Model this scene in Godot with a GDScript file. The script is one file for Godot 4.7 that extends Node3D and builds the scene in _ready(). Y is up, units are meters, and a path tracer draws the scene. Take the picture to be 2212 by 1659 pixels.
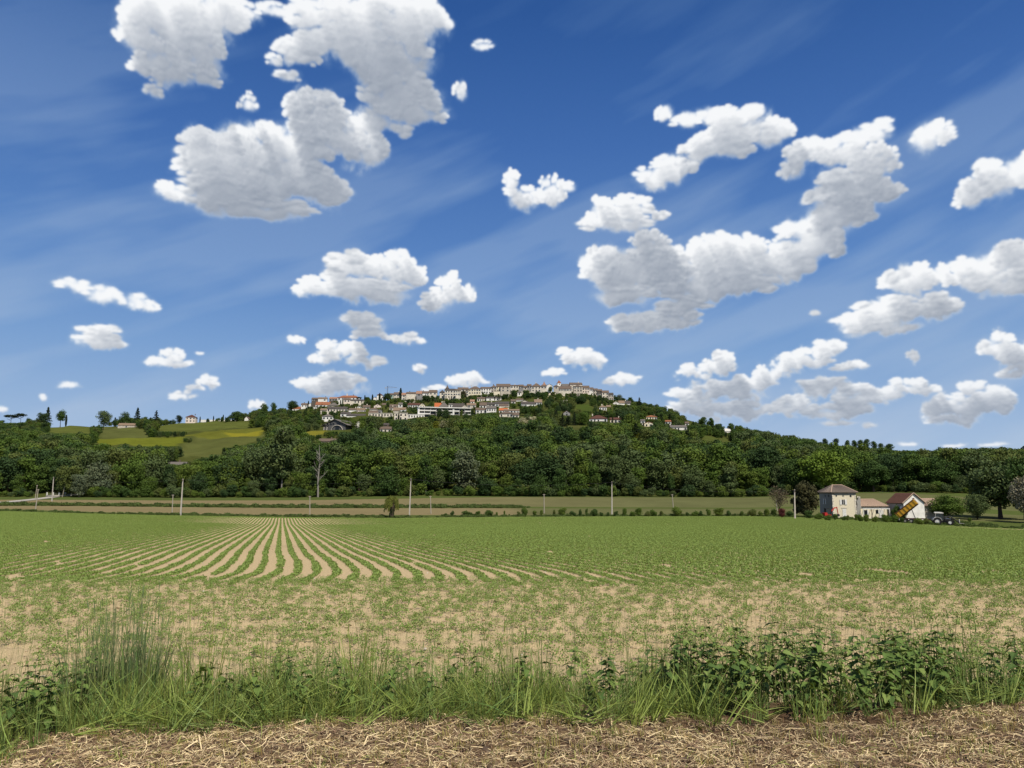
extends Node3D
# A hilltop village seen over a field of young crop. Metres, y up; the camera looks along -z from the verge of a lane.

const EYE := 1.65
const GROUP_WOOD := "trees of the wooded hillside"
var M := {}
var taken := {}
var hillnoise := FastNoiseLite.new()
var fine := FastNoiseLite.new()
var shapes := {}
var clear_views := []

const NEAR_T := [0.0, 5.5, 6.6, 8.5, 11.0, 22.0]
const NEAR_Y := [0.0, 0.0, -0.05, -0.62, -0.72, -0.8]
const ROW_T := [[22.0, 22.0, 22.0, 22.0, 22.0, 22.0, 22.0, 22.0, 22.0, 22.0, 22.0, 22.0, 22.0, 22.0, 22.0, 22.0, 22.0, 22.0, 22.0, 22.0, 22.0, 22.0, 22.0, 22.0, 22.0, 22.0, 22.0, 22.0, 22.0, 22.0, 22.0, 22.0, 22.0, 22.0, 22.0, 22.0, 22.0, 22.0, 22.0, 22.0, 22.0],
	[130.0, 130.0, 130.0, 130.0, 130.0, 130.0, 130.0, 130.0, 130.0, 130.0, 130.0, 130.0, 130.0, 130.0, 130.0, 130.0, 130.0, 130.0, 130.0, 130.0, 129.9, 129.2, 128.4, 127.6, 126.9, 126.1, 125.3, 123.7, 121.5, 119.3, 117.1, 114.9, 112.6, 110.4, 110.0, 110.0, 110.0, 110.0, 110.0, 110.0, 110.0],
	[190.0, 190.0, 190.0, 190.0, 190.0, 190.0, 190.0, 189.6, 187.6, 185.7, 184.1, 182.6, 181.3, 180.0, 178.8, 178.0, 178.0, 178.0, 178.0, 178.0, 178.1, 178.7, 179.3, 179.9, 181.0, 182.2, 183.5, 183.1, 181.2, 178.2, 174.6, 170.1, 166.8, 163.6, 163.0, 163.0, 163.0, 163.0, 163.0, 163.0, 163.0],
	[199.0, 199.0, 199.0, 199.0, 199.0, 199.0, 199.0, 198.7, 197.2, 195.7, 194.1, 192.6, 191.3, 190.0, 188.8, 187.9, 187.5, 187.1, 187.0, 187.0, 187.1, 187.8, 188.6, 189.4, 190.1, 190.9, 191.7, 197.2, 202.2, 195.0, 189.3, 187.0, 184.7, 182.4, 182.0, 182.0, 182.0, 182.0, 182.0, 182.0, 182.0],
	[222.0, 222.0, 222.0, 222.0, 222.0, 222.0, 222.0, 222.0, 222.0, 222.0, 222.0, 222.0, 222.0, 222.0, 222.0, 222.0, 222.0, 222.0, 222.0, 222.0, 222.0, 222.5, 223.0, 223.4, 223.9, 224.3, 224.8, 227.9, 233.0, 231.9, 226.8, 222.7, 219.2, 215.7, 215.0, 215.0, 215.0, 215.0, 215.0, 215.0, 215.0],
	[230.0, 230.0, 230.0, 230.0, 230.0, 230.0, 230.0, 230.0, 230.0, 230.0, 230.0, 230.0, 230.0, 230.0, 230.0, 230.0, 230.0, 230.0, 230.0, 230.0, 230.0, 230.5, 231.0, 231.4, 231.9, 232.3, 232.8, 236.5, 242.6, 242.8, 239.3, 235.7, 232.2, 228.7, 228.0, 228.0, 228.0, 228.0, 228.0, 228.0, 228.0],
	[285.0, 285.0, 285.0, 285.0, 285.0, 285.0, 285.0, 285.3, 286.8, 288.2, 288.9, 289.7, 290.4, 291.0, 291.6, 292.8, 295.1, 297.4, 300.2, 303.3, 306.1, 306.7, 307.3, 307.9, 308.5, 309.1, 309.7, 315.8, 325.9, 328.5, 325.9, 317.1, 304.7, 292.3, 290.0, 290.0, 290.0, 290.0, 290.0, 290.0, 290.0],
	[320.0, 320.0, 320.0, 320.0, 320.0, 320.0, 320.0, 320.0, 320.0, 320.0, 320.0, 320.0, 320.0, 320.0, 320.0, 320.0, 320.0, 320.0, 320.0, 320.0, 320.0, 320.0, 320.0, 320.0, 320.0, 320.0, 321.7, 329.3, 343.9, 350.0, 346.6, 335.2, 332.7, 330.4, 330.0, 330.0, 330.0, 330.0, 330.0, 330.0, 330.0],
	[900.0, 900.0, 900.0, 900.0, 900.0, 900.0, 900.0, 900.0, 900.0, 900.0, 900.0, 900.0, 900.0, 900.0, 900.0, 879.8, 859.8, 852.1, 850.0, 850.0, 850.0, 850.0, 850.0, 837.5, 814.5, 791.9, 775.0, 752.0, 729.1, 710.8, 688.7, 650.5, 627.3, 604.3, 600.0, 600.0, 600.0, 600.0, 600.0, 600.0, 600.0],
	[970.0, 970.0, 970.0, 970.0, 970.0, 970.0, 970.0, 970.0, 970.0, 970.0, 970.0, 970.0, 970.0, 970.0, 970.0, 949.8, 929.8, 922.1, 920.0, 920.0, 920.0, 920.0, 920.0, 907.5, 884.5, 861.9, 845.0, 822.0, 799.1, 780.8, 758.7, 720.5, 697.3, 674.3, 670.0, 670.0, 670.0, 670.0, 670.0, 670.0, 670.0],
	[1400.0, 1400.0, 1400.0, 1400.0, 1400.0, 1400.0, 1400.0, 1400.0, 1400.0, 1400.0, 1400.0, 1400.0, 1400.0, 1400.0, 1400.0, 1379.8, 1359.8, 1352.1, 1350.0, 1350.0, 1350.0, 1350.0, 1350.0, 1337.5, 1314.5, 1291.9, 1275.0, 1252.0, 1229.1, 1210.8, 1188.7, 1150.5, 1127.3, 1104.3, 1100.0, 1100.0, 1100.0, 1100.0, 1100.0, 1100.0, 1100.0],
	[2600.0, 2600.0, 2600.0, 2600.0, 2600.0, 2600.0, 2600.0, 2600.0, 2600.0, 2600.0, 2600.0, 2600.0, 2600.0, 2600.0, 2600.0, 2600.0, 2600.0, 2600.0, 2600.0, 2600.0, 2600.0, 2600.0, 2600.0, 2600.0, 2600.0, 2600.0, 2600.0, 2600.0, 2600.0, 2600.0, 2600.0, 2600.0, 2600.0, 2600.0, 2600.0, 2600.0, 2600.0, 2600.0, 2600.0, 2600.0, 2600.0]]
const ROW_Y := [[-0.80, -0.80, -0.80, -0.80, -0.80, -0.80, -0.80, -0.80, -0.80, -0.80, -0.80, -0.80, -0.80, -0.80, -0.80, -0.80, -0.80, -0.80, -0.80, -0.80, -0.80, -0.80, -0.80, -0.80, -0.80, -0.80, -0.80, -0.80, -0.80, -0.80, -0.80, -0.80, -0.80, -0.80, -0.80, -0.80, -0.80, -0.80, -0.80, -0.80, -0.80],
	[-2.53, -2.53, -2.53, -2.53, -2.53, -2.53, -2.53, -2.56, -2.71, -2.87, -3.03, -3.18, -3.34, -3.50, -3.65, -3.65, -3.64, -3.63, -3.63, -3.62, -3.61, -3.61, -3.60, -3.59, -3.59, -3.58, -3.57, -3.70, -3.92, -4.13, -4.32, -4.51, -4.68, -4.85, -4.87, -4.87, -4.87, -4.87, -4.87, -4.87, -4.87],
	[-2.81, -2.81, -2.81, -2.81, -2.81, -2.81, -2.81, -2.85, -3.08, -3.29, -3.45, -3.61, -3.73, -3.82, -3.90, -3.98, -4.06, -4.12, -4.02, -3.93, -3.84, -3.83, -3.81, -3.79, -3.81, -3.83, -3.84, -4.00, -4.31, -4.70, -5.09, -5.50, -5.71, -5.90, -5.94, -5.94, -5.94, -5.94, -5.94, -5.94, -5.94],
	[-2.38, -2.38, -2.38, -2.38, -2.38, -2.38, -2.38, -2.44, -2.77, -3.06, -3.26, -3.46, -3.57, -3.63, -3.69, -3.72, -3.68, -3.65, -3.66, -3.68, -3.70, -3.70, -3.69, -3.68, -3.68, -3.67, -3.66, -3.91, -4.30, -4.48, -4.64, -4.84, -5.03, -5.22, -5.25, -5.25, -5.25, -5.25, -5.25, -5.25, -5.25],
	[-2.06, -2.06, -2.06, -2.06, -2.06, -2.06, -2.06, -2.06, -2.06, -2.09, -2.23, -2.36, -2.47, -2.56, -2.65, -2.70, -2.70, -2.70, -2.70, -2.70, -2.71, -2.75, -2.79, -2.83, -2.88, -2.92, -2.96, -2.96, -2.91, -3.01, -3.20, -3.58, -4.04, -4.49, -4.57, -4.57, -4.57, -4.57, -4.57, -4.57, -4.57],
	[-1.68, -1.68, -1.68, -1.68, -1.68, -1.68, -1.68, -1.69, -1.76, -1.85, -1.96, -2.08, -2.16, -2.23, -2.30, -2.33, -2.30, -2.28, -2.31, -2.37, -2.42, -2.49, -2.55, -2.62, -2.68, -2.75, -2.82, -2.65, -2.28, -2.14, -2.17, -2.55, -3.12, -3.68, -3.78, -3.78, -3.78, -3.78, -3.78, -3.78, -3.78],
	[-0.91, -0.91, -0.91, -0.91, -0.91, -0.91, -0.91, -0.91, -0.92, -0.96, -1.07, -1.19, -1.22, -1.20, -1.17, -1.08, -0.85, -0.61, -0.40, -0.19, -0.01, -0.06, -0.11, -0.16, -0.21, -0.26, -0.31, 0.16, 1.08, 1.46, 1.47, 0.70, -0.41, -1.43, -1.61, -1.61, -1.61, -1.61, -1.61, -1.61, -1.61],
	[-0.08, -0.08, -0.08, -0.08, -0.08, -0.08, -0.08, -0.09, -0.15, -0.20, -0.25, -0.29, -0.29, -0.27, -0.19, -0.08, 0.13, 0.37, 0.43, 0.34, 0.12, 0.12, 0.12, 0.10, -0.03, -0.13, -0.06, 0.55, 1.57, 2.07, 2.03, 1.68, 1.19, 0.70, 0.61, 0.61, 0.61, 0.61, 0.61, 0.61, 0.61],
	[74.82, 74.82, 74.82, 74.82, 74.82, 74.82, 74.82, 75.10, 76.62, 78.14, 79.67, 81.27, 83.09, 86.29, 92.70, 100.15, 102.22, 102.85, 104.28, 106.56, 109.48, 111.22, 109.72, 97.99, 83.32, 69.37, 59.06, 50.71, 44.13, 38.77, 34.12, 29.71, 27.37, 25.15, 24.75, 24.75, 24.75, 24.75, 24.75, 24.75, 24.75],
	[75.82, 75.82, 75.82, 75.82, 75.82, 75.82, 75.82, 76.10, 77.62, 79.14, 80.67, 82.27, 84.09, 87.29, 93.70, 101.15, 103.22, 103.85, 105.28, 107.56, 110.48, 112.22, 110.72, 98.99, 84.32, 70.37, 60.06, 51.71, 45.13, 39.77, 35.12, 30.71, 28.37, 26.15, 25.75, 25.75, 25.75, 25.75, 25.75, 25.75, 25.75],
	[26.19, 26.19, 26.19, 26.19, 26.19, 26.19, 26.19, 26.29, 26.82, 27.35, 27.88, 28.44, 29.08, 30.20, 32.45, 35.05, 35.78, 36.00, 36.50, 37.30, 38.32, 38.93, 38.40, 34.30, 29.16, 24.28, 20.67, 17.75, 15.44, 13.57, 11.94, 10.40, 9.58, 8.80, 8.66, 8.66, 8.66, 8.66, 8.66, 8.66, 8.66],
	[10.00, 10.00, 10.00, 10.00, 10.00, 10.00, 10.00, 10.00, 10.00, 10.00, 10.00, 10.00, 10.00, 10.00, 10.00, 10.00, 10.00, 10.00, 10.00, 10.00, 10.00, 10.00, 10.00, 10.00, 10.00, 10.00, 10.00, 10.00, 10.00, 10.00, 10.00, 10.00, 10.00, 10.00, 10.00, 10.00, 10.00, 10.00, 10.00, 10.00, 10.00]]
const HOUSES := [
	[-260.147, -904.983, 0.039, 8.966, 8.07, 101.716, 103.377, "h", "s", "g", 3, 1, "low house with grey hipped roof under the dark round tree at the village's left end"],
	[-251.67, -901.647, 0.092, 14.888, 11, 99.541, 102.562, "g", "w", "o", 3, 1, "low house with long faded red roof at the village's left edge"],
	[-244.31, -898.711, 0.058, 7.42, 6.678, 104.026, 106.216, "g", "w", "b", 2, 1, "small white house with brown roof left of a lone cypress, village's left end"],
	[-234.612, -894.778, 0.097, 6.797, 8.835, 104.176, 106.271, "f", "w", "g", 1, 1, "pale gabled house with one big white window, right of the lone cypress"],
	[-213.965, -863, 0.097, 15.675, 11, 99.958, 103.78, "g", "w", "o", 4, 1, "wide white house with bright orange roof on the village's left side"],
	[-220.035, -853, -0.001, 3.38, 9, 96.538, 96.538, "flat", "w", "g", 2, 1, "tiny white flat-roofed box below the wide orange-roofed house"],
	[-230.724, -893.193, -0.01, 7.669, 6.902, 110.272, 112.194, "g", "d", "b", 2, 1, "leftmost of the three balcony houses on the crest, brown roof"],
	[-220.795, -889.122, 0.135, 9.984, 8.985, 110.075, 112.12, "g", "w", "n", 2, 1, "middle one of the three balcony houses on the crest, tan roof"],
	[-206.774, -883.316, 0.027, 9.335, 8.401, 109.367, 111.664, "g", "d", "p", 3, 1, "rightmost of the three balcony houses on the crest, pinkish roof"],
	[-187.772, -875.474, 0.017, 24.865, 11, 109.584, 112.625, "h", "w", "o", 6, 1, "long white hall with orange hipped roof and little bell turret on the crest"],
	[-183.501, -849, 0.154, 7.57, 6.813, 104.045, 105.883, "g", "p", "b", 2, 2, "pale pink two storey house just below the long orange-roofed hall"],
	[-170.078, -837, 0.056, 14.097, 11, 101.756, 103.543, "g", "c", "d", 4, 1, "cream house with flat dark roof edge below the long orange-roofed hall"],
	[-197.07, -844, 0.131, 10.592, 9.533, 96.947, 100.607, "h", "s", "g", 2, 1, "house with large grey hipped roof above the long dark roofed terrace"],
	[-175.006, -766, 0.064, 19.985, 11, 84.814, 87.472, "g", "c", "d", 7, 1, "long cream terrace house with dark roof, mid height on the left"],
	[-192.575, -789, 0.098, 10.162, 9.146, 85.995, 88.073, "g", "s", "n", 2, 1, "low house with light tan roof among trees, left of the cream terrace"],
	[-152.161, -697, 0.003, 8.056, 7.251, 72.906, 74.678, "g", "w", "d", 2, 1, "white house with dark roof above the grey sports hall's ridge"],
	[-163.297, -678, 0.097, 9.404, 8.464, 68.48, 70.715, "h", "w", "g", 3, 2, "white house with grey hipped roof standing left above the sports hall"],
	[-149.986, -865.692, 0.118, 6.29, 6, 111.281, 113.41, "h", "w", "m", 1, 2, "tall white tower house between two cypresses on the crest"],
	[-155.175, -866.58, 0.058, 4.293, 8, 108.197, 109.649, "f", "w", "d", 1, 1, "small white wing left of the tall white tower house"],
	[-145.377, -864.901, 0.094, 3.713, 6, 108.28, 110.105, "g", "w", "d", 1, 1, "small white wing right of the tall white tower house"],
	[-136.272, -863.335, 0.078, 4.277, 6, 111.562, 113.397, "g", "t", "b", 1, 1, "narrow house with pale teal wall on the crest"],
	[-130.65, -862.365, -0.033, 6.55, 6, 111.872, 114.435, "g", "c", "b", 2, 2, "cream house with two upper windows beside the tallest crest cypress"],
	[-155.795, -780, 0.106, 3.864, 9, 88.678, 88.678, "flat", "w", "g", 2, 1, "small white flat box house left of centre below the trees"],
	[-145.404, -763, 0.074, 7.055, 6.35, 86.272, 88.416, "g", "s", "b", 2, 1, "brown roofed low house right of the small white box house"],
	[-133.737, -760, 0.017, 7.028, 9.136, 87.209, 88.987, "f", "p", "b", 1, 1, "pinkish gabled stone house below the crest cypresses"],
	[-131.806, -785, -0.034, 3.889, 6, 91.072, 92.995, "g", "s", "b", 1, 1, "small brown roofed cottage right of the pinkish gabled house"],
	[-117.351, -760, 0.112, 8.534, 7.68, 86.955, 88.917, "g", "c", "b", 3, 1, "low cream house with brown and reddish roof, left of a tall white one"],
	[-110.16, -754, 0.039, 3.984, 6, 88.045, 89.908, "g", "w", "g", 1, 2, "narrow tall white house left of a dark round tree"],
	[-149.539, -719, 0.102, 7.598, 6.839, 78.752, 80.565, "g", "w", "b", 2, 2, "white house adjoining the salmon arcaded house"],
	[-140.328, -711, 0.127, 7.514, 6.762, 77.894, 79.687, "g", "p", "n", 4, 1, "salmon house with dark arched windows and light tan roof"],
	[-138.427, -679, 0.1, 16.145, 11, 69.257, 71.4, "g", "w", "d", 5, 1, "long white house with dark roof right of the sports hall"],
	[-133.491, -738, 0.13, 8.287, 7.458, 81.282, 83.17, "h", "w", "b", 2, 1, "small white house with brown hipped roof in the middle of the left slope"],
	[-126.565, -697, 0.036, 8.056, 7.251, 73.603, 76.08, "g", "s", "b", 2, 1, "brown roofed house above the long white concrete beam"],
	[-123.244, -713, 0.106, 4.238, 8, 77.394, 78.822, "f", "g", "d", 1, 1, "grey gabled house above the long white concrete beam"],
	[-115.402, -672, 0.042, 20.861, 9, 70.574, 70.574, "flat", "c", "c", 8, 1, "long low concrete school wing with a white roof beam"],
	[-91.417, -630, 0.122, 10.819, 9, 66.477, 66.477, "flat", "c", "c", 3, 2, "cream concrete school block with large square windows behind a cypress"],
	[-115.103, -737, 0.115, 6.085, 6, 82.65, 83.968, "g", "s", "b", 2, 1, "small brown roofed house in the cluster above the school"],
	[-107.424, -710, -0.027, 5.627, 6, 77.313, 80.012, "g", "s", "n", 2, 1, "house with wide tan roof above the school block"],
	[-102.92, -713, -0.022, 7.064, 6.358, 78.346, 80.601, "g", "w", "n", 2, 1, "house with sloping light brown roof right above the school block"],
	[-90.804, -551, -0.002, 8.189, 7.37, 46.995, 48.769, "g", "c", "b", 3, 1, "cream house with wide brown roof among trees below the school"],
	[-95.487, -583, 0.133, 5.006, 6, 52.722, 54.152, "g", "d", "d", 2, 1, "dark house just above the cream one among trees below the school"],
	[-120.397, -850, 0.031, 5.053, 6, 109.579, 112.25, "g", "c", "p", 1, 2, "cream house with pink roof right of the tallest crest cypress"],
	[-112.216, -849, 0.062, 10.935, 9.841, 110.876, 113.23, "g", "c", "b", 0, 0, "broad windowless cream house with brown roof on the crest"],
	[-101.639, -833, 0.001, 6.052, 6, 108.818, 112.011, "g", "g", "p", 1, 1, "tall grey slate fronted house with pink roof on the crest"],
	[-98.171, -860, 0.036, 8.52, 7.668, 112.869, 115.396, "g", "w", "b", 4, 1, "white house with a row of shuttered windows on the crest"],
	[-89.286, -860, 0.011, 9.089, 8.18, 113.735, 116.881, "g", "c", "b", 2, 1, "pale house with dark brown roof left of the turreted manor"],
	[-97.678, -759, 0.012, 11.781, 10.603, 87.857, 90.248, "g", "w", "m", 5, 1, "white house with maroon roof above the apartment block's left end"],
	[-88.281, -752, 0.051, 5.215, 8, 87.062, 88.822, "f", "y", "b", 2, 1, "cream gabled house joined to the maroon roofed white house"],
	[-72.073, -742, 0.044, 6.126, 6, 84.191, 88.26, "g", "w", "O", 0, 0, "house with vivid orange roof just above the apartment block"],
	[-80.404, -641, 0.11, 13.76, 9, 66.327, 66.327, "flat", "w", "w", 6, 1, "low white flat building between the school and the apartment block"],
	[-76.913, -841, 0.06, 5.555, 6, 110.835, 114.202, "h", "c", "d", 1, 2, "left wing of the turreted manor with dark roof"],
	[-67.125, -829, 0.102, 11.772, 10.595, 111.923, 114.31, "g", "c", "d", 4, 3, "main block of the turreted manor with three dark central windows"],
	[-57.804, -820, 0.085, 5.416, 6, 110.726, 112.508, "g", "c", "b", 3, 2, "right wing of the turreted manor above white arches"],
	[-54.971, -860, 0.108, 11.929, 10.736, 117.203, 119.961, "g", "s", "b", 3, 1, "house with long brown roof behind a dark round tree right of the manor"],
	[-50.507, -860, 0.048, 3.692, 6, 115.469, 117.026, "g", "c", "b", 1, 2, "narrow cream house squeezed left of the wide yellowish house"],
	[-42.066, -860, -0.046, 13.633, 11, 117.492, 121.144, "h", "y", "b", 5, 2, "wide yellowish two storey house with two rows of grey shutters"],
	[-29.494, -860, 0.075, 11.361, 10.225, 118.215, 120.508, "g", "w", "b", 4, 2, "pale house with two rows of four windows on the crest"],
	[-30.895, -781, 0.096, 9.285, 8.357, 96.89, 98.715, "g", "y", "b", 4, 1, "yellowish house with three dark windows below the crest gardens"],
	[-18.125, -768, 0.08, 15.218, 11, 95.948, 97.79, "g", "w", "d", 2, 1, "white house with a blue window behind five cypresses"],
	[-39.889, -767, 0.028, 4.306, 6, 92.357, 94.517, "g", "w", "p", 1, 1, "tiny house with pink roof in the middle of the village"],
	[-65.71, -737, 0.065, 9.006, 8.105, 83.634, 88.297, "h", "s", "g", 0, 0, "cluster house with wide grey roof right of the vivid orange roof"],
	[-58.984, -734, -0.028, 3.878, 6, 85.508, 86.837, "g", "w", "g", 1, 1, "small white house front between two grey roofs above the apartments"],
	[-50.694, -727, 0.081, 11.044, 9.94, 82.522, 86.255, "g", "s", "d", 0, 0, "house with broad dark roof above the middle of the apartment block"],
	[-38.682, -728, 0.029, 8.655, 7.79, 84.336, 86.491, "g", "s", "n", 2, 1, "house with light tan roof above the apartment block's right end"],
	[-44.528, -721, -0.02, 7.143, 9.286, 81.373, 83.782, "f", "s", "b", 0, 0, "gabled brown roofed house right above the apartment block"],
	[-27.07, -712, -0.067, 6.349, 6, 82.281, 85.251, "g", "w", "b", 2, 1, "white house with brown roof right of the apartment block's end"],
	[-20.98, -726, 0.072, 9.111, 8.2, 84.594, 87.016, "g", "s", "d", 3, 1, "long low house with grey roof below the white house with cypresses"],
	[-26.421, -661, 0.1, 9.387, 8.448, 72.532, 74.539, "g", "w", "b", 3, 1, "white house with brown roof and reddish shed by the conifer"],
	[-20.614, -860, -0.067, 6.248, 6, 119.517, 122.252, "h", "s", "b", 2, 2, "weathered left section of the bastion house on the crest"],
	[-14.868, -843, 0.059, 4.454, 6, 118.038, 121.3, "g", "y", "b", 2, 2, "bright cream middle section of the bastion house on the crest"],
	[-7.233, -836, -0.014, 10.491, 9.442, 117.071, 120.554, "g", "s", "b", 2, 2, "tall weathered stone right section of the bastion house on the crest"],
	[2.866, -860, -0.064, 9.089, 8.18, 121.253, 122.695, "g", "c", "b", 3, 1, "cream low house right behind the bastion house"],
	[10.172, -860, -0.041, 5.396, 6, 120.674, 122.833, "g", "g", "b", 2, 1, "small grey house with brown roof on the crest right of the bastion house"],
	[15.183, -860, 0.043, 4.544, 6, 119.517, 121.671, "g", "s", "b", 1, 1, "small stone house with dark roof left of the pale corner mansion"],
	[19.766, -860, 0.06, 4.544, 6, 121.253, 123.414, "g", "g", "b", 2, 1, "narrow grey house adjoining the pale corner mansion"],
	[26.639, -838, -0.092, 10.793, 9.714, 117.348, 121.424, "h", "c", "b", 3, 2, "pale corner mansion with broad brown roof left of the pointed orange roof"],
	[7.805, -823, 0.018, 4.621, 6, 108.637, 110.691, "h", "w", "g", 1, 1, "little white garden pavilion with a dark loggia on the terrace wall"],
	[7.384, -753, -0.085, 6.714, 6.043, 92.214, 93.844, "g", "w", "b", 0, 0, "white house with brown roof right of the village's centre"],
	[1.228, -739, 0.039, 4.393, 6, 89.293, 91.388, "g", "s", "b", 1, 1, "small stone house with sloping brown roof right of the cypress house"],
	[-9.553, -719, -0.026, 13.297, 11, 84.516, 87.089, "g", "w", "d", 3, 1, "long dark roofed house with a grey right gable below the cypress house"],
	[12.284, -732, 0.064, 7.011, 9.114, 87.728, 89.443, "f", "c", "b", 0, 0, "cream gable showing above a long dark roof"],
	[15.212, -710, 0.08, 12.427, 11, 83.241, 85.788, "g", "w", "d", 5, 1, "long white house with dark roof right of the village's centre"],
	[24.883, -727, -0.009, 7.203, 6.482, 86.897, 89.966, "g", "w", "n", 3, 1, "white house with light brown roof at the right end of the middle tier"],
	[-7.3, -698, 0.093, 8.529, 7.676, 80.229, 82.068, "g", "c", "b", 3, 1, "cream house with brown roof just above the small bright orange roof"],
	[-17.899, -658, -0.026, 8.258, 7.432, 73.528, 75.923, "g", "w", "g", 4, 2, "pale three storey house with arched windows and grey right gable"],
	[-7.293, -666, -0.073, 7.918, 7.126, 72.735, 74.791, "g", "w", "O", 3, 1, "white house with small bright orange roof on the lower right"],
	[-0.326, -656, 0.018, 13.215, 11, 71.339, 73.027, "g", "w", "n", 5, 1, "long low white house with light roof right of the small orange one"],
	[-4.594, -616, -0.082, 10.782, 9.704, 64.625, 66.984, "h", "c", "b", 4, 1, "cream house with grey-brown hipped roof lowest on the right"],
	[2.752, -615, -0.056, 5.484, 6, 63.499, 65.654, "g", "c", "b", 2, 1, "cream house with dark brown roof beside the blossoming trees"],
	[36.081, -860, -0.029, 5.68, 6, 120.674, 122.542, "g", "c", "b", 2, 1, "gate house with arch under the left pointed orange roof"],
	[42.266, -860, 0.005, 6.532, 8.492, 121.543, 123.281, "f", "w", "b", 0, 0, "white gable wall between the two pointed orange roofs"],
	[49.824, -860, -0.079, 5.68, 6, 120.385, 122.542, "h", "s", "b", 1, 1, "rounded stone corner house left of the row of eight windows"],
	[58.021, -834, -0.103, 13.771, 11, 114.27, 117.837, "g", "c", "b", 8, 1, "long stone house with a row of eight windows on the ramparts"],
	[60.186, -860, 0.045, 7.952, 7.157, 120.964, 123.787, "g", "g", "g", 0, 0, "grey slate-clad house behind the long ramparts house"],
	[66.436, -860, -0.057, 5.68, 6, 121.253, 123.123, "g", "c", "b", 2, 1, "narrow stone house with two dark tall windows right of the ramparts house"],
	[72.647, -860, 0.057, 13.917, 11, 122.701, 125.516, "g", "c", "b", 0, 0, "highest house with broad brown roof at the right of the crest"],
	[72.662, -838, 0.045, 9.686, 8.718, 117.348, 119.367, "h", "s", "b", 3, 2, "square stone corner tower house under the highest roof"],
	[81.794, -843, -0.051, 7.517, 6.765, 116.62, 119.359, "g", "p", "b", 3, 2, "pinkish stone house right of the square corner tower house"],
	[89.526, -859.19, -0.038, 4.54, 6, 117.383, 119.527, "g", "w", "b", 3, 1, "white house with three tall windows in the descending row"],
	[94.112, -858.133, -0.029, 4.818, 6, 116.087, 118.224, "g", "s", "b", 2, 2, "brownish balcony house third in the descending row"],
	[98.823, -857.045, -0.009, 4.812, 6, 115.077, 117.209, "g", "d", "b", 2, 2, "brown timbered house in the middle of the descending row"],
	[102.592, -837, -0.02, 7.463, 6.717, 110.457, 113.151, "g", "c", "b", 2, 2, "cream house with dark loggia near the row's lower end"],
	[106.99, -823, -0.028, 4.892, 6, 106.427, 108.749, "g", "s", "d", 2, 2, "last stone house at the lower right end of the crest row"],
	[106.663, -784, -0.019, 5.955, 8, 92.794, 94.63, "f", "w", "n", 1, 1, "white gabled villa left of two others below the crest's right end"],
	[114.804, -799, 0.036, 6.069, 6, 94.538, 97.302, "g", "w", "n", 2, 1, "middle white villa of three below the crest's right end"],
	[123.595, -815, -0.044, 6.729, 6.056, 96.125, 98.94, "g", "w", "d", 2, 1, "right white villa with dark roof of three below the crest's right end"],
	[83.059, -698, -0.048, 6.685, 6.016, 78.83, 80.802, "h", "w", "n", 3, 1, "white cottage with hipped roof alone on the right slope"],
	[91.963, -726, 0.002, 4.076, 6, 82.411, 84.206, "g", "s", "n", 1, 1, "small shed adjoining the lone white cottage on the right slope"],
	[66.661, -592, -0.081, 13.686, 11, 58.23, 61.341, "h", "w", "m", 5, 1, "long white bungalow with red-brown roof and awning on the right slope"],
	[81.835, -605, -0.076, 8.591, 7.732, 58.869, 60.652, "g", "y", "m", 3, 1, "yellowish house with red-brown roof right of the awning bungalow"],
	[44.808, -627, 0.065, 5.591, 8, 66.377, 68.258, "f", "g", "m", 1, 1, "grey gabled cottage with red roof among dark trees"],
	[128.119, -703, -0.051, 9.751, 8.776, 70.476, 72.319, "h", "y", "o", 4, 1, "cream house with orange hipped roof high on the right slope"],
	[108.948, -611, -0.045, 6.861, 8.919, 56.392, 57.609, "f", "y", "o", 2, 2, "yellow and white gabled house with orange roof on the right slope"],
	[110.098, -645, -0.139, 3.621, 6, 61.58, 62.936, "g", "w", "g", 1, 1, "small white house with grey roof behind the yellow gabled one"],
	[143.671, -705, -0.076, 5.355, 6, 66.452, 67.905, "g", "w", "o", 2, 1, "small orange roofed house beside the bare branched tree"],
	[142.846, -658, -0.051, 14.125, 11, 57.328, 59.333, "g", "w", "g", 5, 1, "long white house with grey roof low on the right slope"],
	[171.169, -750, -0.155, 3.715, 6, 68.845, 70.614, "g", "w", "b", 1, 1, "tiny white house at the tree line on the right slope"],
	[216.514, -771, -0.063, 6.366, 6, 63.057, 65.604, "g", "w", "w", 0, 0, "white roofed house showing between round trees on the right ridge"],
	[-381.803, -910, 0.15, 11.12, 10.008, 90.44, 93.669, "h", "p", "m", 3, 2, "villa with red-brown hipped roof on the left ridge"],
	[-298.12, -860, 0.025, 4.26, 8, 84.13, 86.42, "f", "w", "b", 0, 0, "small white gabled chapel at the end of the long white wall"],
	[-425.445, -846, 0.174, 17.322, 11, 75.2, 77.939, "g", "s", "n", 3, 1, "tan stone farmhouse with tiled roof on the left ridge"],
	[-122.34, -510, 0.066, 11.79, 10.611, 35.359, 37.41, "g", "s", "b", 0, 0, "long shed with worn brown roof in the trees below the sports hall"],
	[-188.55, -434, 0.163, 9.316, 8.385, 16.795, 18.805, "g", "s", "g", 0, 0, "old grey roofed barn half hidden by trees under the left meadow"]]
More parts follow.
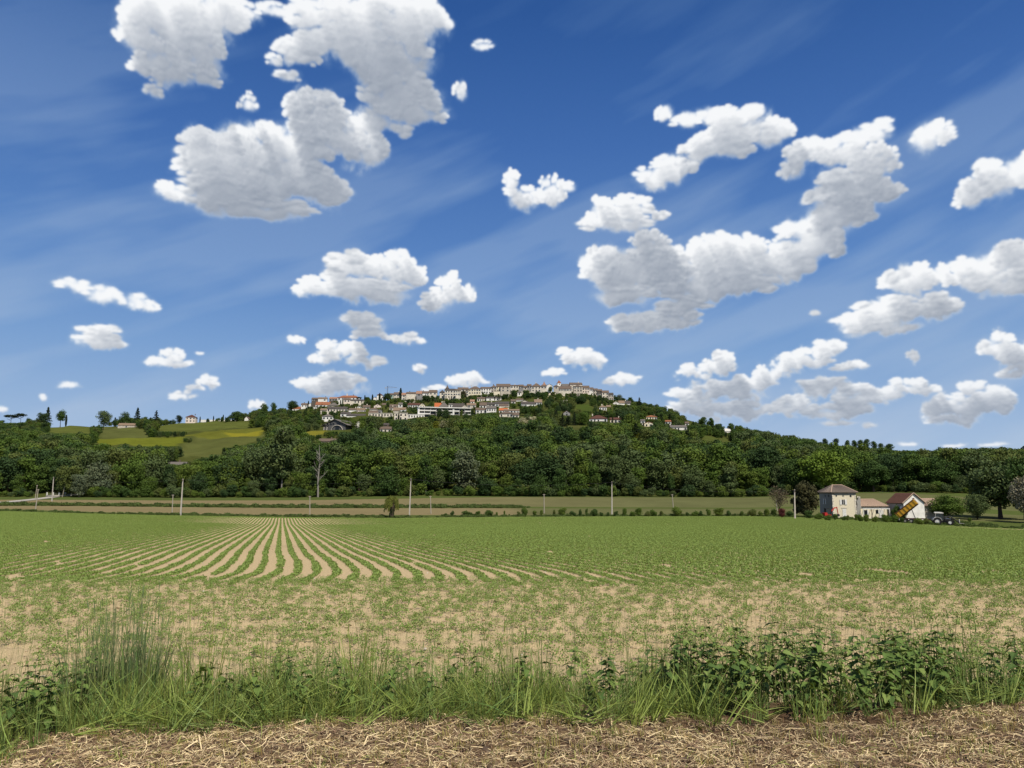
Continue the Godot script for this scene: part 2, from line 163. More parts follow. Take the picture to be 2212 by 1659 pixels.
var MEADOWS := [
	[Color(0.16, 0.19, 0.05), [Vector2(-573, -940), Vector2(-518, -940), Vector2(-417, -759), Vector2(-468, -779)]],
	[Color(0.15, 0.17, 0.055), [Vector2(-506, -940), Vector2(-380, -796), Vector2(-316, -664), Vector2(-356, -663)]],
	[Color(0.21, 0.24, 0.035), [Vector2(-365, -666), Vector2(-286, -676), Vector2(-248, -571), Vector2(-313, -584)]],
	[Color(0.16, 0.19, 0.05), [Vector2(-401, -867), Vector2(-391, -940), Vector2(-283, -840), Vector2(-261, -764), Vector2(-291, -723), Vector2(-352, -763)]],
	[Color(0.34, 0.32, 0.04), [Vector2(-262, -699), Vector2(-219, -680), Vector2(-216, -642), Vector2(-244, -663)]],
	[Color(0.2, 0.215, 0.04), [Vector2(-301, -704), Vector2(-273, -727), Vector2(-224, -701), Vector2(-210, -626), Vector2(-277, -657)]],
	[Color(0.155, 0.175, 0.055), [Vector2(-244, -562), Vector2(-269, -654), Vector2(-209, -654), Vector2(-190, -571), Vector2(-201, -547), Vector2(-185, -480), Vector2(-196, -458)]],
	[Color(0.33, 0.31, 0.05), [Vector2(-160, -585), Vector2(-165, -608), Vector2(-144, -589), Vector2(-140, -565)]],
	[Color(0.12, 0.16, 0.04), [Vector2(-164, -609), Vector2(-148, -603), Vector2(-123, -582), Vector2(-122, -569), Vector2(-143, -588)]],
	[Color(0.14, 0.15, 0.05), [Vector2(39, -571), Vector2(55, -585), Vector2(56, -561), Vector2(53, -540), Vector2(36, -533)]],
	[Color(0.1, 0.145, 0.035), [Vector2(57, -712), Vector2(75, -747), Vector2(74, -677), Vector2(60, -660)]],
	[Color(0.12, 0.15, 0.04), [Vector2(153, -623), Vector2(198, -703), Vector2(187, -651), Vector2(146, -585)]]]
const BLOCK := [-78.68, -645, -35.336, -654, 73.195]
const HALL := [-137.148, -594]
const ANNEX := [-122.094, -600]
const SPIRES := [
	["stair_turret", -71.419, -841, 2.866, 111.259, 115.781, 120.027, "c", "rb", "pointed brown turret of the manor on the crest"],
	["pointed_tower", 36.508, -866, 3.443, 118.883, 122.962, 127.34, "c", "rp", "pointed tower with faded orange roof, left of two on the crest"],
	["pointed_tower", 53.391, -866, 4.181, 118.883, 125.15, 128.8, "w", "ro", "square tower with bright orange pointed roof, the village's highest point"]]
const BELL := [-190.391, -881.474, 112.392]
const CRANE := [-144.585, -885, 124.432]
const WALLS := [
	[-117.101, -810, -101.757, -810, 97.985, 0.8, "c", "terrace_wall", "cream terrace wall below the broad windowless house on the crest"],
	[-76.196, -796, -57.147, -796, 96.053, 0.8, "s", "terrace_wall", "long grey garden wall below the turreted manor"],
	[-20.053, -837, -12.254, -837, 111.862, 2.5, "y", "bastion_wall", "bright cream bastion wall below the bastion house"],
	[10.221, -830, 20.993, -830, 110.94, 0.9, "c", "terrace_wall", "tall pale terrace wall right of the garden pavilion"],
	[37.893, -802, 53.37, -802, 105.368, 1.2, "y", "rampart_wall", "bright rampart wall below the long house with eight windows"],
	[-369.543, -910, -318.301, -910, 87.413, 0.5, "w", "garden_wall", "long low white wall along the left ridge"]]
const ROCK := [52.359, -743]
const LANE := [[-166.0, -209.0], [-163.4, -226.0], [-159.2, -242.0], [-167.7, -264.0], [-176.8, -287.0], [-183.5, -306.0], [-188.9, -321.0], [-187.5, -324.0], [-186.3, -326.0], [-178.3, -338.0]]
const BRIDGE := [-186.9, -325.0]
const POLES := [
	[-157.367, -266, 8.279, 0.01, true, "leftmost concrete pole, standing by the lane and bridge"],
	[-78.197, -184, 8.565, -0.003, true, "second concrete pole from the left, with the pale mown strip behind"],
	[-24.339, -185, 8.794, -0.023, true, "concrete pole just right of the pollard willow"],
	[24.253, -189, 8.062, -0.011, true, "concrete pole right of the middle among the young bushes"],
	[62.383, -172, 6.397, -0.034, true, "thick concrete pole left of the farmhouse beside the dark yew"],
	[-121.151, -198, 5.25, -0.049, false, "wooden pole at the far left beside another leaning one"],
	[-176.117, -287, 5.403, -0.07, false, "leaning wooden pole behind the one at the far left"],
	[-185.196, -320, 5.548, -0.127, false, "leaning wooden pole standing by the bridge"],
	[-83.746, -192, 4.705, 0.009, false, "thin wooden pole just left of the second concrete pole"],
	[-49.259, -190, 4.535, 0.037, false, "thin wooden pole between the second concrete pole and the willow"],
	[-20.056, -193, 4.359, 0.044, false, "thin wooden pole right of the willow's concrete pole"],
	[8.109, -196, 4.804, 0.007, false, "thin wooden pole in the middle of the far strip"],
	[46.452, -224, 4.128, 0.059, false, "thin pale pole with a bent top right of the middle"],
	[73.227, -215, 3.751, 0.064, false, "thin leaning post under the brownish bush by the yew"]]
const SIL := [[-0.8010, 0.09857], [-0.6684, 0.09857], [-0.6487, 0.10057], [-0.6190, 0.10190], [-0.5888, 0.09857], [-0.5786, 0.08661], [-0.5398, 0.08528], [-0.5223, 0.09524], [-0.4962, 0.10123], [-0.4827, 0.09857], [-0.4361, 0.09458], [-0.4029, 0.09458], [-0.3568, 0.09857], [-0.3374, 0.10990], [-0.3210, 0.11391], [-0.3009, 0.10990], [-0.2876, 0.11124], [-0.2745, 0.11525], [-0.2581, 0.12195], [-0.2050, 0.12530], [-0.1518, 0.12664], [-0.0720, 0.13201], [-0.0053, 0.13537], [0.0613, 0.13874], [0.1278, 0.12698], [0.1378, 0.12530], [0.1577, 0.12128], [0.1808, 0.11525], [0.2105, 0.10924], [0.2235, 0.09857], [0.2332, 0.09059], [0.2465, 0.09358], [0.2695, 0.08793], [0.2927, 0.08793], [0.3123, 0.08362], [0.3418, 0.07667], [0.3844, 0.06940], [0.4103, 0.06148], [0.4234, 0.05951], [0.4562, 0.05753], [0.5021, 0.05358], [0.5219, 0.05358], [0.5416, 0.05227], [0.5616, 0.05621], [0.6647, 0.05819], [0.8190, 0.05885]]
const VILLAGE_K := [-0.2971, 0.1373]
const EDGE := [[-0.98, 4.7], [-0.66, 5.05], [-0.5, 5.5], [-0.4, 5.62], [-0.33, 5.7], [0.0, 5.83], [0.33, 5.83], [0.45, 5.95], [0.55, 6.2], [0.66, 6.5], [0.98, 6.9]]
const SPECIAL := [
	["pollard_willow", "willow", -27.775, -180, 5.038, 0.92, "willow", "pollard willow with drooping crown and ivy-clad trunk at the field's edge", "tree", "", ""],
	["bare_tree", "bare", -79.398, -318, 21.355, 1.0, "palebark", "bare pale dead tree with forked branches before the wood", "tree", "", "palebark"],
	["tall_poplar", "poplar1", -96.135, -324, 29.676, 0.95, 4, "tallest poplar with pale trunks left of the bare tree", "tree", "", "palebark"],
	["tall_poplar", "poplar0", -100.244, -326, 25.245, 0.9, 4, "shorter poplar just left of the tallest one", "tree", "", "palebark"],
	["silver_willow", "broad1", -20.062, -330, 17.614, 1.15, "silver", "round silvery grey tree in the middle of the dark wood", "tree", "", ""],
	["silver_willow", "broad2", -174.258, -326, 14.881, 1.1, "silver", "broad silvery grey tree right of the bridge", "tree", "", ""],
	["silver_willow", "broad0", -177.222, -318, 9.975, 1.0, "silver", "small silvery tree nearest the bridge", "tree", "", ""],
	["bright_tree", "broad2", -122.196, -335, 13.72, 1.1, 3, "bright yellow-green tree under the left meadow", "tree", "", ""],
	["great_tree", "oak", 131.627, -325, 18.404, 1.25, "brightleaf", "great bright green tree standing behind the farmhouse", "tree", "", ""],
	["great_tree", "oak1", 124.167, -335, 16.013, 1.0, 2, "dark broad tree left of the great bright one behind the farm", "tree", "", ""],
	["dark_yew", "yew", 71.56, -190, 8.898, 0.92, "darkleaf", "dark brownish yew beside the farmhouse's left end", "tree", "", ""],
	["thorn_tree", "sparse", 67.319, -196, 7.553, 0.95, "brownleaf", "brownish half bare bush tree left of the yew", "tree", "", ""],
	["red_bush", "bush0", 61.595, -178, 2.172, 0.9, "redleaf", "small dark red bush left of the yew", "tree", "", ""],
	["round_tree", "oak1", 105.109, -188, 6.127, 1.3, 1, "round green tree behind the tractor", "tree", "", ""],
	["round_tree", "oak1", 113.365, -190, 6.412, 0.95, 4, "round grey-green tree right of the one behind the tractor", "tree", "", ""],
	["park_tree", "oak", 122.751, -196, 14.911, 1.1, 4, "large spreading tree with thick dark trunk at the right edge", "tree", "", ""],
	["park_tree", "oak", 126.461, -192, 15.761, 0.85, 2, "tall dark tree at the right edge of the view", "tree", "", ""],
	["chestnut", "oak", 119.824, -180, 11.309, 0.75, "pinkblossom", "chestnut with pale blossom at the right edge", "tree", "", ""],
	["backdrop_tree", "oak", 160.612, -345, 14.105, 1.1, 2, "dark broad tree above the far field behind the annex", "tree", "", ""],
	["backdrop_tree", "tall", 172.117, -350, 16.524, 1.0, 5, "tall dark tree behind the barn", "tree", "", ""],
	["backdrop_tree", "oak", 182.4, -350, 17.081, 1.05, 0, "large tree with pale trunk right of the tall dark one behind the barn", "tree", "", ""],
	["backdrop_tree", "oak1", 189.929, -345, 14.864, 1.1, 2, "broad dark tree above the yellow tipper", "tree", "", ""],
	["backdrop_tree", "tall", 200.7, -350, 17.644, 1.1, 0, "tall green tree above the tractor", "tree", "", ""],
	["backdrop_tree", "oak", 207.955, -345, 18.554, 1.1, 4, "tall grey-green tree at the far right skyline", "tree", "", ""],
	["backdrop_tree", "oak", 219.232, -345, 19.191, 1.1, 6, "tree highest on the far right skyline", "tree", "", ""],
	["umbrella_pine", "pine", -594.809, -910, 18.871, 1.1, "cypress", "umbrella pine at the far left of the ridge", "tree", "trees on the left ridge", ""],
	["umbrella_pine", "pine", -583.37, -910, 19.468, 0.9, "cypress", "second umbrella pine on the left ridge", "tree", "trees on the left ridge", ""],
	["ridge_fir", "fir", -551.616, -910, 23.87, 1.0, "cypress", "pointed dark fir among trees on the left ridge", "tree", "trees on the left ridge", ""],
	["ridge_tree", "broad0", -548.66, -896, 17.828, 1.0, 5, "broad dark tree beside the pointed fir on the left ridge", "tree", "trees on the left ridge", ""],
	["ridge_tree", "tall", -535.958, -910, 21.221, 0.8, 2, "upright tree left of the lone ridge cypress", "tree", "trees on the left ridge", ""],
	["ridge_cypress", "cypress", -529.359, -910, 14.026, 1.0, "cypress", "lone cypress at the end of the left tree group", "tree", "trees on the left ridge", ""],
	["lone_tree", "lollipop", -447.357, -840, 22.335, 1.05, 4, "lone round-headed tree with clear trunk on the left ridge", "tree", "trees on the left ridge", ""],
	["ridge_tree", "broad2", -438.313, -868, 16.721, 1.0, 2, "round tree beside the stone farmhouse on the ridge", "tree", "trees on the left ridge", ""],
	["ridge_fir", "fir", -425.543, -870, 21.132, 1.1, "cypress", "tallest dark fir on the left ridge", "tree", "trees on the left ridge", ""],
	["ridge_cedar", "cedar", -393.514, -847, 19.109, 0.8, "cypress", "layered cedar right of the tallest ridge fir", "tree", "trees on the left ridge", ""],
	["clipped_tree", "lollipop", -395.638, -910, 12.412, 0.95, "cypress", "dark clipped block-shaped tree left of the villa", "tree", "trees on the left ridge", ""],
	["ridge_cypress", "cypress", -370.464, -910, 7.765, 1.1, "cypress", "small cypress behind the long white wall on the left ridge", "tree", "cypresses along the white wall", ""],
	["ridge_cypress", "cypress", -354.488, -910, 7.729, 1.1, "cypress", "small cypress behind the long white wall on the left ridge", "tree", "cypresses along the white wall", ""],
	["ridge_cypress", "cypress", -343.034, -910, 9.086, 1.1, "cypress", "small cypress behind the long white wall on the left ridge", "tree", "cypresses along the white wall", ""],
	["ridge_cypress", "cypress", -340.321, -910, 6.195, 1.1, "cypress", "small cypress behind the long white wall on the left ridge", "tree", "cypresses along the white wall", ""],
	["ridge_cypress", "cypress", -338.512, -910, 6.014, 1.1, "cypress", "small cypress behind the long white wall on the left ridge", "tree", "cypresses along the white wall", ""],
	["ridge_tree", "broad1", -361.069, -910, 6.176, 1.2, 5, "small round tree before the long white wall", "tree", "trees on the left ridge", ""],
	["ridge_tree", "oak1", -313.66, -872, 13.308, 1.2, 2, "broad dark tree above the white wall's right end", "tree", "trees on the left ridge", ""],
	["ridge_tree", "tall", -294.474, -910, 16.711, 0.9, 0, "tall tree where the left ridge meets the village", "tree", "trees on the left ridge", ""],
	["ridge_tree", "tall", -276.133, -886, 15.949, 0.7, 2, "slimmer tall tree left of the dark round one", "tree", "trees on the left ridge", ""],
	["dark_dome", "oak1", -259.592, -904.765, 13.818, 1.0, 5, "dark dome-shaped tree at the village's left end", "tree", "", ""],
	["village_cypress", "cypress", -238.777, -896.471, 9.463, 1.15, "cypress", "lone cypress between two small houses at the village's left end", "tree", "village cypresses", ""],
	["village_cypress", "cypress", -213.926, -860, 4.02, 1.15, "cypress", "small cypress before the wide orange-roofed house", "tree", "village cypresses", ""],
	["village_cypress", "cypress", -164.253, -852, 8.784, 1.15, "cypress", "cypress right of the long orange-roofed hall", "tree", "village cypresses", ""],
	["village_cypress", "cypress", -150.597, -824, 10.695, 1.15, "cypress", "slim cypress left of the tall white tower house", "tree", "village cypresses", ""],
	["village_cypress", "cypress", -142.59, -822, 11.557, 1.15, "cypress", "cypress standing before the tall white tower house", "tree", "village cypresses", ""],
	["village_cypress", "cypress", -145.003, -847, 4.801, 1.15, "cypress", "small cypress at the foot of the tall white tower house", "tree", "village cypresses", ""],
	["village_cypress", "cypress", -125.804, -861.792, 13.777, 1.35, "cypress", "tallest and thickest cypress on the crest", "tree", "village cypresses", ""],
	["village_cypress", "cypress", -92.935, -629, 6.441, 1.15, "cypress", "cypress before the cream school block", "tree", "village cypresses", ""],
	["village_cypress", "cypress", -104.705, -831, 6.927, 1.15, "cypress", "slim cypress by the grey slate fronted house", "tree", "village cypresses", ""],
	["village_cypress", "cypress", -26.534, -775, 4.852, 1.15, "cypress", "leftmost cypress of the white house with cypresses", "tree", "village cypresses", ""],
	["village_cypress", "cypress", -23.609, -772, 4.901, 1.15, "cypress", "second cypress of the white house with cypresses", "tree", "village cypresses", ""],
	["village_cypress", "cypress", -17.359, -768, 4.825, 1.15, "cypress", "third cypress of the white house with cypresses", "tree", "village cypresses", ""],
	["village_cypress", "cypress", -13.949, -763, 5.029, 1.15, "cypress", "fourth cypress of the white house with cypresses", "tree", "village cypresses", ""],
	["village_cypress", "cypress", -12.664, -762, 4.779, 1.15, "cypress", "rightmost cypress of the white house with cypresses", "tree", "village cypresses", ""],
	["village_cypress", "cypress", 79.005, -601, 5.528, 1.15, "cypress", "broad cypress pair between bungalow and yellowish house", "tree", "village cypresses", ""],
	["garden_tree", "pine", -174.689, -870.085, 8.918, 0.9, "cypress", "flat-topped pine right end of the long orange-roofed hall", "tree", "garden trees among the village houses", ""],
	["garden_tree", "tall", -156.131, -833, 8.363, 0.8, 0, "loose tree between two cypresses on the crest", "tree", "garden trees among the village houses", ""],
	["garden_tree", "oak1", -140.818, -864.118, 9.986, 1.0, 5, "round very dark tree left of the teal fronted house", "tree", "garden trees among the village houses", ""],
	["garden_tree", "broad2", -129.397, -818, 4.896, 1.4, 3, "bushy green tree below the teal fronted house", "tree", "garden trees among the village houses", ""],
	["garden_tree", "oak1", -106.084, -757, 5.817, 1.0, 5, "dark round tree right of the narrow tall white house", "tree", "garden trees among the village houses", ""],
	["garden_tree", "oak1", -88.994, -797, 7.447, 1.3, 5, "dark bushy tree below the white shuttered house", "tree", "garden trees among the village houses", ""],
	["garden_tree", "broad0", -82.425, -800, 5.89, 1.3, 2, "dark tree below the pale house left of the manor", "tree", "garden trees among the village houses", ""],
	["garden_tree", "oak1", -80.591, -749, 5.701, 1.05, 5, "rounded dark tree above the apartment block's left part", "tree", "garden trees among the village houses", ""],
	["garden_tree", "broad2", -79.324, -793, 4.179, 1.0, "silver", "pale bush by the manor's garden wall", "tree", "garden trees among the village houses", ""],
	["garden_tree", "oak1", -55.221, -860, 10.721, 0.85, "darkleaf", "tall dark round tree against the manor's right wing", "tree", "garden trees among the village houses", ""],
	["garden_tree", "broad1", -45.491, -824, 5.204, 1.0, 5, "dark tree below the wide yellowish house", "tree", "garden trees among the village houses", ""],
	["garden_tree", "oak1", -46.922, -793, 4.736, 1.2, 4, "grey-green bush mass below the manor's right wing", "tree", "garden trees among the village houses", ""],
	["garden_tree", "broad0", -35.042, -836, 6.091, 0.9, 5, "dark tree at the yellowish house's right corner", "tree", "garden trees among the village houses", ""],
	["garden_tree", "broad2", -29.856, -831, 4.423, 1.5, 5, "dark hedge-like tree below the pale eight window house", "tree", "garden trees among the village houses", ""],
	["garden_tree", "oak1", -8.392, -765, 5.556, 1.0, 5, "very dark round tree at the white cypress house's right end", "tree", "garden trees among the village houses", ""],
	["garden_tree", "tall", 1.536, -770, 10.269, 0.7, 5, "tall dark tree right of the bastion house", "tree", "garden trees among the village houses", ""],
	["garden_tree", "broad2", -1.033, -777, 4.395, 1.3, 3, "light green bush right of the bastion house's foot", "tree", "garden trees among the village houses", ""],
	["garden_tree", "oak1", 16.236, -763, 7.154, 0.9, 5, "dark tree below the pale terrace wall", "tree", "garden trees among the village houses", ""],
	["garden_tree", "oak1", 26.564, -783, 8.854, 0.9, 5, "dark round tree before the pale corner mansion", "tree", "garden trees among the village houses", ""],
	["garden_tree", "oak1", 32.17, -780, 7.288, 1.0, 2, "dark tree below the gate house", "tree", "garden trees among the village houses", ""],
	["garden_tree", "tall", 43.527, -860, 9.319, 0.9, 4, "grey-green tree before the white gable between the towers", "tree", "garden trees among the village houses", ""],
	["garden_tree", "oak1", 63.002, -761, 7.06, 1.1, 2, "dark tree below the square corner tower house", "tree", "garden trees among the village houses", ""],
	["garden_tree", "oak1", 66.095, -726, 8.704, 1.2, 5, "large dark tree below the pinkish stone house", "tree", "garden trees among the village houses", ""],
	["garden_tree", "oak1", 88.317, -768, 7.67, 0.9, 5, "dark round tree below the descending row", "tree", "garden trees among the village houses", ""],
	["garden_tree", "broad0", 95.295, -775, 7.207, 1.0, 4, "grey-green tree below the row's lower end", "tree", "garden trees among the village houses", ""],
	["garden_tree", "broad2", 119.867, -850.289, 9.911, 1.2, "silver", "pale grey tree behind the last house of the crest row", "tree", "garden trees among the village houses", ""],
	["garden_tree", "oak1", 115.202, -841, 4.505, 1.3, 5, "dark hedge tree right of the last house of the crest row", "tree", "garden trees among the village houses", ""],
	["garden_tree", "oak1", 123.885, -848.764, 7.643, 1.0, 5, "smaller dark tree above the three villas", "tree", "garden trees among the village houses", ""],
	["garden_tree", "cedar", 128.701, -771, 13.894, 0.8, "cypress", "dark cedar sticking up on the right skyline", "tree", "garden trees among the village houses", ""],
	["garden_tree", "tall", -56.726, -599, 9.886, 0.8, 5, "dark tree standing before the apartment block's left half", "tree", "garden trees among the village houses", ""],
	["garden_tree", "oak1", -51.397, -597, 9.512, 0.75, 5, "wide dark tree before the apartment block's middle", "tree", "garden trees among the village houses", ""],
	["garden_tree", "oak1", -36.105, -599, 7.517, 0.8, 2, "dark tree before the apartment block's right end", "tree", "garden trees among the village houses", ""],
	["garden_tree", "cedar", -32.313, -633, 6.915, 0.8, "cypress", "layered conifer at the apartment block's right end", "tree", "garden trees among the village houses", ""],
	["garden_tree", "cedar", 32.547, -565, 12.314, 0.9, "cypress", "large dark layered cedar on the right slope", "tree", "garden trees among the village houses", ""],
	["garden_tree", "cedar", 34.543, -525, 10.386, 1.0, "cypress", "lowest of the dark layered cedars on the right slope", "tree", "garden trees among the village houses", ""],
	["garden_tree", "fir", 47.751, -586, 10.492, 1.0, "cypress", "dark conifer right of the red roofed cottage", "tree", "garden trees among the village houses", ""],
	["garden_tree", "broad1", -55.857, -561, 7.046, 1.2, "yellowleaf", "yellow-green tree below the apartment block", "tree", "garden trees among the village houses", ""],
	["garden_tree", "broad2", -48.904, -560, 8.072, 1.2, "blossom", "pale blossoming tree below the apartment block", "tree", "garden trees among the village houses", ""],
	["garden_tree", "broad2", 7.912, -569, 7.905, 1.5, "blossom", "cream blossoming tree on the village's lower right", "tree", "garden trees among the village houses", ""],
	["garden_tree", "broad0", 14.368, -571, 8.269, 1.4, "blossom", "right one of two cream blossoming trees", "tree", "garden trees among the village houses", ""],
	["garden_tree", "broad2", 82.983, -509, 7.034, 1.3, "yellowleaf", "bright yellow-green bush patch on the right slope", "tree", "garden trees among the village houses", ""],
	["garden_tree", "broad0", 21.413, -621, 7.197, 1.3, 5, "dark tree at the right end of the middle tier", "tree", "garden trees among the village houses", ""],
	["garden_tree", "oak1", 11.172, -624, 8.276, 1.1, 2, "large dark tree right of the small orange roof", "tree", "garden trees among the village houses", ""],
	["ridge_round_tree", "lollipop", 186.561, -748, 11.392, 1.05, 0, "taller of two round trees left of the white roof on the right ridge", "tree", "round trees along the right ridge", ""],
	["ridge_round_tree", "lollipop", 199.401, -767, 10.64, 0.8, 0, "smaller of two round trees left of the white roof on the right ridge", "tree", "round trees along the right ridge", ""],
	["ridge_round_tree", "lollipop", 221.046, -774, 11.263, 0.9, 0, "round tree right of the white roof on the right ridge", "tree", "round trees along the right ridge", ""],
	["ridge_round_tree", "lollipop", 299.488, -736.209, 11.71, 0.75, 5, "first dark round tree of the row on the right ridge", "tree", "round trees along the right ridge", ""],
	["ridge_round_tree", "lollipop", 307.577, -729.994, 11.54, 0.8, 5, "second dark round tree of the row on the right ridge", "tree", "round trees along the right ridge", ""],
	["ridge_round_tree", "lollipop", 315.967, -725.15, 10.739, 0.7, 2, "third, looser tree of the row on the right ridge", "tree", "round trees along the right ridge", ""],
	["ridge_round_tree", "lollipop", 321.38, -722.341, 11.186, 0.75, 2, "fourth round tree of the row on the right ridge", "tree", "round trees along the right ridge", ""],
	["ridge_round_tree", "lollipop", 325.974, -719.935, 11.531, 0.75, 2, "fifth round tree of the row on the right ridge", "tree", "round trees along the right ridge", ""],
	["ridge_round_tree", "lollipop", 330.529, -717.529, 12.106, 0.85, 2, "sixth and widest round tree of the row on the right ridge", "tree", "round trees along the right ridge", ""],
	["ridge_round_tree", "lollipop", 335.962, -714.633, 11.148, 0.8, 2, "seventh round tree of the row on the right ridge", "tree", "round trees along the right ridge", ""],
	["ridge_round_tree", "lollipop", 340.477, -710.854, 10.085, 0.8, 2, "eighth round tree of the row on the right ridge", "tree", "round trees along the right ridge", ""],
	["ridge_round_tree", "lollipop", 345.098, -704.644, 10.69, 1.2, 2, "last broad tree of the row on the right ridge", "tree", "round trees along the right ridge", ""]]
const BUSHES := [
	[-15.552, -183, 0.786, 1.008, "young bush in the row edging the field, left of the middle pole"],
	[-14.003, -183, 1.414, 0.64, "young bush in the row edging the field, left of the middle pole"],
	[-10.606, -183, 1.414, 1.6, "young bush in the row edging the field, left of the middle pole"],
	[-7.941, -182, 1.406, 0.96, "young bush in the row edging the field, left of the middle pole"],
	[-5.393, -182, 1.563, 1.44, "young bush in the row edging the field, left of the middle pole"],
	[-3.556, -182, 1.094, 0.514, "young bush in the row edging the field, left of the middle pole"],
	[-1.778, -182, 1.406, 0.4, "young bush in the row edging the field, left of the middle pole"],
	[-0.652, -182, 0.625, 0.72, "young bush in the row edging the field, left of the middle pole"],
	[1.541, -182, 1.25, 0.72, "young bush in the row edging the field, left of the middle pole"],
	[2.904, -182, 2.344, 0.576, "young bush in the row edging the field, left of the middle pole"],
	[5.274, -182, 1.406, 0.8, "young bush in the row edging the field, left of the middle pole"],
	[6.874, -182, 1.563, 0.504, "young bush in the row edging the field, left of the middle pole"],
	[9.837, -182, 1.719, 0.458, "young bush in the row edging the field, between the middle pole and the concrete pole"],
	[11.793, -182, 2.188, 0.874, "young bush in the row edging the field, between the middle pole and the concrete pole"],
	[14.085, -181, 1.399, 1.04, "young bush in the row edging the field, between the middle pole and the concrete pole"],
	[15.853, -181, 1.865, 0.42, "young bush in the row edging the field, between the middle pole and the concrete pole"],
	[17.327, -181, 2.02, 0.332, "young bush in the row edging the field, between the middle pole and the concrete pole"],
	[19.095, -181, 1.865, 1.02, "young bush in the row edging the field, between the middle pole and the concrete pole"],
	[20.745, -181, 1.088, 0.823, "young bush in the row edging the field, between the middle pole and the concrete pole"],
	[22.336, -181, 1.088, 0.617, "young bush in the row edging the field, between the middle pole and the concrete pole"],
	[24.163, -181, 1.399, 0.72, "young bush in the row edging the field, right of the concrete pole"],
	[26.167, -181, 2.02, 0.609, "young bush in the row edging the field, right of the concrete pole"],
	[27.935, -181, 1.243, 0.99, "young bush in the row edging the field, right of the concrete pole"],
	[29.408, -181, 2.176, 0.874, "young bush in the row edging the field, right of the concrete pole"],
	[31.589, -181, 1.399, 1.04, "young bush in the row edging the field, right of the concrete pole"],
	[32.949, -182, 1.719, 0.916, "young bush in the row edging the field, right of the concrete pole"],
	[34.904, -182, 1.406, 0.72, "young bush in the row edging the field, right of the concrete pole"],
	[38.46, -182, 2.5, 0.99, "young bush in the row edging the field, towards the farm"],
	[40.949, -182, 1.094, 0.926, "young bush in the row edging the field, towards the farm"],
	[42.786, -182, 1.406, 1.04, "young bush in the row edging the field, towards the farm"],
	[44.332, -183, 1.414, 0.64, "young bush in the row edging the field, towards the farm"],
	[46.12, -183, 1.886, 0.6, "young bush in the row edging the field, towards the farm"],
	[48.622, -183, 2.2, 1.131, "young bush in the row edging the field, towards the farm"],
	[50.886, -183, 1.571, 0.72, "young bush in the row edging the field, towards the farm"],
	[52.376, -183, 0.786, 0.72, "young bush in the row edging the field, towards the farm"],
	[53.925, -183, 1.414, 0.72, "young bush in the row edging the field, towards the farm"],
	[56.428, -183, 1.886, 1.2, "young bush in the row edging the field, towards the farm"],
	[58.653, -184, 1.422, 0.64, "young bush in the row edging the field, towards the farm"],
	[60.151, -184, 2.054, 0.72, "young bush in the row edging the field, towards the farm"],
	[62.165, -185, 1.906, 0.78, "young bush in the row edging the field, towards the farm"],
	[65.892, -185, 1.589, 1.224, "green bush in the farm's hedge, before the farmhouse"],
	[67.346, -177, 1.976, 1.108, "green bush in the farm's hedge, before the farmhouse"],
	[67.671, -172, 1.625, 0.982, "green bush in the farm's hedge, before the farmhouse"],
	[67.702, -167, 1.434, 0.936, "green bush in the farm's hedge, before the farmhouse"],
	[72.131, -174, 1.494, 0.792, "green bush in the farm's hedge, before the farmhouse"],
	[73.68, -173, 1.188, 0.81, "green bush in the farm's hedge, before the farmhouse"],
	[74.842, -174, 1.345, 0.56, "green bush in the farm's hedge, before the farmhouse"],
	[76.76, -174, 1.643, 0.524, "green bush in the farm's hedge, before the farmhouse"],
	[76.264, -171, 1.762, 0.78, "green bush in the farm's hedge, before the annex"],
	[76.795, -169, 1.741, 0.78, "green bush in the farm's hedge, before the annex"],
	[80.06, -172, 1.477, 0.792, "green bush in the farm's hedge, before the annex"],
	[82.938, -173, 1.931, 1.108, "green bush in the farm's hedge, before the barn and the tipper"],
	[86.093, -176, 1.813, 1.08, "green bush in the farm's hedge, before the barn and the tipper"],
	[87.474, -175, 1.352, 0.8, "green bush in the farm's hedge, before the barn and the tipper"],
	[92.434, -184, 3.16, 0.54, "green bush in the farm's hedge, before the barn and the tipper"],
	[92.133, -187, 3.693, 0.532, "green bush in the farm's hedge, before the barn and the tipper"],
	[88.655, -170, 1.606, 1.309, "green bush in the farm's hedge, around the tractor"],
	[91.626, -173, 1.485, 1.08, "green bush in the farm's hedge, around the tractor"],
	[106.796, -182, 1.094, 0.823, "green bush in the farm's hedge, around the tractor"]]
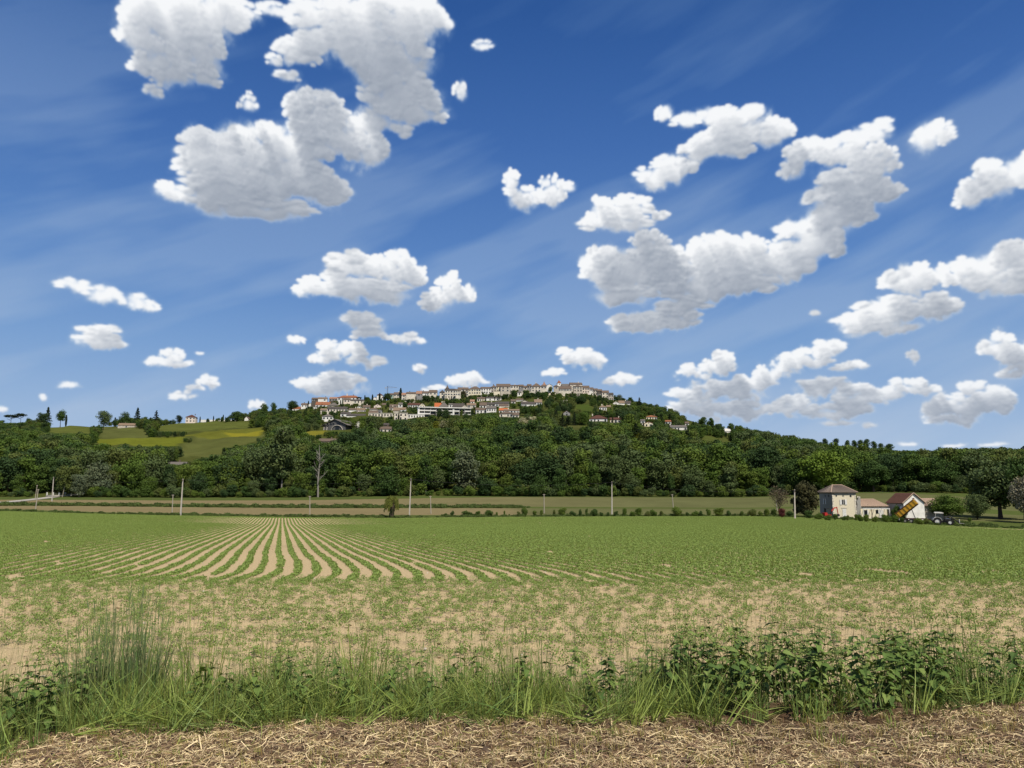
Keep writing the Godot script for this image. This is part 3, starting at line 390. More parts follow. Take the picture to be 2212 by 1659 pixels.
const CLEAR := [
	[-0.2924, -0.2825, 0.10690, 0.11191, 905, 0.22],
	[-0.2874, -0.2708, 0.10590, 0.11124, 902, 0.22],
	[-0.2760, -0.2677, 0.11091, 0.11592, 899, 0.22],
	[-0.2660, -0.2584, 0.11057, 0.11692, 895, 0.22],
	[-0.2571, -0.2388, 0.11091, 0.11759, 863, 0.22],
	[-0.2599, -0.2560, 0.10790, 0.11157, 853, 0.22],
	[-0.2626, -0.2540, 0.11793, 0.12329, 893, 0.22],
	[-0.2540, -0.2427, 0.11759, 0.12362, 889, 0.22],
	[-0.2394, -0.2288, 0.11927, 0.12396, 883, 0.22],
	[-0.2288, -0.2002, 0.11960, 0.12597, 875, 0.22],
	[-0.2206, -0.2117, 0.11391, 0.12228, 849, 0.22],
	[-0.2117, -0.1947, 0.11458, 0.12094, 837, 0.22],
	[-0.2398, -0.2272, 0.11124, 0.11659, 844, 0.22],
	[-0.2416, -0.2154, 0.10457, 0.11124, 766, 0.22],
	[-0.2505, -0.2376, 0.10490, 0.10890, 789, 0.22],
	[-0.2241, -0.2125, 0.09790, 0.10423, 697, 0.22],
	[-0.2478, -0.2339, 0.09292, 0.10123, 678, 0.22],
	[-0.1769, -0.1696, 0.11994, 0.12865, 866, 0.22],
	[-0.1816, -0.1766, 0.11960, 0.12463, 867, 0.22],
	[-0.1702, -0.1659, 0.11927, 0.12496, 865, 0.22],
	[-0.1603, -0.1553, 0.12228, 0.12899, 863, 0.22],
	[-0.1553, -0.1477, 0.12128, 0.13033, 862, 0.22],
	[-0.2022, -0.1972, 0.10957, 0.11191, 780, 0.22],
	[-0.1952, -0.1859, 0.10824, 0.11325, 763, 0.22],
	[-0.1806, -0.1713, 0.10857, 0.11492, 760, 0.22],
	[-0.1704, -0.1654, 0.11157, 0.11592, 785, 0.22],
	[-0.1601, -0.1488, 0.10957, 0.11425, 760, 0.22],
	[-0.1488, -0.1434, 0.10924, 0.11659, 754, 0.22],
	[-0.2133, -0.2027, 0.10190, 0.10924, 719, 0.22],
	[-0.2027, -0.1921, 0.10190, 0.10924, 711, 0.22],
	[-0.2158, -0.1919, 0.09724, 0.10190, 679, 0.22],
	[-0.1865, -0.1752, 0.10590, 0.10990, 738, 0.22],
	[-0.1874, -0.1758, 0.10090, 0.10623, 697, 0.22],
	[-0.1758, -0.1699, 0.10323, 0.10824, 713, 0.22],
	[-0.1873, -0.1561, 0.09790, 0.10290, 672, 0.22],
	[-0.1537, -0.1365, 0.09292, 0.10323, 630, 0.22],
	[-0.1603, -0.1520, 0.10690, 0.11124, 737, 0.22],
	[-0.1553, -0.1473, 0.10390, 0.10990, 710, 0.22],
	[-0.1493, -0.1394, 0.10457, 0.11024, 713, 0.22],
	[-0.1722, -0.1574, 0.07766, 0.08495, 551, 0.22],
	[-0.1681, -0.1595, 0.08395, 0.08959, 583, 0.22],
	[-0.1446, -0.1387, 0.11893, 0.12966, 850, 0.22],
	[-0.1387, -0.1257, 0.11927, 0.13067, 849, 0.22],
	[-0.1257, -0.1184, 0.11826, 0.13201, 833, 0.22],
	[-0.1191, -0.1092, 0.12563, 0.13168, 860, 0.22],
	[-0.1091, -0.0985, 0.12463, 0.13336, 860, 0.22],
	[-0.1365, -0.1209, 0.11057, 0.11592, 759, 0.22],
	[-0.1209, -0.1139, 0.11024, 0.11592, 752, 0.22],
	[-0.1013, -0.0930, 0.10990, 0.11625, 742, 0.22],
	[-0.1362, -0.1147, 0.09524, 0.10123, 641, 0.22],
	[-0.0948, -0.0881, 0.12027, 0.13336, 841, 0.22],
	[-0.0881, -0.0738, 0.11960, 0.13504, 829, 0.22],
	[-0.0738, -0.0672, 0.11927, 0.13470, 820, 0.22],
	[-0.0709, -0.0569, 0.12798, 0.13672, 860, 0.22],
	[-0.0609, -0.0566, 0.12429, 0.13369, 860, 0.22],
	[-0.0569, -0.0409, 0.12429, 0.13806, 860, 0.22],
	[-0.0410, -0.0276, 0.12899, 0.13739, 860, 0.22],
	[-0.0455, -0.0336, 0.11726, 0.12362, 781, 0.22],
	[-0.0336, -0.0136, 0.11692, 0.12429, 768, 0.22],
	[-0.0548, -0.0492, 0.11492, 0.12061, 767, 0.22],
	[-0.0953, -0.0830, 0.10957, 0.11692, 737, 0.22],
	[-0.0830, -0.0777, 0.10957, 0.11559, 734, 0.22],
	[-0.0774, -0.0621, 0.10924, 0.11559, 727, 0.22],
	[-0.0591, -0.0472, 0.11024, 0.11592, 728, 0.22],
	[-0.0667, -0.0568, 0.10890, 0.11391, 721, 0.22],
	[-0.0425, -0.0335, 0.10924, 0.11692, 712, 0.22],
	[-0.0352, -0.0226, 0.11157, 0.11692, 726, 0.22],
	[-0.0471, -0.0328, 0.10190, 0.10957, 661, 0.22],
	[-0.0276, -0.0203, 0.12798, 0.13975, 860, 0.22],
	[-0.0203, -0.0150, 0.12496, 0.14143, 843, 0.22],
	[-0.0150, -0.0023, 0.12496, 0.14143, 836, 0.22],
	[-0.0020, 0.0087, 0.13470, 0.14008, 860, 0.22],
	[0.0087, 0.0150, 0.13403, 0.14042, 860, 0.22],
	[0.0150, 0.0203, 0.13201, 0.13907, 860, 0.22],
	[0.0203, 0.0256, 0.13201, 0.14109, 860, 0.22],
	[0.0253, 0.0383, 0.12698, 0.14210, 838, 0.22],
	[0.0067, 0.0123, 0.12463, 0.13201, 823, 0.22],
	[0.0053, 0.0143, 0.11692, 0.12195, 753, 0.22],
	[-0.0013, 0.0047, 0.11492, 0.12094, 739, 0.22],
	[-0.0226, -0.0040, 0.11157, 0.11793, 719, 0.22],
	[0.0120, 0.0216, 0.11458, 0.11994, 732, 0.22],
	[0.0126, 0.0302, 0.11191, 0.11759, 710, 0.22],
	[0.0292, 0.0392, 0.11458, 0.12094, 727, 0.22],
	[-0.0166, -0.0043, 0.10890, 0.11458, 698, 0.22],
	[-0.0335, -0.0209, 0.10223, 0.11224, 658, 0.22],
	[-0.0169, -0.0050, 0.10423, 0.10924, 666, 0.22],
	[-0.0106, 0.0096, 0.10323, 0.10790, 656, 0.22],
	[-0.0162, 0.0013, 0.09624, 0.10523, 616, 0.22],
	[0.0000, 0.0089, 0.09657, 0.10357, 615, 0.22],
	[0.0386, 0.0453, 0.12932, 0.14008, 860, 0.22],
	[0.0453, 0.0530, 0.13403, 0.14143, 860, 0.22],
	[0.0546, 0.0613, 0.12899, 0.14008, 860, 0.22],
	[0.0612, 0.0779, 0.12698, 0.13840, 834, 0.22],
	[0.0653, 0.0746, 0.13537, 0.14143, 860, 0.22],
	[0.0739, 0.0806, 0.12932, 0.14076, 860, 0.22],
	[0.0763, 0.0926, 0.13470, 0.14312, 860, 0.22],
	[0.0809, 0.0925, 0.12664, 0.13975, 838, 0.22],
	[0.0925, 0.1015, 0.12664, 0.13907, 843, 0.22],
	[0.1015, 0.1069, 0.12765, 0.13672, 859, 0.22],
	[0.1068, 0.1125, 0.12630, 0.13537, 858, 0.22],
	[0.1125, 0.1181, 0.12496, 0.13436, 857, 0.22],
	[0.1181, 0.1271, 0.12161, 0.13268, 837, 0.22],
	[0.1270, 0.1330, 0.11860, 0.12966, 823, 0.22],
	[0.1322, 0.1399, 0.11325, 0.11860, 784, 0.22],
	[0.1399, 0.1475, 0.11291, 0.11927, 799, 0.22],
	[0.1475, 0.1558, 0.11258, 0.11893, 815, 0.22],
	[0.1142, 0.1238, 0.10657, 0.11291, 698, 0.22],
	[0.1238, 0.1295, 0.10890, 0.11325, 726, 0.22],
	[0.1010, 0.1242, 0.09059, 0.09990, 592, 0.22],
	[0.1281, 0.1424, 0.08926, 0.09691, 605, 0.22],
	[0.0670, 0.0759, 0.09990, 0.10623, 627, 0.22],
	[0.1753, 0.1892, 0.09424, 0.09990, 703, 0.22],
	[0.1727, 0.1839, 0.08263, 0.09159, 611, 0.22],
	[0.1679, 0.1735, 0.08926, 0.09458, 645, 0.22],
	[0.2000, 0.2076, 0.08860, 0.09358, 705, 0.22],
	[0.2063, 0.2278, 0.07965, 0.08694, 658, 0.22],
	[0.2257, 0.2307, 0.08661, 0.09159, 750, 0.22],
	[0.2767, 0.2850, 0.07733, 0.08263, 771, 0.22],
	[-0.4257, -0.4134, 0.09258, 0.10057, 910, 0.22],
	[-0.3491, -0.3442, 0.09192, 0.09857, 860, 0.22],
	[-0.5131, -0.4926, 0.08329, 0.08959, 846, 0.22],
	[-0.2514, -0.2283, 0.06412, 0.06940, 510, 0.22],
	[-0.4451, -0.4238, 0.03261, 0.03915, 434, 0.7],
	[-0.6089, -0.5942, 0.07696, 0.08470, 800, 0.12],
	[-0.5941, -0.5794, 0.07568, 0.08487, 776, 0.12],
	[-0.5794, -0.5647, 0.07568, 0.08504, 770, 0.12],
	[-0.5647, -0.5499, 0.07568, 0.08520, 764, 0.12],
	[-0.5374, -0.5220, 0.06761, 0.08498, 665, 0.12],
	[-0.5220, -0.5066, 0.06802, 0.08372, 665, 0.12],
	[-0.5066, -0.4912, 0.06844, 0.08245, 665, 0.12],
	[-0.4912, -0.4758, 0.06886, 0.08119, 666, 0.12],
	[-0.5469, -0.5330, 0.06136, 0.06767, 612, 0.12],
	[-0.5328, -0.5189, 0.05825, 0.06819, 585, 0.12],
	[-0.5189, -0.5051, 0.05834, 0.06870, 583, 0.12],
	[-0.5051, -0.4913, 0.05843, 0.06921, 582, 0.12],
	[-0.4913, -0.4774, 0.05852, 0.06973, 580, 0.12],
	[-0.4774, -0.4636, 0.05861, 0.07024, 579, 0.12],
	[-0.4636, -0.4497, 0.05870, 0.07075, 577, 0.12],
	[-0.4497, -0.4359, 0.05879, 0.07127, 575, 0.12],
	[-0.4362, -0.4224, 0.06434, 0.07178, 613, 0.12],
	[-0.4625, -0.4485, 0.07852, 0.08673, 761, 0.12],
	[-0.4485, -0.4344, 0.07821, 0.08831, 751, 0.12],
	[-0.4344, -0.4203, 0.07789, 0.08989, 741, 0.12],
	[-0.4203, -0.4062, 0.07758, 0.09127, 732, 0.12],
	[-0.4062, -0.3922, 0.07769, 0.09139, 728, 0.12],
	[-0.3923, -0.3782, 0.07952, 0.09151, 743, 0.12],
	[-0.3783, -0.3642, 0.08135, 0.09162, 756, 0.12],
	[-0.3643, -0.3502, 0.08318, 0.09174, 762, 0.12],
	[-0.3503, -0.3362, 0.08501, 0.09186, 766, 0.12],
	[-0.3753, -0.3621, 0.07270, 0.07642, 665, 0.12],
	[-0.3621, -0.3489, 0.07296, 0.07725, 658, 0.12],
	[-0.3489, -0.3357, 0.07323, 0.07807, 649, 0.12],
	[-0.3358, -0.3226, 0.07634, 0.07890, 662, 0.12],
	[-0.4280, -0.4144, 0.07006, 0.07519, 659, 0.12],
	[-0.4144, -0.4008, 0.07027, 0.07622, 657, 0.12],
	[-0.4008, -0.3871, 0.07048, 0.07724, 655, 0.12],
	[-0.3872, -0.3735, 0.07069, 0.07827, 653, 0.12],
	[-0.3735, -0.3599, 0.07090, 0.07915, 648, 0.12],
	[-0.3599, -0.3463, 0.07111, 0.07996, 640, 0.12],
	[-0.3463, -0.3327, 0.07132, 0.08076, 631, 0.12],
	[-0.3330, -0.3193, 0.07759, 0.08156, 670, 0.12],
	[-0.4327, -0.4183, 0.03879, 0.06144, 461, 0.12],
	[-0.4184, -0.4040, 0.04066, 0.06927, 469, 0.12],
	[-0.4041, -0.3897, 0.04254, 0.07099, 476, 0.12],
	[-0.3899, -0.3755, 0.04600, 0.07202, 491, 0.12],
	[-0.3761, -0.3617, 0.05645, 0.07305, 545, 0.12],
	[-0.3618, -0.3474, 0.05975, 0.07408, 560, 0.12],
	[-0.3475, -0.3331, 0.06249, 0.07512, 569, 0.12],
	[-0.3335, -0.3190, 0.07040, 0.07615, 613, 0.12],
	[-0.2729, -0.2589, 0.07421, 0.07826, 581, 0.12],
	[-0.2589, -0.2449, 0.07458, 0.07896, 569, 0.12],
	[-0.2698, -0.2553, 0.07859, 0.07929, 604, 0.12],
	[-0.2553, -0.2409, 0.07914, 0.08122, 592, 0.12],
	[-0.2409, -0.2264, 0.07910, 0.08152, 584, 0.12],
	[-0.2264, -0.2119, 0.07878, 0.08137, 574, 0.12],
	[0.0681, 0.0843, 0.08082, 0.08989, 536, 0.12],
	[0.0843, 0.1005, 0.08119, 0.09114, 540, 0.12],
	[0.0793, 0.0943, 0.10743, 0.11373, 680, 0.12],
	[0.0942, 0.1092, 0.10496, 0.11485, 669, 0.12],
	[0.2461, 0.2597, 0.06397, 0.06977, 593, 0.12],
	[0.2597, 0.2732, 0.06456, 0.07052, 615, 0.12],
	[0.2732, 0.2868, 0.06514, 0.07128, 640, 0.12],
	[-0.1220, -0.0540, 0.09657, 0.11057, 645, 0.3],
	[-0.2448, -0.1998, 0.08064, 0.09591, 594, 0.22],
	[-0.1620, -0.1466, -0.03151, -0.00348, 180, 0.45],
	[-0.2698, -0.2295, -0.00412, 0.06148, 318, 0.45],
	[-0.3228, -0.2706, -0.00477, 0.08793, 324, 0.45],
	[-0.3284, -0.2866, -0.00477, 0.07468, 326, 0.45],
	[-0.0792, -0.0424, -0.00315, 0.05556, 330, 0.15],
	[-0.5496, -0.5195, -0.00574, 0.04243, 326, 0.15],
	[-0.5667, -0.5479, -0.00703, 0.02543, 318, 0.15],
	[-0.3783, -0.3513, -0.00315, 0.04177, 335, 0.45],
	[0.3838, 0.4262, -0.00251, 0.05490, 325, 0.45],
	[0.3563, 0.3850, -0.00315, 0.04570, 335, 0.45],
	[0.3637, 0.3896, -0.02573, 0.01631, 190, 0.45],
	[0.3325, 0.3544, -0.02444, 0.01046, 196, 0.45],
	[0.3427, 0.3493, -0.02508, -0.01929, 178, 0.45],
	[0.5464, 0.5718, -0.03792, -0.00186, 188, 0.45],
	[0.5870, 0.6063, -0.03600, -0.00057, 190, 0.45],
	[0.6012, 0.6514, -0.03215, 0.04308, 196, 0.45],
	[0.6377, 0.6796, -0.03407, 0.04734, 192, 0.45],
	[0.6516, 0.6798, -0.03536, 0.02412, 180, 0.45],
	[0.4521, 0.4790, -0.00154, 0.04177, 345, 0.45],
	[0.4776, 0.5059, -0.00057, 0.04899, 350, 0.45],
	[0.5058, 0.5365, -0.00121, 0.05161, 350, 0.45],
	[0.5363, 0.5647, -0.00186, 0.04570, 345, 0.45],
	[0.5568, 0.5901, -0.00154, 0.05391, 350, 0.45],
	[0.5850, 0.6205, -0.00251, 0.05556, 345, 0.45],
	[0.6171, 0.6538, -0.00251, 0.05687, 345, 0.45],
	[-0.6605, -0.6468, 0.08196, 0.10157, 910, 0.45],
	[-0.6468, -0.6353, 0.08196, 0.10257, 910, 0.45],
	[-0.6140, -0.5983, 0.08395, 0.10857, 910, 0.45],
	[-0.6183, -0.6064, 0.08263, 0.10257, 896, 0.45],
	[-0.5946, -0.5834, 0.08395, 0.10623, 910, 0.45],
	[-0.5409, -0.5242, 0.08196, 0.10857, 840, 0.45],
	[-0.5107, -0.4992, 0.08462, 0.10390, 868, 0.45],
	[-0.4971, -0.4811, 0.08528, 0.10957, 870, 0.45],
	[-0.4700, -0.4592, 0.08462, 0.10723, 847, 0.45],
	[-0.4387, -0.4309, 0.08926, 0.10190, 910, 0.45],
	[-0.3992, -0.3943, 0.09092, 0.09657, 910, 0.45],
	[-0.3652, -0.3542, 0.09125, 0.10657, 872, 0.45],
	[-0.3286, -0.3186, 0.09857, 0.11525, 910, 0.45],
	[-0.3154, -0.3079, 0.09857, 0.11659, 886, 0.45],
	[-0.2915, -0.2823, 0.10990, 0.11826, 905, 0.45],
	[-0.2035, -0.1980, 0.11692, 0.12597, 870, 0.45],
	[-0.1898, -0.1850, 0.11525, 0.12530, 833, 0.45],
	[-0.1664, -0.1595, 0.12061, 0.12865, 864, 0.45],
	[-0.1607, -0.1557, 0.11525, 0.12128, 818, 0.45],
	[-0.1424, -0.1378, 0.10990, 0.11759, 757, 0.45],
	[-0.1153, -0.1080, 0.11525, 0.12463, 797, 0.45],
	[-0.1059, -0.1002, 0.11592, 0.12329, 800, 0.45],
	[-0.1100, -0.1052, 0.11024, 0.11793, 749, 0.45],
	[-0.1016, -0.0984, 0.11525, 0.12061, 793, 0.15],
	[-0.0674, -0.0610, 0.12329, 0.13369, 860, 0.45],
	[-0.0571, -0.0533, 0.12061, 0.12698, 824, 0.45],
	[-0.0613, -0.0570, 0.11726, 0.12329, 793, 0.45],
	[-0.0439, -0.0399, 0.12262, 0.13000, 836, 0.45],
	[-0.0383, -0.0335, 0.12262, 0.12798, 831, 0.45],
	[-0.0131, -0.0088, 0.11726, 0.12463, 765, 0.45],
	[-0.0008, 0.0048, 0.11860, 0.13201, 770, 0.45],
	[-0.0035, 0.0009, 0.11927, 0.12496, 777, 0.45],
	[0.0187, 0.0238, 0.11860, 0.12798, 763, 0.45],
	[0.0309, 0.0370, 0.12128, 0.13268, 783, 0.45],
	[0.0384, 0.0440, 0.12128, 0.13067, 780, 0.45],
	[0.0477, 0.0535, 0.12932, 0.13840, 860, 0.45],
	[0.0797, 0.0858, 0.11860, 0.12798, 761, 0.45],
	[0.0867, 0.0954, 0.11391, 0.12597, 726, 0.45],
	[0.1123, 0.1177, 0.11592, 0.12597, 768, 0.45],
	[0.1202, 0.1258, 0.11525, 0.12463, 775, 0.45],
	[0.1368, 0.1452, 0.11860, 0.12798, 850, 0.15],
	[0.1349, 0.1391, 0.11860, 0.12396, 841, 0.45],
	[0.1433, 0.1487, 0.11860, 0.12396, 849, 0.45],
	[0.1626, 0.1713, 0.10523, 0.12329, 771, 0.45],
	[-0.0987, -0.0907, 0.08926, 0.10590, 599, 0.45],
	[-0.0897, -0.0825, 0.08926, 0.10523, 597, 0.45],
	[-0.0633, -0.0573, 0.09059, 0.10323, 599, 0.45],
	[-0.0537, -0.0484, 0.09691, 0.10790, 633, 0.45],
	[0.0517, 0.0635, 0.08793, 0.10990, 565, 0.45],
	[0.0599, 0.0717, 0.07865, 0.09857, 525, 0.45],
	[0.0761, 0.0869, 0.09192, 0.10990, 586, 0.45],
	[-0.1041, -0.0950, 0.08196, 0.09458, 561, 0.15],
	[-0.0925, -0.0821, 0.08196, 0.09657, 560, 0.15],
	[0.0077, 0.0202, 0.08793, 0.10190, 569, 0.15],
	[0.0191, 0.0312, 0.08860, 0.10323, 571, 0.15],
	[0.1576, 0.1684, 0.06544, 0.07932, 509, 0.15],
	[0.0300, 0.0390, 0.09857, 0.11024, 621, 0.45],
	[0.0135, 0.0223, 0.09857, 0.11191, 624, 0.45],
	[0.2446, 0.2542, 0.08196, 0.09724, 748, 0.45],
	[0.2566, 0.2633, 0.08130, 0.09524, 767, 0.45],
	[0.2817, 0.2895, 0.07667, 0.09125, 774, 0.45],
	[0.4032, 0.4104, 0.05753, 0.07270, 736, 0.45],
	[0.4175, 0.4251, 0.05819, 0.07072, 730, 0.45],
	[0.4326, 0.4388, 0.05621, 0.06808, 725, 0.45],
	[0.4414, 0.4484, 0.05556, 0.06775, 722, 0.45],
	[0.4492, 0.4564, 0.05490, 0.06742, 720, 0.45],
	[0.4563, 0.4650, 0.05424, 0.06742, 718, 0.45],
	[0.4664, 0.4739, 0.05293, 0.06511, 715, 0.45],
	[0.4756, 0.4824, 0.05227, 0.06280, 711, 0.45],
	[0.4843, 0.4952, 0.05096, 0.06280, 705, 0.45]]
const PUFFS := [
	[-27.65, 29.55, 1.39, 1.44, 0.85], [-25.61, 30.53, 2.62, 1.68, 0.85], [-23.15, 31.30, 2.41, 1.46, 0.85], [-26.34, 28.19, 1.41, 1.24, 0.85], [-23.64, 29.28, 1.78, 1.50, 0.85], [-25.06, 27.33, 1.58, 1.14, 0.85],
	[-23.22, 27.67, 1.03, 0.77, 0.85], [-20.94, 32.24, 1.55, 0.73, 0.85], [-27.48, 27.40, 0.83, 0.50, 0.85], [-26.50, 26.20, 0.70, 0.51, 0.85], [-20.10, 26.58, 0.67, 0.75, 0.85], [-18.45, 29.57, 0.63, 0.52, 0.85],
	[-14.82, 32.58, 2.65, 1.25, 0.85], [-11.28, 32.96, 3.41, 1.51, 0.85], [-8.37, 32.91, 2.76, 1.53, 0.85], [-16.78, 30.08, 1.61, 1.03, 0.85], [-12.62, 30.56, 3.70, 1.82, 0.85], [-9.40, 30.55, 3.07, 2.10, 0.85],
	[-17.38, 28.56, 1.11, 0.53, 0.85], [-8.97, 28.21, 2.71, 1.64, 0.85], [-7.50, 27.08, 2.04, 1.11, 0.85], [-10.35, 26.29, 2.01, 1.39, 0.85], [-11.35, 24.36, 1.48, 1.28, 0.85], [-4.26, 28.74, 0.62, 0.69, 0.85],
	[-18.28, 32.67, 1.60, 0.50, 0.85], [-23.25, 23.29, 1.46, 1.08, 1.0], [-21.92, 21.98, 2.69, 1.65, 1.0], [-19.09, 22.96, 2.79, 1.94, 1.0], [-16.51, 24.49, 2.23, 1.66, 1.0], [-15.93, 26.68, 1.44, 1.22, 1.0],
	[-14.59, 27.27, 1.30, 0.82, 1.0], [-13.81, 25.08, 2.28, 1.67, 1.0], [-17.05, 21.65, 3.47, 1.70, 1.0], [-20.89, 20.58, 3.02, 1.12, 1.0], [-24.58, 20.08, 1.42, 0.69, 1.0], [-18.93, 19.72, 3.71, 0.86, 1.0],
	[-15.03, 21.53, 1.91, 1.44, 1.0], [-2.27, 31.88, 0.87, 0.40, 0.6], [-14.43, 14.61, 1.73, 0.91, 1.0], [-12.12, 15.91, 1.93, 1.36, 1.0], [-9.20, 16.06, 1.96, 1.53, 1.0], [-7.64, 16.12, 0.99, 1.07, 1.0],
	[-11.39, 14.45, 3.56, 0.92, 1.0], [-4.82, 15.52, 0.83, 0.77, 0.9], [-5.50, 14.15, 1.32, 0.93, 0.9], [-3.22, 14.71, 0.50, 0.78, 0.9], [-4.10, 14.52, 0.99, 0.78, 0.9], [-11.34, 12.44, 1.44, 0.62, 0.9],
	[-10.64, 11.62, 1.28, 0.68, 0.9], [-8.06, 11.37, 0.97, 0.44, 0.9], [-6.85, 11.12, 0.49, 0.25, 0.9], [-12.78, 10.19, 1.57, 0.86, 0.9], [-13.93, 9.64, 0.93, 0.61, 0.9], [-10.92, 9.58, 1.27, 0.56, 0.9],
	[-13.21, 7.82, 2.19, 0.77, 1.0], [-14.51, 7.51, 0.92, 0.46, 1.0], [-11.72, 8.04, 0.79, 0.47, 1.0], [-30.35, 13.23, 1.13, 0.49, 0.65], [-28.70, 12.83, 1.29, 0.61, 0.65], [-26.74, 12.75, 1.07, 0.56, 0.65],
	[-25.87, 12.53, 0.68, 0.40, 0.65], [-28.67, 10.41, 1.29, 0.55, 1.0], [-28.63, 9.80, 1.55, 0.50, 1.0], [-24.07, 9.30, 0.77, 0.52, 0.9], [-24.33, 8.75, 1.38, 0.40, 0.9], [-22.45, 9.51, 0.34, 0.18, 0.9],
	[-21.75, 7.63, 0.71, 0.44, 0.9], [-23.33, 6.59, 0.83, 0.44, 0.9], [-22.62, 7.10, 0.56, 0.35, 0.9], [-15.94, 10.78, 0.67, 0.36, 0.9], [-30.21, 6.80, 0.61, 0.27, 0.9], [-6.81, 9.00, 0.58, 0.47, 0.9],
	[-18.45, 6.15, 0.53, 0.36, 0.9], [-31.64, 5.97, 0.24, 0.22, 0.9], [-33.67, 5.11, 0.41, 0.26, 0.9], [-0.04, 22.87, 0.75, 0.74, 0.9], [0.87, 21.73, 1.52, 0.89, 0.9], [3.03, 22.19, 1.01, 1.04, 0.9],
	[4.29, 22.33, 0.67, 0.44, 0.9], [6.94, 20.45, 1.16, 1.05, 0.9], [9.07, 20.68, 1.96, 0.89, 0.9], [8.34, 19.57, 2.62, 0.84, 0.9], [11.49, 20.05, 0.65, 0.36, 0.9], [15.84, 26.09, 1.89, 0.82, 0.9],
	[17.50, 25.59, 2.16, 1.09, 0.9], [19.44, 24.74, 1.51, 0.95, 0.9], [14.72, 23.76, 1.90, 1.13, 0.9], [11.93, 22.90, 1.94, 1.01, 0.9], [16.09, 24.23, 1.87, 1.12, 0.9], [11.71, 26.79, 0.66, 0.69, 0.9],
	[13.43, 26.03, 1.29, 0.56, 0.9], [21.89, 22.59, 1.74, 1.23, 1.0], [24.37, 22.52, 1.95, 1.21, 1.0], [26.40, 21.59, 1.48, 1.33, 1.0], [27.17, 19.98, 0.93, 0.67, 1.0], [24.52, 20.09, 2.47, 1.37, 1.0],
	[22.90, 18.47, 2.79, 1.68, 1.0], [21.56, 16.75, 2.28, 1.72, 1.0], [18.69, 16.08, 2.65, 1.76, 1.0], [16.43, 16.60, 2.43, 1.63, 1.0], [14.80, 17.21, 1.40, 1.19, 1.0], [13.07, 15.85, 2.19, 1.51, 1.0],
	[15.04, 14.74, 3.65, 1.20, 1.0], [11.03, 15.97, 1.92, 1.52, 1.0], [8.26, 16.09, 2.59, 1.83, 1.0], [6.87, 16.48, 1.48, 1.38, 1.0], [8.57, 14.40, 2.58, 0.77, 1.0], [10.38, 17.66, 1.61, 1.21, 1.0],
	[12.99, 13.53, 1.87, 0.61, 1.0], [26.25, 23.66, 1.63, 0.79, 0.75], [29.92, 22.67, 1.27, 0.90, 0.75], [30.78, 23.05, 0.63, 0.63, 0.75], [9.90, 12.33, 2.23, 0.78, 0.95], [12.28, 12.40, 1.72, 0.77, 0.95],
	[8.53, 12.20, 1.13, 0.56, 0.95], [33.38, 19.12, 1.62, 1.27, 0.9], [34.69, 19.68, 1.13, 1.00, 0.9], [32.03, 18.53, 0.96, 0.78, 0.9], [32.73, 14.36, 1.85, 1.18, 1.0], [34.24, 14.41, 1.35, 1.16, 1.0],
	[31.65, 13.64, 1.19, 0.80, 1.0], [33.62, 12.78, 1.80, 0.92, 1.0], [27.88, 13.84, 1.54, 1.11, 1.0], [29.27, 13.97, 1.13, 1.09, 1.0], [26.62, 11.84, 2.33, 0.99, 1.0], [28.85, 11.91, 1.75, 0.97, 1.0],
	[24.59, 11.56, 1.62, 0.57, 1.0], [21.95, 12.43, 0.43, 0.23, 1.0], [26.00, 10.97, 2.09, 0.57, 1.0], [32.83, 9.10, 1.03, 0.80, 1.0], [33.76, 8.42, 0.90, 0.79, 1.0], [33.44, 7.44, 0.79, 0.53, 1.0],
	[15.15, 9.09, 1.06, 0.76, 1.0], [13.49, 8.49, 1.23, 0.68, 1.0], [15.51, 9.74, 0.76, 0.46, 1.0], [22.72, 9.97, 1.11, 0.58, 1.0], [21.17, 9.27, 1.41, 0.74, 1.0], [19.27, 8.40, 1.30, 0.90, 1.0],
	[23.97, 8.61, 1.09, 0.35, 1.0], [17.99, 7.64, 1.17, 0.54, 1.0], [14.43, 7.11, 2.42, 0.77, 1.0], [16.70, 7.20, 1.78, 0.91, 1.0], [13.42, 6.14, 1.83, 0.62, 1.0], [17.27, 5.70, 1.76, 0.76, 1.0],
	[15.36, 5.75, 2.09, 0.61, 1.0], [22.26, 7.12, 1.66, 0.73, 1.0], [24.28, 6.38, 1.34, 0.87, 1.0], [22.77, 5.50, 2.17, 0.58, 1.0], [20.39, 5.92, 1.42, 0.74, 1.0], [23.02, 4.70, 1.23, 0.23, 1.0],
	[27.42, 6.83, 1.27, 0.70, 1.0], [28.49, 6.61, 0.87, 0.50, 1.0], [26.28, 6.44, 0.78, 0.57, 1.0], [31.13, 6.74, 0.83, 0.41, 1.0], [30.78, 5.43, 1.88, 0.95, 1.0], [32.07, 5.65, 1.15, 0.80, 1.0],
	[29.20, 5.21, 0.98, 0.69, 1.0], [29.68, 4.59, 1.21, 0.33, 1.0], [5.55, 9.78, 1.46, 0.69, 0.95], [3.99, 10.42, 0.65, 0.38, 0.95], [8.27, 8.29, 1.28, 0.44, 0.95], [3.28, 8.88, 0.82, 0.38, 0.95],
	[-3.34, 8.19, 1.31, 0.63, 0.95], [-5.76, 7.65, 0.81, 0.32, 0.95], [27.83, 8.95, 0.38, 0.42, 0.95], [27.18, 3.23, 0.64, 0.17, 0.8], [29.84, 3.03, 0.96, 0.16, 0.8], [32.11, 2.96, 0.92, 0.13, 0.8],
	[25.03, 4.47, 0.53, 0.23, 0.8]]

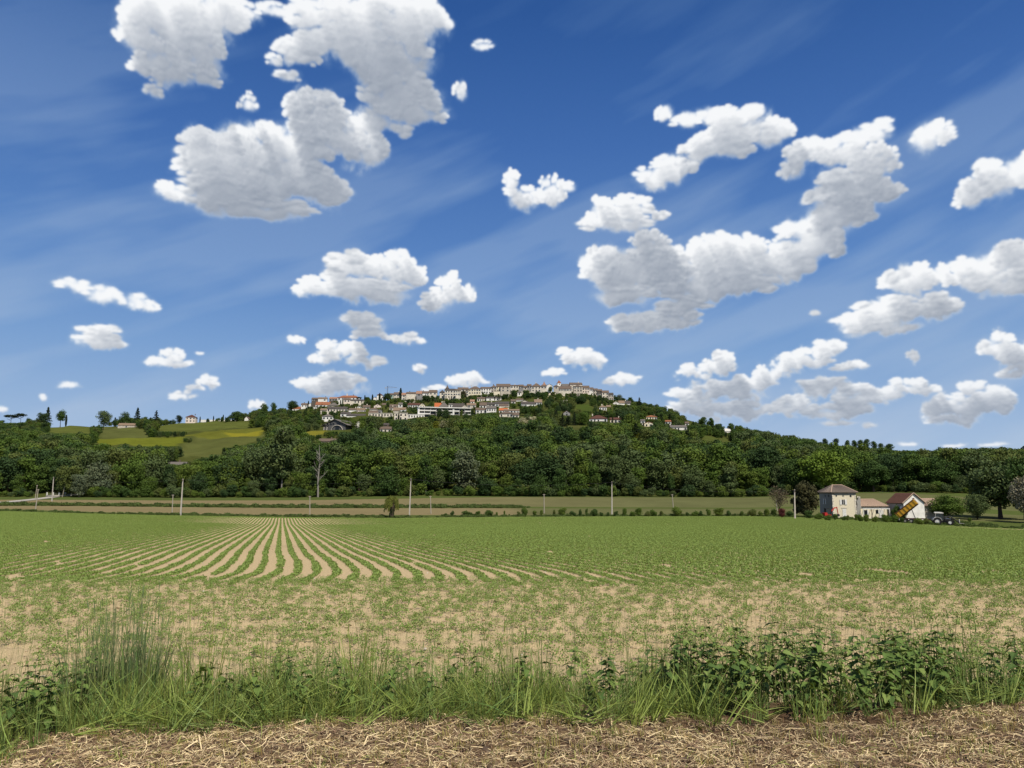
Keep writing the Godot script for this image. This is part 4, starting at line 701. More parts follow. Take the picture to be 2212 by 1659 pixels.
func _ready() -> void:
	var cam := Camera3D.new()
	cam.name = "camera"
	cam.position = Vector3(0, EYE, 0)
	cam.rotation_degrees.x = 8.05
	cam.fov = 53.08
	cam.near = 0.05
	cam.far = 6000.0
	cam.current = true
	add_child(cam)
	var env := Environment.new()
	env.background_mode = Environment.BG_SKY
	var sky := Sky.new()
	var pano := PanoramaSkyMaterial.new()
	pano.panorama = ImageTexture.create_from_image(sky_picture())
	pano.energy_multiplier = 1.0
	sky.sky_material = pano
	env.sky = sky
	env.tonemap_mode = Environment.TONE_MAPPER_LINEAR
	env.tonemap_exposure = 1.0
	env.sdfgi_enabled = true
	env.ssao_enabled = true
	env.ssil_enabled = true
	var we := WorldEnvironment.new()
	we.name = "world"
	we.environment = env
	add_child(we)
	var sun := DirectionalLight3D.new()
	sun.name = "sun"
	sun.light_energy = 1.58
	sun.light_color = Color(1.0, 0.955, 0.88)
	sun.light_angular_distance = 0.53
	sun.shadow_enabled = true
	var el := deg_to_rad(52.0)
	var az := deg_to_rad(30.0)
	sun.look_at_from_position(Vector3(sin(az) * cos(el), sin(el), cos(az) * cos(el)) * 100.0, Vector3.ZERO)
	add_child(sun)
	hillnoise.seed = 5
	hillnoise.frequency = 0.012
	fine.seed = 11
	fine.frequency = 1.0
	print("sky done ", Time.get_ticks_msec())
	materials()
	terrain()
	print("terrain ", Time.get_ticks_msec())
	lane()
	village()
	farm()
	print("buildings ", Time.get_ticks_msec())
	poles()
	tree_shapes()
	trees()
	print("trees ", Time.get_ticks_msec())
	crop()
	print("crop ", Time.get_ticks_msec())
	foreground()
	print("all ", Time.get_ticks_msec())

# ---------------------------------------------------------------- helpers

func numbered(called: String) -> String:
	var n: int = taken.get(called, 0)
	taken[called] = n + 1
	return called if n == 0 else "%s_%03d" % [called, n]

func tag(o: Node, label := "", category := "", group := "", kind := "") -> void:
	if label: o.set_meta("label", label)
	if category: o.set_meta("category", category)
	if group: o.set_meta("group", group)
	if kind: o.set_meta("kind", kind)

func thing(called: String, at: Vector3, turn: float, label: String, category: String, group := "") -> Node3D:
	var o := Node3D.new()
	o.name = numbered(called)
	o.position = at
	o.rotation.y = turn
	tag(o, label, category, group)
	add_child(o)
	return o

func part(called: String, mesh: Mesh, material: Material, parent: Node, at := Vector3.ZERO) -> MeshInstance3D:
	var o := MeshInstance3D.new()
	o.name = called
	o.mesh = mesh
	o.material_override = material
	o.position = at
	parent.add_child(o, true)
	return o

func ground_piece(called: String, mesh: Mesh, material: Material) -> MeshInstance3D:
	var o := MeshInstance3D.new()
	o.name = numbered(called)
	o.mesh = mesh
	o.material_override = material
	tag(o, "", "", "", "structure")
	add_child(o)
	return o

func many(called: String, mesh: Mesh, places: Array, material: Material, label: String, category: String, tints := PackedColorArray()) -> void:
	if places.is_empty(): return
	var mm := MultiMesh.new()
	mm.transform_format = MultiMesh.TRANSFORM_3D
	mm.use_colors = not tints.is_empty()
	mm.mesh = mesh
	mm.instance_count = places.size()
	for i in places.size():
		mm.set_instance_transform(i, places[i])
		if mm.use_colors: mm.set_instance_color(i, tints[i])
	var o := MultiMeshInstance3D.new()
	o.name = numbered(called)
	o.multimesh = mm
	if material: o.material_override = material
	tag(o, label, category, "", "stuff")
	add_child(o)

class Build:
	# collects faces; corners run counter-clockwise as seen from the front
	var v := PackedVector3Array()
	var n := PackedVector3Array()
	var c := PackedColorArray()
	var ix := PackedInt32Array()
	var tint := Color.WHITE
	func tri(a: Vector3, b: Vector3, d: Vector3) -> void:
		var m := (b - a).cross(d - a).normalized()
		var s := v.size()
		v.append(a); v.append(b); v.append(d)
		for i in 3:
			n.append(m); c.append(tint)
		ix.append(s); ix.append(s + 2); ix.append(s + 1)
	func quad(a: Vector3, b: Vector3, d: Vector3, e: Vector3) -> void:
		var m := (b - a).cross(d - a)
		if m.length_squared() < 1e-12: m = (d - a).cross(e - a)
		m = m.normalized()
		var s := v.size()
		v.append(a); v.append(b); v.append(d); v.append(e)
		for i in 4:
			n.append(m); c.append(tint)
		ix.append(s); ix.append(s + 2); ix.append(s + 1)
		ix.append(s); ix.append(s + 3); ix.append(s + 2)
	func hexa(p: Array) -> void:
		# eight corners: bottom 0..3 counter-clockwise seen from above, top 4..7
		quad(p[3], p[2], p[1], p[0])
		quad(p[4], p[5], p[6], p[7])
		for i in 4:
			var j := (i + 1) % 4
			quad(p[i], p[j], p[j + 4], p[i + 4])
	func box(at: Vector3, size: Vector3, turn := Basis.IDENTITY) -> void:
		var h := size / 2
		var p := []
		for y in [-h.y, h.y]:
			for q in [[-1, 1], [1, 1], [1, -1], [-1, -1]]:
				p.append(at + turn * Vector3(q[0] * h.x, y, q[1] * h.z))
		hexa(p)
	func slab(a: Vector3, b: Vector3, d: Vector3, e: Vector3, thick: float) -> void:
		# top face a b d e counter-clockwise from above, with thickness below it
		var down := (b - a).cross(d - a).normalized() * -thick
		hexa([a + down, b + down, d + down, e + down, a, b, d, e])
	func tube(points: Array, radii: Array, sides := 8, cap := true) -> void:
		var rings := []
		for i in points.size():
			var along: Vector3 = (points[mini(i + 1, points.size() - 1)] - points[maxi(i - 1, 0)]).normalized()
			var side := along.cross(Vector3.UP if absf(along.y) < 0.9 else Vector3.RIGHT).normalized()
			var other := along.cross(side).normalized()
			var ring := PackedVector3Array()
			for k in sides:
				var w := TAU * k / sides
				ring.append(points[i] + (side * cos(w) + other * sin(w)) * radii[i])
			rings.append(ring)
		for i in points.size() - 1:
			for k in sides:
				var j := (k + 1) % sides
				quad(rings[i][k], rings[i + 1][k], rings[i + 1][j], rings[i][j])
		if cap:
			for k in range(1, sides - 1):
				tri(rings[-1][0], rings[-1][k + 1], rings[-1][k])
				tri(rings[0][0], rings[0][k], rings[0][k + 1])
	func prism(outline: PackedVector2Array, z0: float, z1: float) -> void:
		# an outline in x, y (counter-clockwise seen from +z) pushed out from z0 to z1
		var t := Geometry2D.triangulate_polygon(outline)
		for i in range(0, t.size(), 3):
			var a := outline[t[i]]
			var b := outline[t[i + 1]]
			var d := outline[t[i + 2]]
			if (b - a).cross(d - a) < 0:
				var k := b
				b = d
				d = k
			tri(Vector3(a.x, a.y, z1), Vector3(b.x, b.y, z1), Vector3(d.x, d.y, z1))
			tri(Vector3(a.x, a.y, z0), Vector3(d.x, d.y, z0), Vector3(b.x, b.y, z0))
		for i in outline.size():
			var a := outline[i]
			var b := outline[(i + 1) % outline.size()]
			quad(Vector3(a.x, a.y, z1), Vector3(a.x, a.y, z0), Vector3(b.x, b.y, z0), Vector3(b.x, b.y, z1))
	func lathe(axis_from: Vector3, axis: Vector3, profile: Array, sides := 20) -> void:
		# profile of [distance along axis, radius]
		var a := axis.normalized()
		var side := a.cross(Vector3.UP if absf(a.y) < 0.9 else Vector3.RIGHT).normalized()
		var other := a.cross(side).normalized()
		for i in profile.size() - 1:
			for k in sides:
				var p := []
				for q in [[i, k], [i + 1, k], [i + 1, k + 1], [i, k + 1]]:
					var w: float = TAU * q[1] / sides
					p.append(axis_from + a * profile[q[0]][0] + (side * cos(w) + other * sin(w)) * profile[q[0]][1])
				quad(p[0], p[1], p[2], p[3])
	func mesh() -> ArrayMesh:
		var a := []
		a.resize(Mesh.ARRAY_MAX)
		a[Mesh.ARRAY_VERTEX] = v
		a[Mesh.ARRAY_NORMAL] = n
		a[Mesh.ARRAY_COLOR] = c
		a[Mesh.ARRAY_INDEX] = ix
		var m := ArrayMesh.new()
		m.add_surface_from_arrays(Mesh.PRIMITIVE_TRIANGLES, a)
		return m

func boxmesh(size: Vector3) -> ArrayMesh:
	var b := Build.new()
	b.box(Vector3.ZERO, size)
	return b.mesh()

func lin(r: float, g: float, b: float) -> Color:
	return Color(r, g, b).linear_to_srgb()

func plain(r: float, g: float, b: float, rough := 0.9, metal := 0.0) -> StandardMaterial3D:
	var m := StandardMaterial3D.new()
	m.albedo_color = lin(r, g, b)
	m.roughness = rough
	m.metallic = metal
	m.metallic_specular = 0.35
	return m

func noise_tex(freq: float, low: float, high: float, seed_: int, size := 512, octaves := 5, kind := FastNoiseLite.TYPE_SIMPLEX_SMOOTH) -> NoiseTexture2D:
	var f := FastNoiseLite.new()
	f.seed = seed_
	f.noise_type = kind
	f.frequency = freq
	f.fractal_octaves = octaves
	var t := NoiseTexture2D.new()
	t.width = size
	t.height = size
	t.seamless = true
	t.noise = f
	var g := Gradient.new()
	g.colors = PackedColorArray([Color(low, low, low), Color(high, high, high)])
	t.color_ramp = g
	return t

func mottled(r: float, g: float, b: float, tex: Texture2D, scale_: float, rough := 0.95, bump := 0.0) -> StandardMaterial3D:
	var m := plain(r, g, b, rough)
	m.albedo_texture = tex
	m.uv1_triplanar = true
	m.uv1_world_triplanar = true
	m.uv1_scale = Vector3.ONE * scale_
	if bump > 0.0:
		m.heightmap_enabled = true
		m.heightmap_texture = tex
		m.heightmap_scale = bump
	return m

func leafy(r: float, g: float, b: float, through := 0.5) -> StandardMaterial3D:
	var m := plain(r, g, b, 0.75)
	m.vertex_color_use_as_albedo = true
	m.metallic_specular = 0.25
	m.backlight_enabled = true
	m.backlight = Color(through, through, through * 0.5)
	return m

func materials() -> void:
	var soft := noise_tex(0.012, 0.86, 1.0, 3)
	var rough_ := noise_tex(0.05, 0.70, 1.0, 4)
	var blot := noise_tex(0.008, 0.76, 1.0, 6, 512, 6)
	M.w = mottled(0.88, 0.87, 0.83, soft, 0.11)
	M.c = mottled(0.84, 0.78, 0.67, blot, 0.09)
	M.s = mottled(0.63, 0.58, 0.50, blot, 0.13)
	M.g = mottled(0.33, 0.33, 0.33, blot, 0.15)
	M.p = mottled(0.80, 0.70, 0.62, soft, 0.1)
	M.y = mottled(0.86, 0.79, 0.61, soft, 0.1)
	M.t = mottled(0.38, 0.52, 0.47, soft, 0.1)
	M.d = mottled(0.13, 0.115, 0.10, soft, 0.1)
	M.rb = mottled(0.19, 0.145, 0.115, rough_, 0.16)
	M.rd = mottled(0.105, 0.094, 0.088, rough_, 0.16)
	M.rg = mottled(0.19, 0.175, 0.16, rough_, 0.16)
	M.ro = mottled(0.36, 0.15, 0.08, rough_, 0.16)
	M.rO = mottled(0.50, 0.15, 0.06, soft, 0.16)
	M.rp = mottled(0.42, 0.25, 0.18, rough_, 0.16)
	M.rm = mottled(0.13, 0.06, 0.046, rough_, 0.16)
	M.rn = mottled(0.30, 0.22, 0.155, rough_, 0.16)
	M.rw = mottled(0.7, 0.69, 0.66, soft, 0.16)
	M.rc = mottled(0.62, 0.58, 0.5, soft, 0.16)
	M.glass = plain(0.02, 0.024, 0.03, 0.15)
	M.shutter = plain(0.42, 0.44, 0.45, 0.7)
	M.white = mottled(0.78, 0.78, 0.76, soft, 0.3, 0.7)
	M.concrete = mottled(0.50, 0.47, 0.42, soft, 0.5, 0.9)
	M.greyconcrete = mottled(0.14, 0.14, 0.145, soft, 0.2, 0.9)
	M.wood = mottled(0.40, 0.36, 0.30, soft, 0.7, 0.9)
	M.bark = mottled(0.085, 0.065, 0.048, rough_, 0.7, 0.95)
	M.palebark = mottled(0.32, 0.30, 0.27, rough_, 0.5, 0.95)
	M.steel = plain(0.18, 0.18, 0.19, 0.5, 0.6)
	M.rock = mottled(0.58, 0.53, 0.45, blot, 0.2)
	M.leaf = []
	for q in [[0.068, 0.115, 0.024], [0.085, 0.140, 0.025], [0.052, 0.095, 0.024], [0.105, 0.155, 0.028], [0.085, 0.122, 0.045], [0.040, 0.074, 0.025], [0.100, 0.128, 0.034]]:
		M.leaf.append(leafy(q[0], q[1], q[2]))
	M.cypress = leafy(0.020, 0.034, 0.014, 0.15)
	M.silver = leafy(0.118, 0.148, 0.085)
	M.yellowleaf = leafy(0.16, 0.18, 0.022)
	M.blossom = leafy(0.44, 0.43, 0.28)
	M.pinkblossom = leafy(0.25, 0.235, 0.165)
	M.willow = leafy(0.15, 0.175, 0.04)
	M.brownleaf = leafy(0.125, 0.105, 0.065, 0.3)
	M.darkleaf = leafy(0.055, 0.056, 0.024, 0.3)
	M.redleaf = leafy(0.10, 0.03, 0.028, 0.3)
	M.anyleaf = leafy(1, 1, 1)
	M.brightleaf = leafy(0.12, 0.185, 0.026)
	M.soilclod = mottled(0.60, 0.47, 0.30, rough_, 3.0)
	M.darksoil = mottled(0.12, 0.085, 0.06, rough_, 3.0)
	M.drystub = leafy(0.34, 0.26, 0.14, 0.3)

# ---------------------------------------------------------------- terrain

func ground(x: float, z: float) -> float:
	var t := -z
	if t <= 22.0:
		for i in range(1, NEAR_T.size()):
			if t <= NEAR_T[i]:
				return lerpf(NEAR_Y[i - 1], NEAR_Y[i], clampf((t - NEAR_T[i - 1]) / (NEAR_T[i] - NEAR_T[i - 1]), 0, 1))
	var f := clampf((x / t + 1.0) * 20.0, 0.0, 39.999)
	var i := int(f)
	var a := f - i
	var t0 := 22.0
	var y0 := -0.8
	for r in range(1, ROW_T.size()):
		var t1: float = lerpf(ROW_T[r][i], ROW_T[r][i + 1], a)
		var y1: float = lerpf(ROW_Y[r][i], ROW_Y[r][i + 1], a)
		if t <= t1:
			return lerpf(y0, y1, (t - t0) / maxf(t1 - t0, 0.01)) + relief(x, z)
		t0 = t1
		y0 = y1
	return y0

func relief(x: float, z: float) -> float:
	return hillnoise.get_noise_2d(x, z) * 5.0 * smoothstep(330.0, 420.0, -z) if z < -330.0 else 0.0

func row_t(r: int, k: float) -> float:
	var f := clampf((k + 1.0) * 20.0, 0.0, 39.999)
	return lerpf(ROW_T[r][int(f)], ROW_T[r][int(f) + 1], f - int(f))

func band(called: String, r0: int, r1: int, steps: int, material: Material, columns := 200, paint := "patchy") -> void:
	var v := PackedVector3Array()
	var c := PackedColorArray()
	var ix := PackedInt32Array()
	var wide := columns + 1
	for j in steps + 1:
		var s := float(j) / steps
		if r1 - r0 == 1 and r0 == 0: s = s * s * 0.8 + s * 0.2
		for i in wide:
			var k := -1.0 + 2.0 * i / columns
			var t := lerpf(row_t(r0, k), row_t(r1, k), s)
			var x := k * t
			v.append(Vector3(x, ground(x, -t + (0.001 if s >= 1.0 else -0.001 if s <= 0.0 else 0.0)), -t))
			c.append(colour_at(paint, x, -t))
	for j in steps:
		for i in columns:
			var p := j * wide + i
			ix.append_array(PackedInt32Array([p, p + wide, p + 1, p + 1, p + wide, p + wide + 1]))
	ground_piece(called, surface(v, c, ix), material)

func surface(v: PackedVector3Array, c: PackedColorArray, ix: PackedInt32Array) -> ArrayMesh:
	# smooth normals; the triangles run clockwise seen from above
	var n := PackedVector3Array()
	n.resize(v.size())
	for i in range(0, ix.size(), 3):
		var a := v[ix[i]]
		var m := (v[ix[i + 2]] - a).cross(v[ix[i + 1]] - a)
		for q in 3:
			n[ix[i + q]] += m
	for i in n.size():
		n[i] = n[i].normalized()
	var a := []
	a.resize(Mesh.ARRAY_MAX)
	a[Mesh.ARRAY_VERTEX] = v
	a[Mesh.ARRAY_NORMAL] = n
	a[Mesh.ARRAY_COLOR] = c
	a[Mesh.ARRAY_INDEX] = ix
	var m := ArrayMesh.new()
	m.add_surface_from_arrays(Mesh.PRIMITIVE_TRIANGLES, a)
	return m

func patch(called: String, x0: float, x1: float, t0: float, t1: float, step: float, field: bool, material: Material) -> void:
	var nx := int((x1 - x0) / step)
	var nt := int((t1 - t0) / step)
	var v := PackedVector3Array()
	var c := PackedColorArray()
	var ix := PackedInt32Array()
	for j in nt + 1:
		for i in nx + 1:
			var x := lerpf(x0, x1, float(i) / nx)
			var t := lerpf(t0, t1, float(j) / nt)
			v.append(Vector3(x, soil_height(x, -t) if field else litter_height(x, -t), -t))
			c.append(patchy(x * 6, -t * 6) if field else litter_colour(x, -t))
	for j in nt:
		for i in nx:
			var p := j * (nx + 1) + i
			ix.append_array(PackedInt32Array([p, p + nx + 1, p + 1, p + 1, p + nx + 1, p + nx + 2]))
	ground_piece(called, surface(v, c, ix), material)

func earth(r: float, g: float, b: float, tex: Texture2D, scale_: float, bump := 0.0) -> StandardMaterial3D:
	var m := mottled(r, g, b, tex, scale_, 1.0, bump)
	m.vertex_color_use_as_albedo = true
	m.specular_mode = BaseMaterial3D.SPECULAR_DISABLED
	return m

func colour_at(way: String, x: float, z: float) -> Color:
	if way == "strip": return strip_colour(x, z, -0.02, 0.03)
	if way == "far_strip": return strip_colour(x, z, -0.35, 0.25)
	if way == "hill": return hill_colour(x, z)
	return patchy(x, z)

func patchy(x: float, z: float) -> Color:
	var a := 1.0 + 0.16 * hillnoise.get_noise_2d(x * 3.0, z * 3.0) + 0.10 * hillnoise.get_noise_2d(x * 14.0, z * 14.0)
	return Color(a, a, a)

func hill_colour(x: float, z: float) -> Color:
	var a := 1.0 + 0.22 * hillnoise.get_noise_2d(x * 2.0, z * 2.0) + 0.14 * hillnoise.get_noise_2d(x * 9.0, z * 9.0)
	var base := Color(0.115, 0.135, 0.040)
	for m in MEADOWS:
		if Geometry2D.is_point_in_polygon(Vector2(x, z), m[1]):
			base = m[0]
			break
	return Color(base.r * a, base.g * a, base.b * a)

func terrain() -> void:
	var grain := noise_tex(0.03, 0.74, 1.0, 21, 1024, 6)
	var clods := noise_tex(0.06, 0.62, 1.0, 22, 1024, 5)
	M.soil = earth(0.68, 0.545, 0.325, clods, 0.55, 3.0)
	M.farsoil = earth(0.60, 0.475, 0.285, grain, 0.3)
	M.stubble = earth(0.27, 0.225, 0.118, grain, 0.22)
	M.olive = earth(0.20, 0.20, 0.075, grain, 0.2)
	M.grass = earth(0.105, 0.14, 0.04, grain, 0.3)
	M.hill = earth(0.74, 0.74, 0.74, grain, 0.12)
	M.litter = earth(0.27, 0.19, 0.125, clods, 1.3, 2.0)
	M.road = mottled(0.50, 0.47, 0.42, grain, 0.3, 0.95)
	band("crop_field_soil", 0, 1, 60, M.farsoil, 160)
	band("far_crop_field_soil", 1, 2, 24, M.farsoil, 160)
	band("grass_margin", 2, 3, 4, M.grass, 160)
	band("mown_strip", 3, 4, 8, M.stubble, 200, "strip")
	band("grass_baulk", 4, 5, 3, M.grass, 160)
	band("far_mown_strip", 5, 6, 12, M.stubble, 200, "far_strip")
	band("wood_margin", 6, 7, 4, M.grass, 160)
	band("hill", 7, 8, 110, M.hill, 260, "hill")
	band("hilltop", 8, 11, 40, M.hill, 160, "hill")
	patch("near_field_soil", -21.0, 21.0, 8.4, 23.0, 0.085, true, M.soil)
	patch("mown_verge", -12.0, 12.0, 1.2, 9.0, 0.05, false, M.litter)
	# the lane the view is from, and the land behind it
	var b := Build.new()
	b.quad(Vector3(-300, -0.03, 300), Vector3(300, -0.03, 300), Vector3(300, -0.03, -1.3), Vector3(-300, -0.03, -1.3))
	ground_piece("roadside_ground", b.mesh(), M.grass)
	var c := Build.new()
	for s in [-1, 1]:
		var p := []
		for q in [[12.0, 1.3], [300.0, 1.3], [300.0, 23.0], [20.9, 23.0], [20.9, 9.0], [12.0, 9.0]]:
			p.append(Vector3(s * q[0], ground(0, -q[1]) - 0.03, -q[1]))
		if s > 0:
			c.quad(p[0], p[1], p[2], p[5]); c.quad(p[5], p[2], p[3], p[4])
		else:
			c.quad(p[5], p[2], p[1], p[0]); c.quad(p[4], p[3], p[2], p[5])
	ground_piece("roadside_field", c.mesh(), M.farsoil)

func strip_colour(x: float, z: float, k0: float, k1: float) -> Color:
	# the stubble turns to green and olive growth along the right-hand part of the strips
	var a := smoothstep(k0, k1, x / -z + 0.02 * hillnoise.get_noise_2d(x, z))
	var p := patchy(x, z)
	return p * Color.WHITE.lerp(Color(0.56, 0.72, 0.58), a)

func soil_height(x: float, z: float) -> float:
	var row := sin(-z * TAU / 0.62 + 0.8 * fine.get_noise_2d(x * 0.2, z * 0.2))
	var up := 0.045 * fine.get_noise_2d(x * 3.0, z * 3.0) + 0.045 * fine.get_noise_2d(x * 7.0, z * 7.0) + 0.03 * row
	var t := -z
	var edge := smoothstep(23.0, 22.0, t) * smoothstep(8.4, 9.2, t) * smoothstep(21.0, 20.0, absf(x))
	return ground(x, z) + 0.03 * smoothstep(23.0, 22.0, t) - 0.02 + up * edge + 0.02 * edge

func litter_height(x: float, z: float) -> float:
	var up := 0.035 * fine.get_noise_2d(x * 1.3, z * 1.3) + 0.02 * fine.get_noise_2d(x * 6.0, z * 6.0) + 0.008 * fine.get_noise_2d(x * 18.0, z * 18.0)
	return ground(x, z) + up * smoothstep(9.0, 8.0, -z) - (0.05 if z < -8.9 else 0.0)

func litter_colour(x: float, z: float) -> Color:
	var dark := smoothstep(-0.1, 0.35, fine.get_noise_2d(x * 0.55 + 3.0, z * 0.9) + 0.10 * x - 0.1)
	return Color(1.15, 1.1, 1.0).lerp(Color(0.50, 0.46, 0.46), dark * 0.85)

# ---------------------------------------------------------------- sky

func sky_picture() -> Image:
	# a quarter turn of air and fair-weather cumulus is computed round the view and goes on, turned about, all the way round
	var side := 1024
	var per := side / 90.0
	# two sets of noise, coarse for the great clouds overhead and fine for the small ones near the horizon
	var warp := []
	var billow := []
	for q in 2:
		var w := FastNoiseLite.new()
		w.seed = 31 + q
		w.frequency = [0.16, 0.45][q]
		w.fractal_octaves = 6 - q
		w.fractal_gain = 0.56
		warp.append(w)
		var l := FastNoiseLite.new()
		l.seed = 8 + q
		l.noise_type = FastNoiseLite.TYPE_SIMPLEX_SMOOTH
		l.frequency = [0.26, 0.75][q]
		l.fractal_octaves = 5 - q
		l.fractal_gain = 0.55
		billow.append(l)
	var streak := FastNoiseLite.new()
	streak.seed = 77
	streak.frequency = 0.05
	streak.fractal_octaves = 5
	var puffs := []
	for p in PUFFS: puffs.append(p)
	var r := RandomNumberGenerator.new()
	r.seed = 4
	for i in 26:     # the same kind of clouds above and beside the view
		var high := r.randf_range(2.0, 80.0)
		var across := r.randf_range(-45.0, 45.0)
		var size := r.randf_range(1.2, 3.2) * clampf(high / 16.0, 0.35, 1.5)
		if high < 43.0: across = (42.0 + r.randf() * 3.0) * (1.0 if r.randf() < 0.5 else -1.0)
		if high < 43.0: size = minf(size, 1.8)
		for q in 6:
			puffs.append([across + r.randfn() * size / cos(deg_to_rad(high)), high + r.randfn() * size * 0.35, size * r.randf_range(0.5, 1.0) / cos(deg_to_rad(high)), size * r.randf_range(0.4, 0.7), 1.0])
	# every heap of cloud bears smaller heads along its upper rim, and those bear smaller ones again
	var heads := []
	for p in puffs:
		heads.append(p)
		if minf(p[2], p[3]) < 0.28: continue
		for q in 9:
			var w := r.randf_range(-0.35, PI + 0.35)
			var k := r.randf_range(0.28, 0.5)
			var x: float = p[0] + cos(w) * p[2] * 0.78
			var y: float = p[1] + sin(w) * p[3] * 0.78
			heads.append([x, y, p[2] * k, p[3] * k * 1.05, p[4]])
			if minf(p[2], p[3]) * k < 0.3: continue
			for z in 4:
				var v := w + r.randfn() * 0.8
				var m := k * r.randf_range(0.35, 0.55)
				heads.append([x + cos(v) * p[2] * k * 0.8, y + sin(v) * p[3] * k * 0.8, p[2] * m, p[3] * m, p[4]])
	puffs = heads
	var field := PackedFloat32Array()
	field.resize(side * side)
	field.fill(-1.0)
	var wx := PackedFloat32Array()
	wx.resize(side * side)
	wx.fill(1000.0)
	var wy := wx.duplicate()
	for p in puffs:
		var i0 := clampi(int((p[0] - p[2] * 1.75 + 45.0) * per), 0, side - 1)
		var i1 := clampi(int((p[0] + p[2] * 1.75 + 45.0) * per), 0, side - 1)
		var j0 := clampi(int((90.0 - p[1] - p[3] * 1.9) * per), 0, side - 1)
		var j1 := clampi(int((90.0 - p[1] + p[3] * 1.9) * per), 0, side - 1)
		var amp: float = clampf(minf(p[2], p[3]) * 0.80, 0.16, 1.25)
		for j in range(j0, j1 + 1):
			var up := 90.0 - (j + 0.5) / per
			for i in range(i0, i1 + 1):
				var at := j * side + i
				var x := (i + 0.5) / per - 45.0
				if wx[at] > 999.0:
					var g := smoothstep(20.0, 7.0, up)
					wx[at] = lerpf(warp[0].get_noise_2d(x, up), warp[1].get_noise_2d(x, up), g)
					wy[at] = lerpf(warp[0].get_noise_2d(x + 200.0, up + 90.0), warp[1].get_noise_2d(x + 200.0, up + 90.0), g)
				var dx: float = (x + wx[at] * amp * 1.5 - p[0]) / p[2]
				var dy: float = (up + wy[at] * amp * 1.5 - p[1]) / p[3]
				if dy < 0.0: dy *= 1.2
				var d := (1.0 - dx * dx - dy * dy) * float(p[4])
				if d > field[at]:
					field[at] = minf(d + 0.16 * maxf(field[at], 0.0), 1.5)
				elif d > 0.0:
					field[at] = field[at] + 0.16 * d * (1.0 - minf(field[at], 1.0))
	var thick := PackedFloat32Array()
	thick.resize(side * side)
	var body := PackedFloat32Array()      # the same without the finest lumps: what shades
	body.resize(side * side)
	for j in side:
		var up := 90.0 - (j + 0.5) / per
		var g := smoothstep(20.0, 7.0, up)
		for i in side:
			var at := j * side + i
			if field[at] > -0.8:
				var x := (i + 0.5) / per - 45.0
				var f := field[at]
				var n := lerpf(billow[0].get_noise_2d(x, up), billow[1].get_noise_2d(x, up), g)
				var m := 0.42 - absf(lerpf(billow[0].get_noise_2d(x * 2.6 + 50.0, up * 2.6), billow[1].get_noise_2d(x * 2.2 + 50.0, up * 2.2), g))
				body[at] = f * 0.95 + n * 0.16 - 0.04
				thick[at] = body[at] + n * 0.30 + m * 0.13 - 0.02
	var out := PackedByteArray()
	out.resize(side * 4 * side * 3)
	var tone := [Color(176, 198, 222), Color(160, 186, 218), Color(124, 161, 208), Color(94, 136, 195), Color(67, 109, 174), Color(47, 88, 152), Color(33, 66, 124), Color(28, 56, 112)]
	var stop := [0.0, 4.0, 10.0, 16.0, 25.0, 34.0, 60.0, 90.1]
	var dither := RandomNumberGenerator.new()
	dither.seed = 2
	for j in side:
		var up := 90.0 - (j + 0.5) / per
		var g := clampf(up / 14.0, 0.28, 1.0)
		var s := 0
		while up > stop[s + 1]: s += 1
		var air: Color = tone[s].lerp(tone[s + 1], (up - stop[s]) / (stop[s + 1] - stop[s]))
		for i in side:
			var at := j * side + i
			var x := (i + 0.5) / per - 45.0
			var c := air
			# thin high cloud drawn out in streaks
			var u := x * 0.93 + up * 0.36
			var w := up * 0.93 - x * 0.36
			var high := streak.get_noise_2d(u * 0.55, w * 3.4) * 0.6 + streak.get_noise_2d(x * 0.35 + 40.0, up * 0.9) * 0.7
			high = clampf(high * 0.75 + 0.05, 0.0, 0.26) * smoothstep(42.0, 22.0, up)
			c = c.lerp(Color(196, 206, 222), high)
			var t := thick[at]
			if t > -0.6 and field[at] > -0.8:
				var soft := 0.84 * smoothstep(-0.12, 0.62, t) + 0.16 * smoothstep(-0.6, 0.15, t)
				var shade := 0.0
				var edge := 0.0
				var reach := 0.10
				for q in 16:
					var gap := reach * 0.28
					var jj := j - int(reach * g * per + 0.5)
					var ii := i - int(reach * g * per * 0.45 + 0.5)
					reach += gap
					if jj < 0 or ii < 0: continue
					var k := body[jj * side + ii]
					if k > 0.0 and field[jj * side + ii] > -0.8: shade += minf(k, 0.9) * gap
					if q == 2: edge += thick[at] - thick[jj * side + ii]
					if q == 8: edge += 0.5 * (body[at] - k)
				var lit := exp(-shade * 0.56) * 1.30 + clampf(edge * 0.26, -0.12, 0.20)
				lit = clampf(lerpf(0.70, lit, smoothstep(0.0, 0.6, t)), 0.0, 1.0)
				var grey := Color(150, 159, 173)
				var hue := grey.lerp(Color(250, 251, 252), lit)
				hue = hue.lerp(Color(176, 192, 216), smoothstep(12.0, 0.0, up) * 0.22)
				c = c.lerp(hue, pow(soft, 1.15) * 0.98)
			var d := dither.randf() - 0.5
			var red := clampi(int(c.r + d + 0.5), 0, 255)
			var green := clampi(int(c.g + d + 0.5), 0, 255)
			var blue := clampi(int(c.b + d + 0.5), 0, 255)
			for turn in 4:
				var col := i if turn % 2 == 0 else side - 1 - i
				var q := (j * side * 4 + posmod(col + turn * side - side / 2, side * 4)) * 3
				out[q] = red
				out[q + 1] = green
				out[q + 2] = blue
	var below := PackedByteArray()
	for i in side * 4: below.append_array(PackedByteArray([118, 122, 92]))
	for j in side: out.append_array(below)
	return Image.create_from_data(side * 4, side * 2, false, Image.FORMAT_RGB8, out)

# ---------------------------------------------------------------- buildings

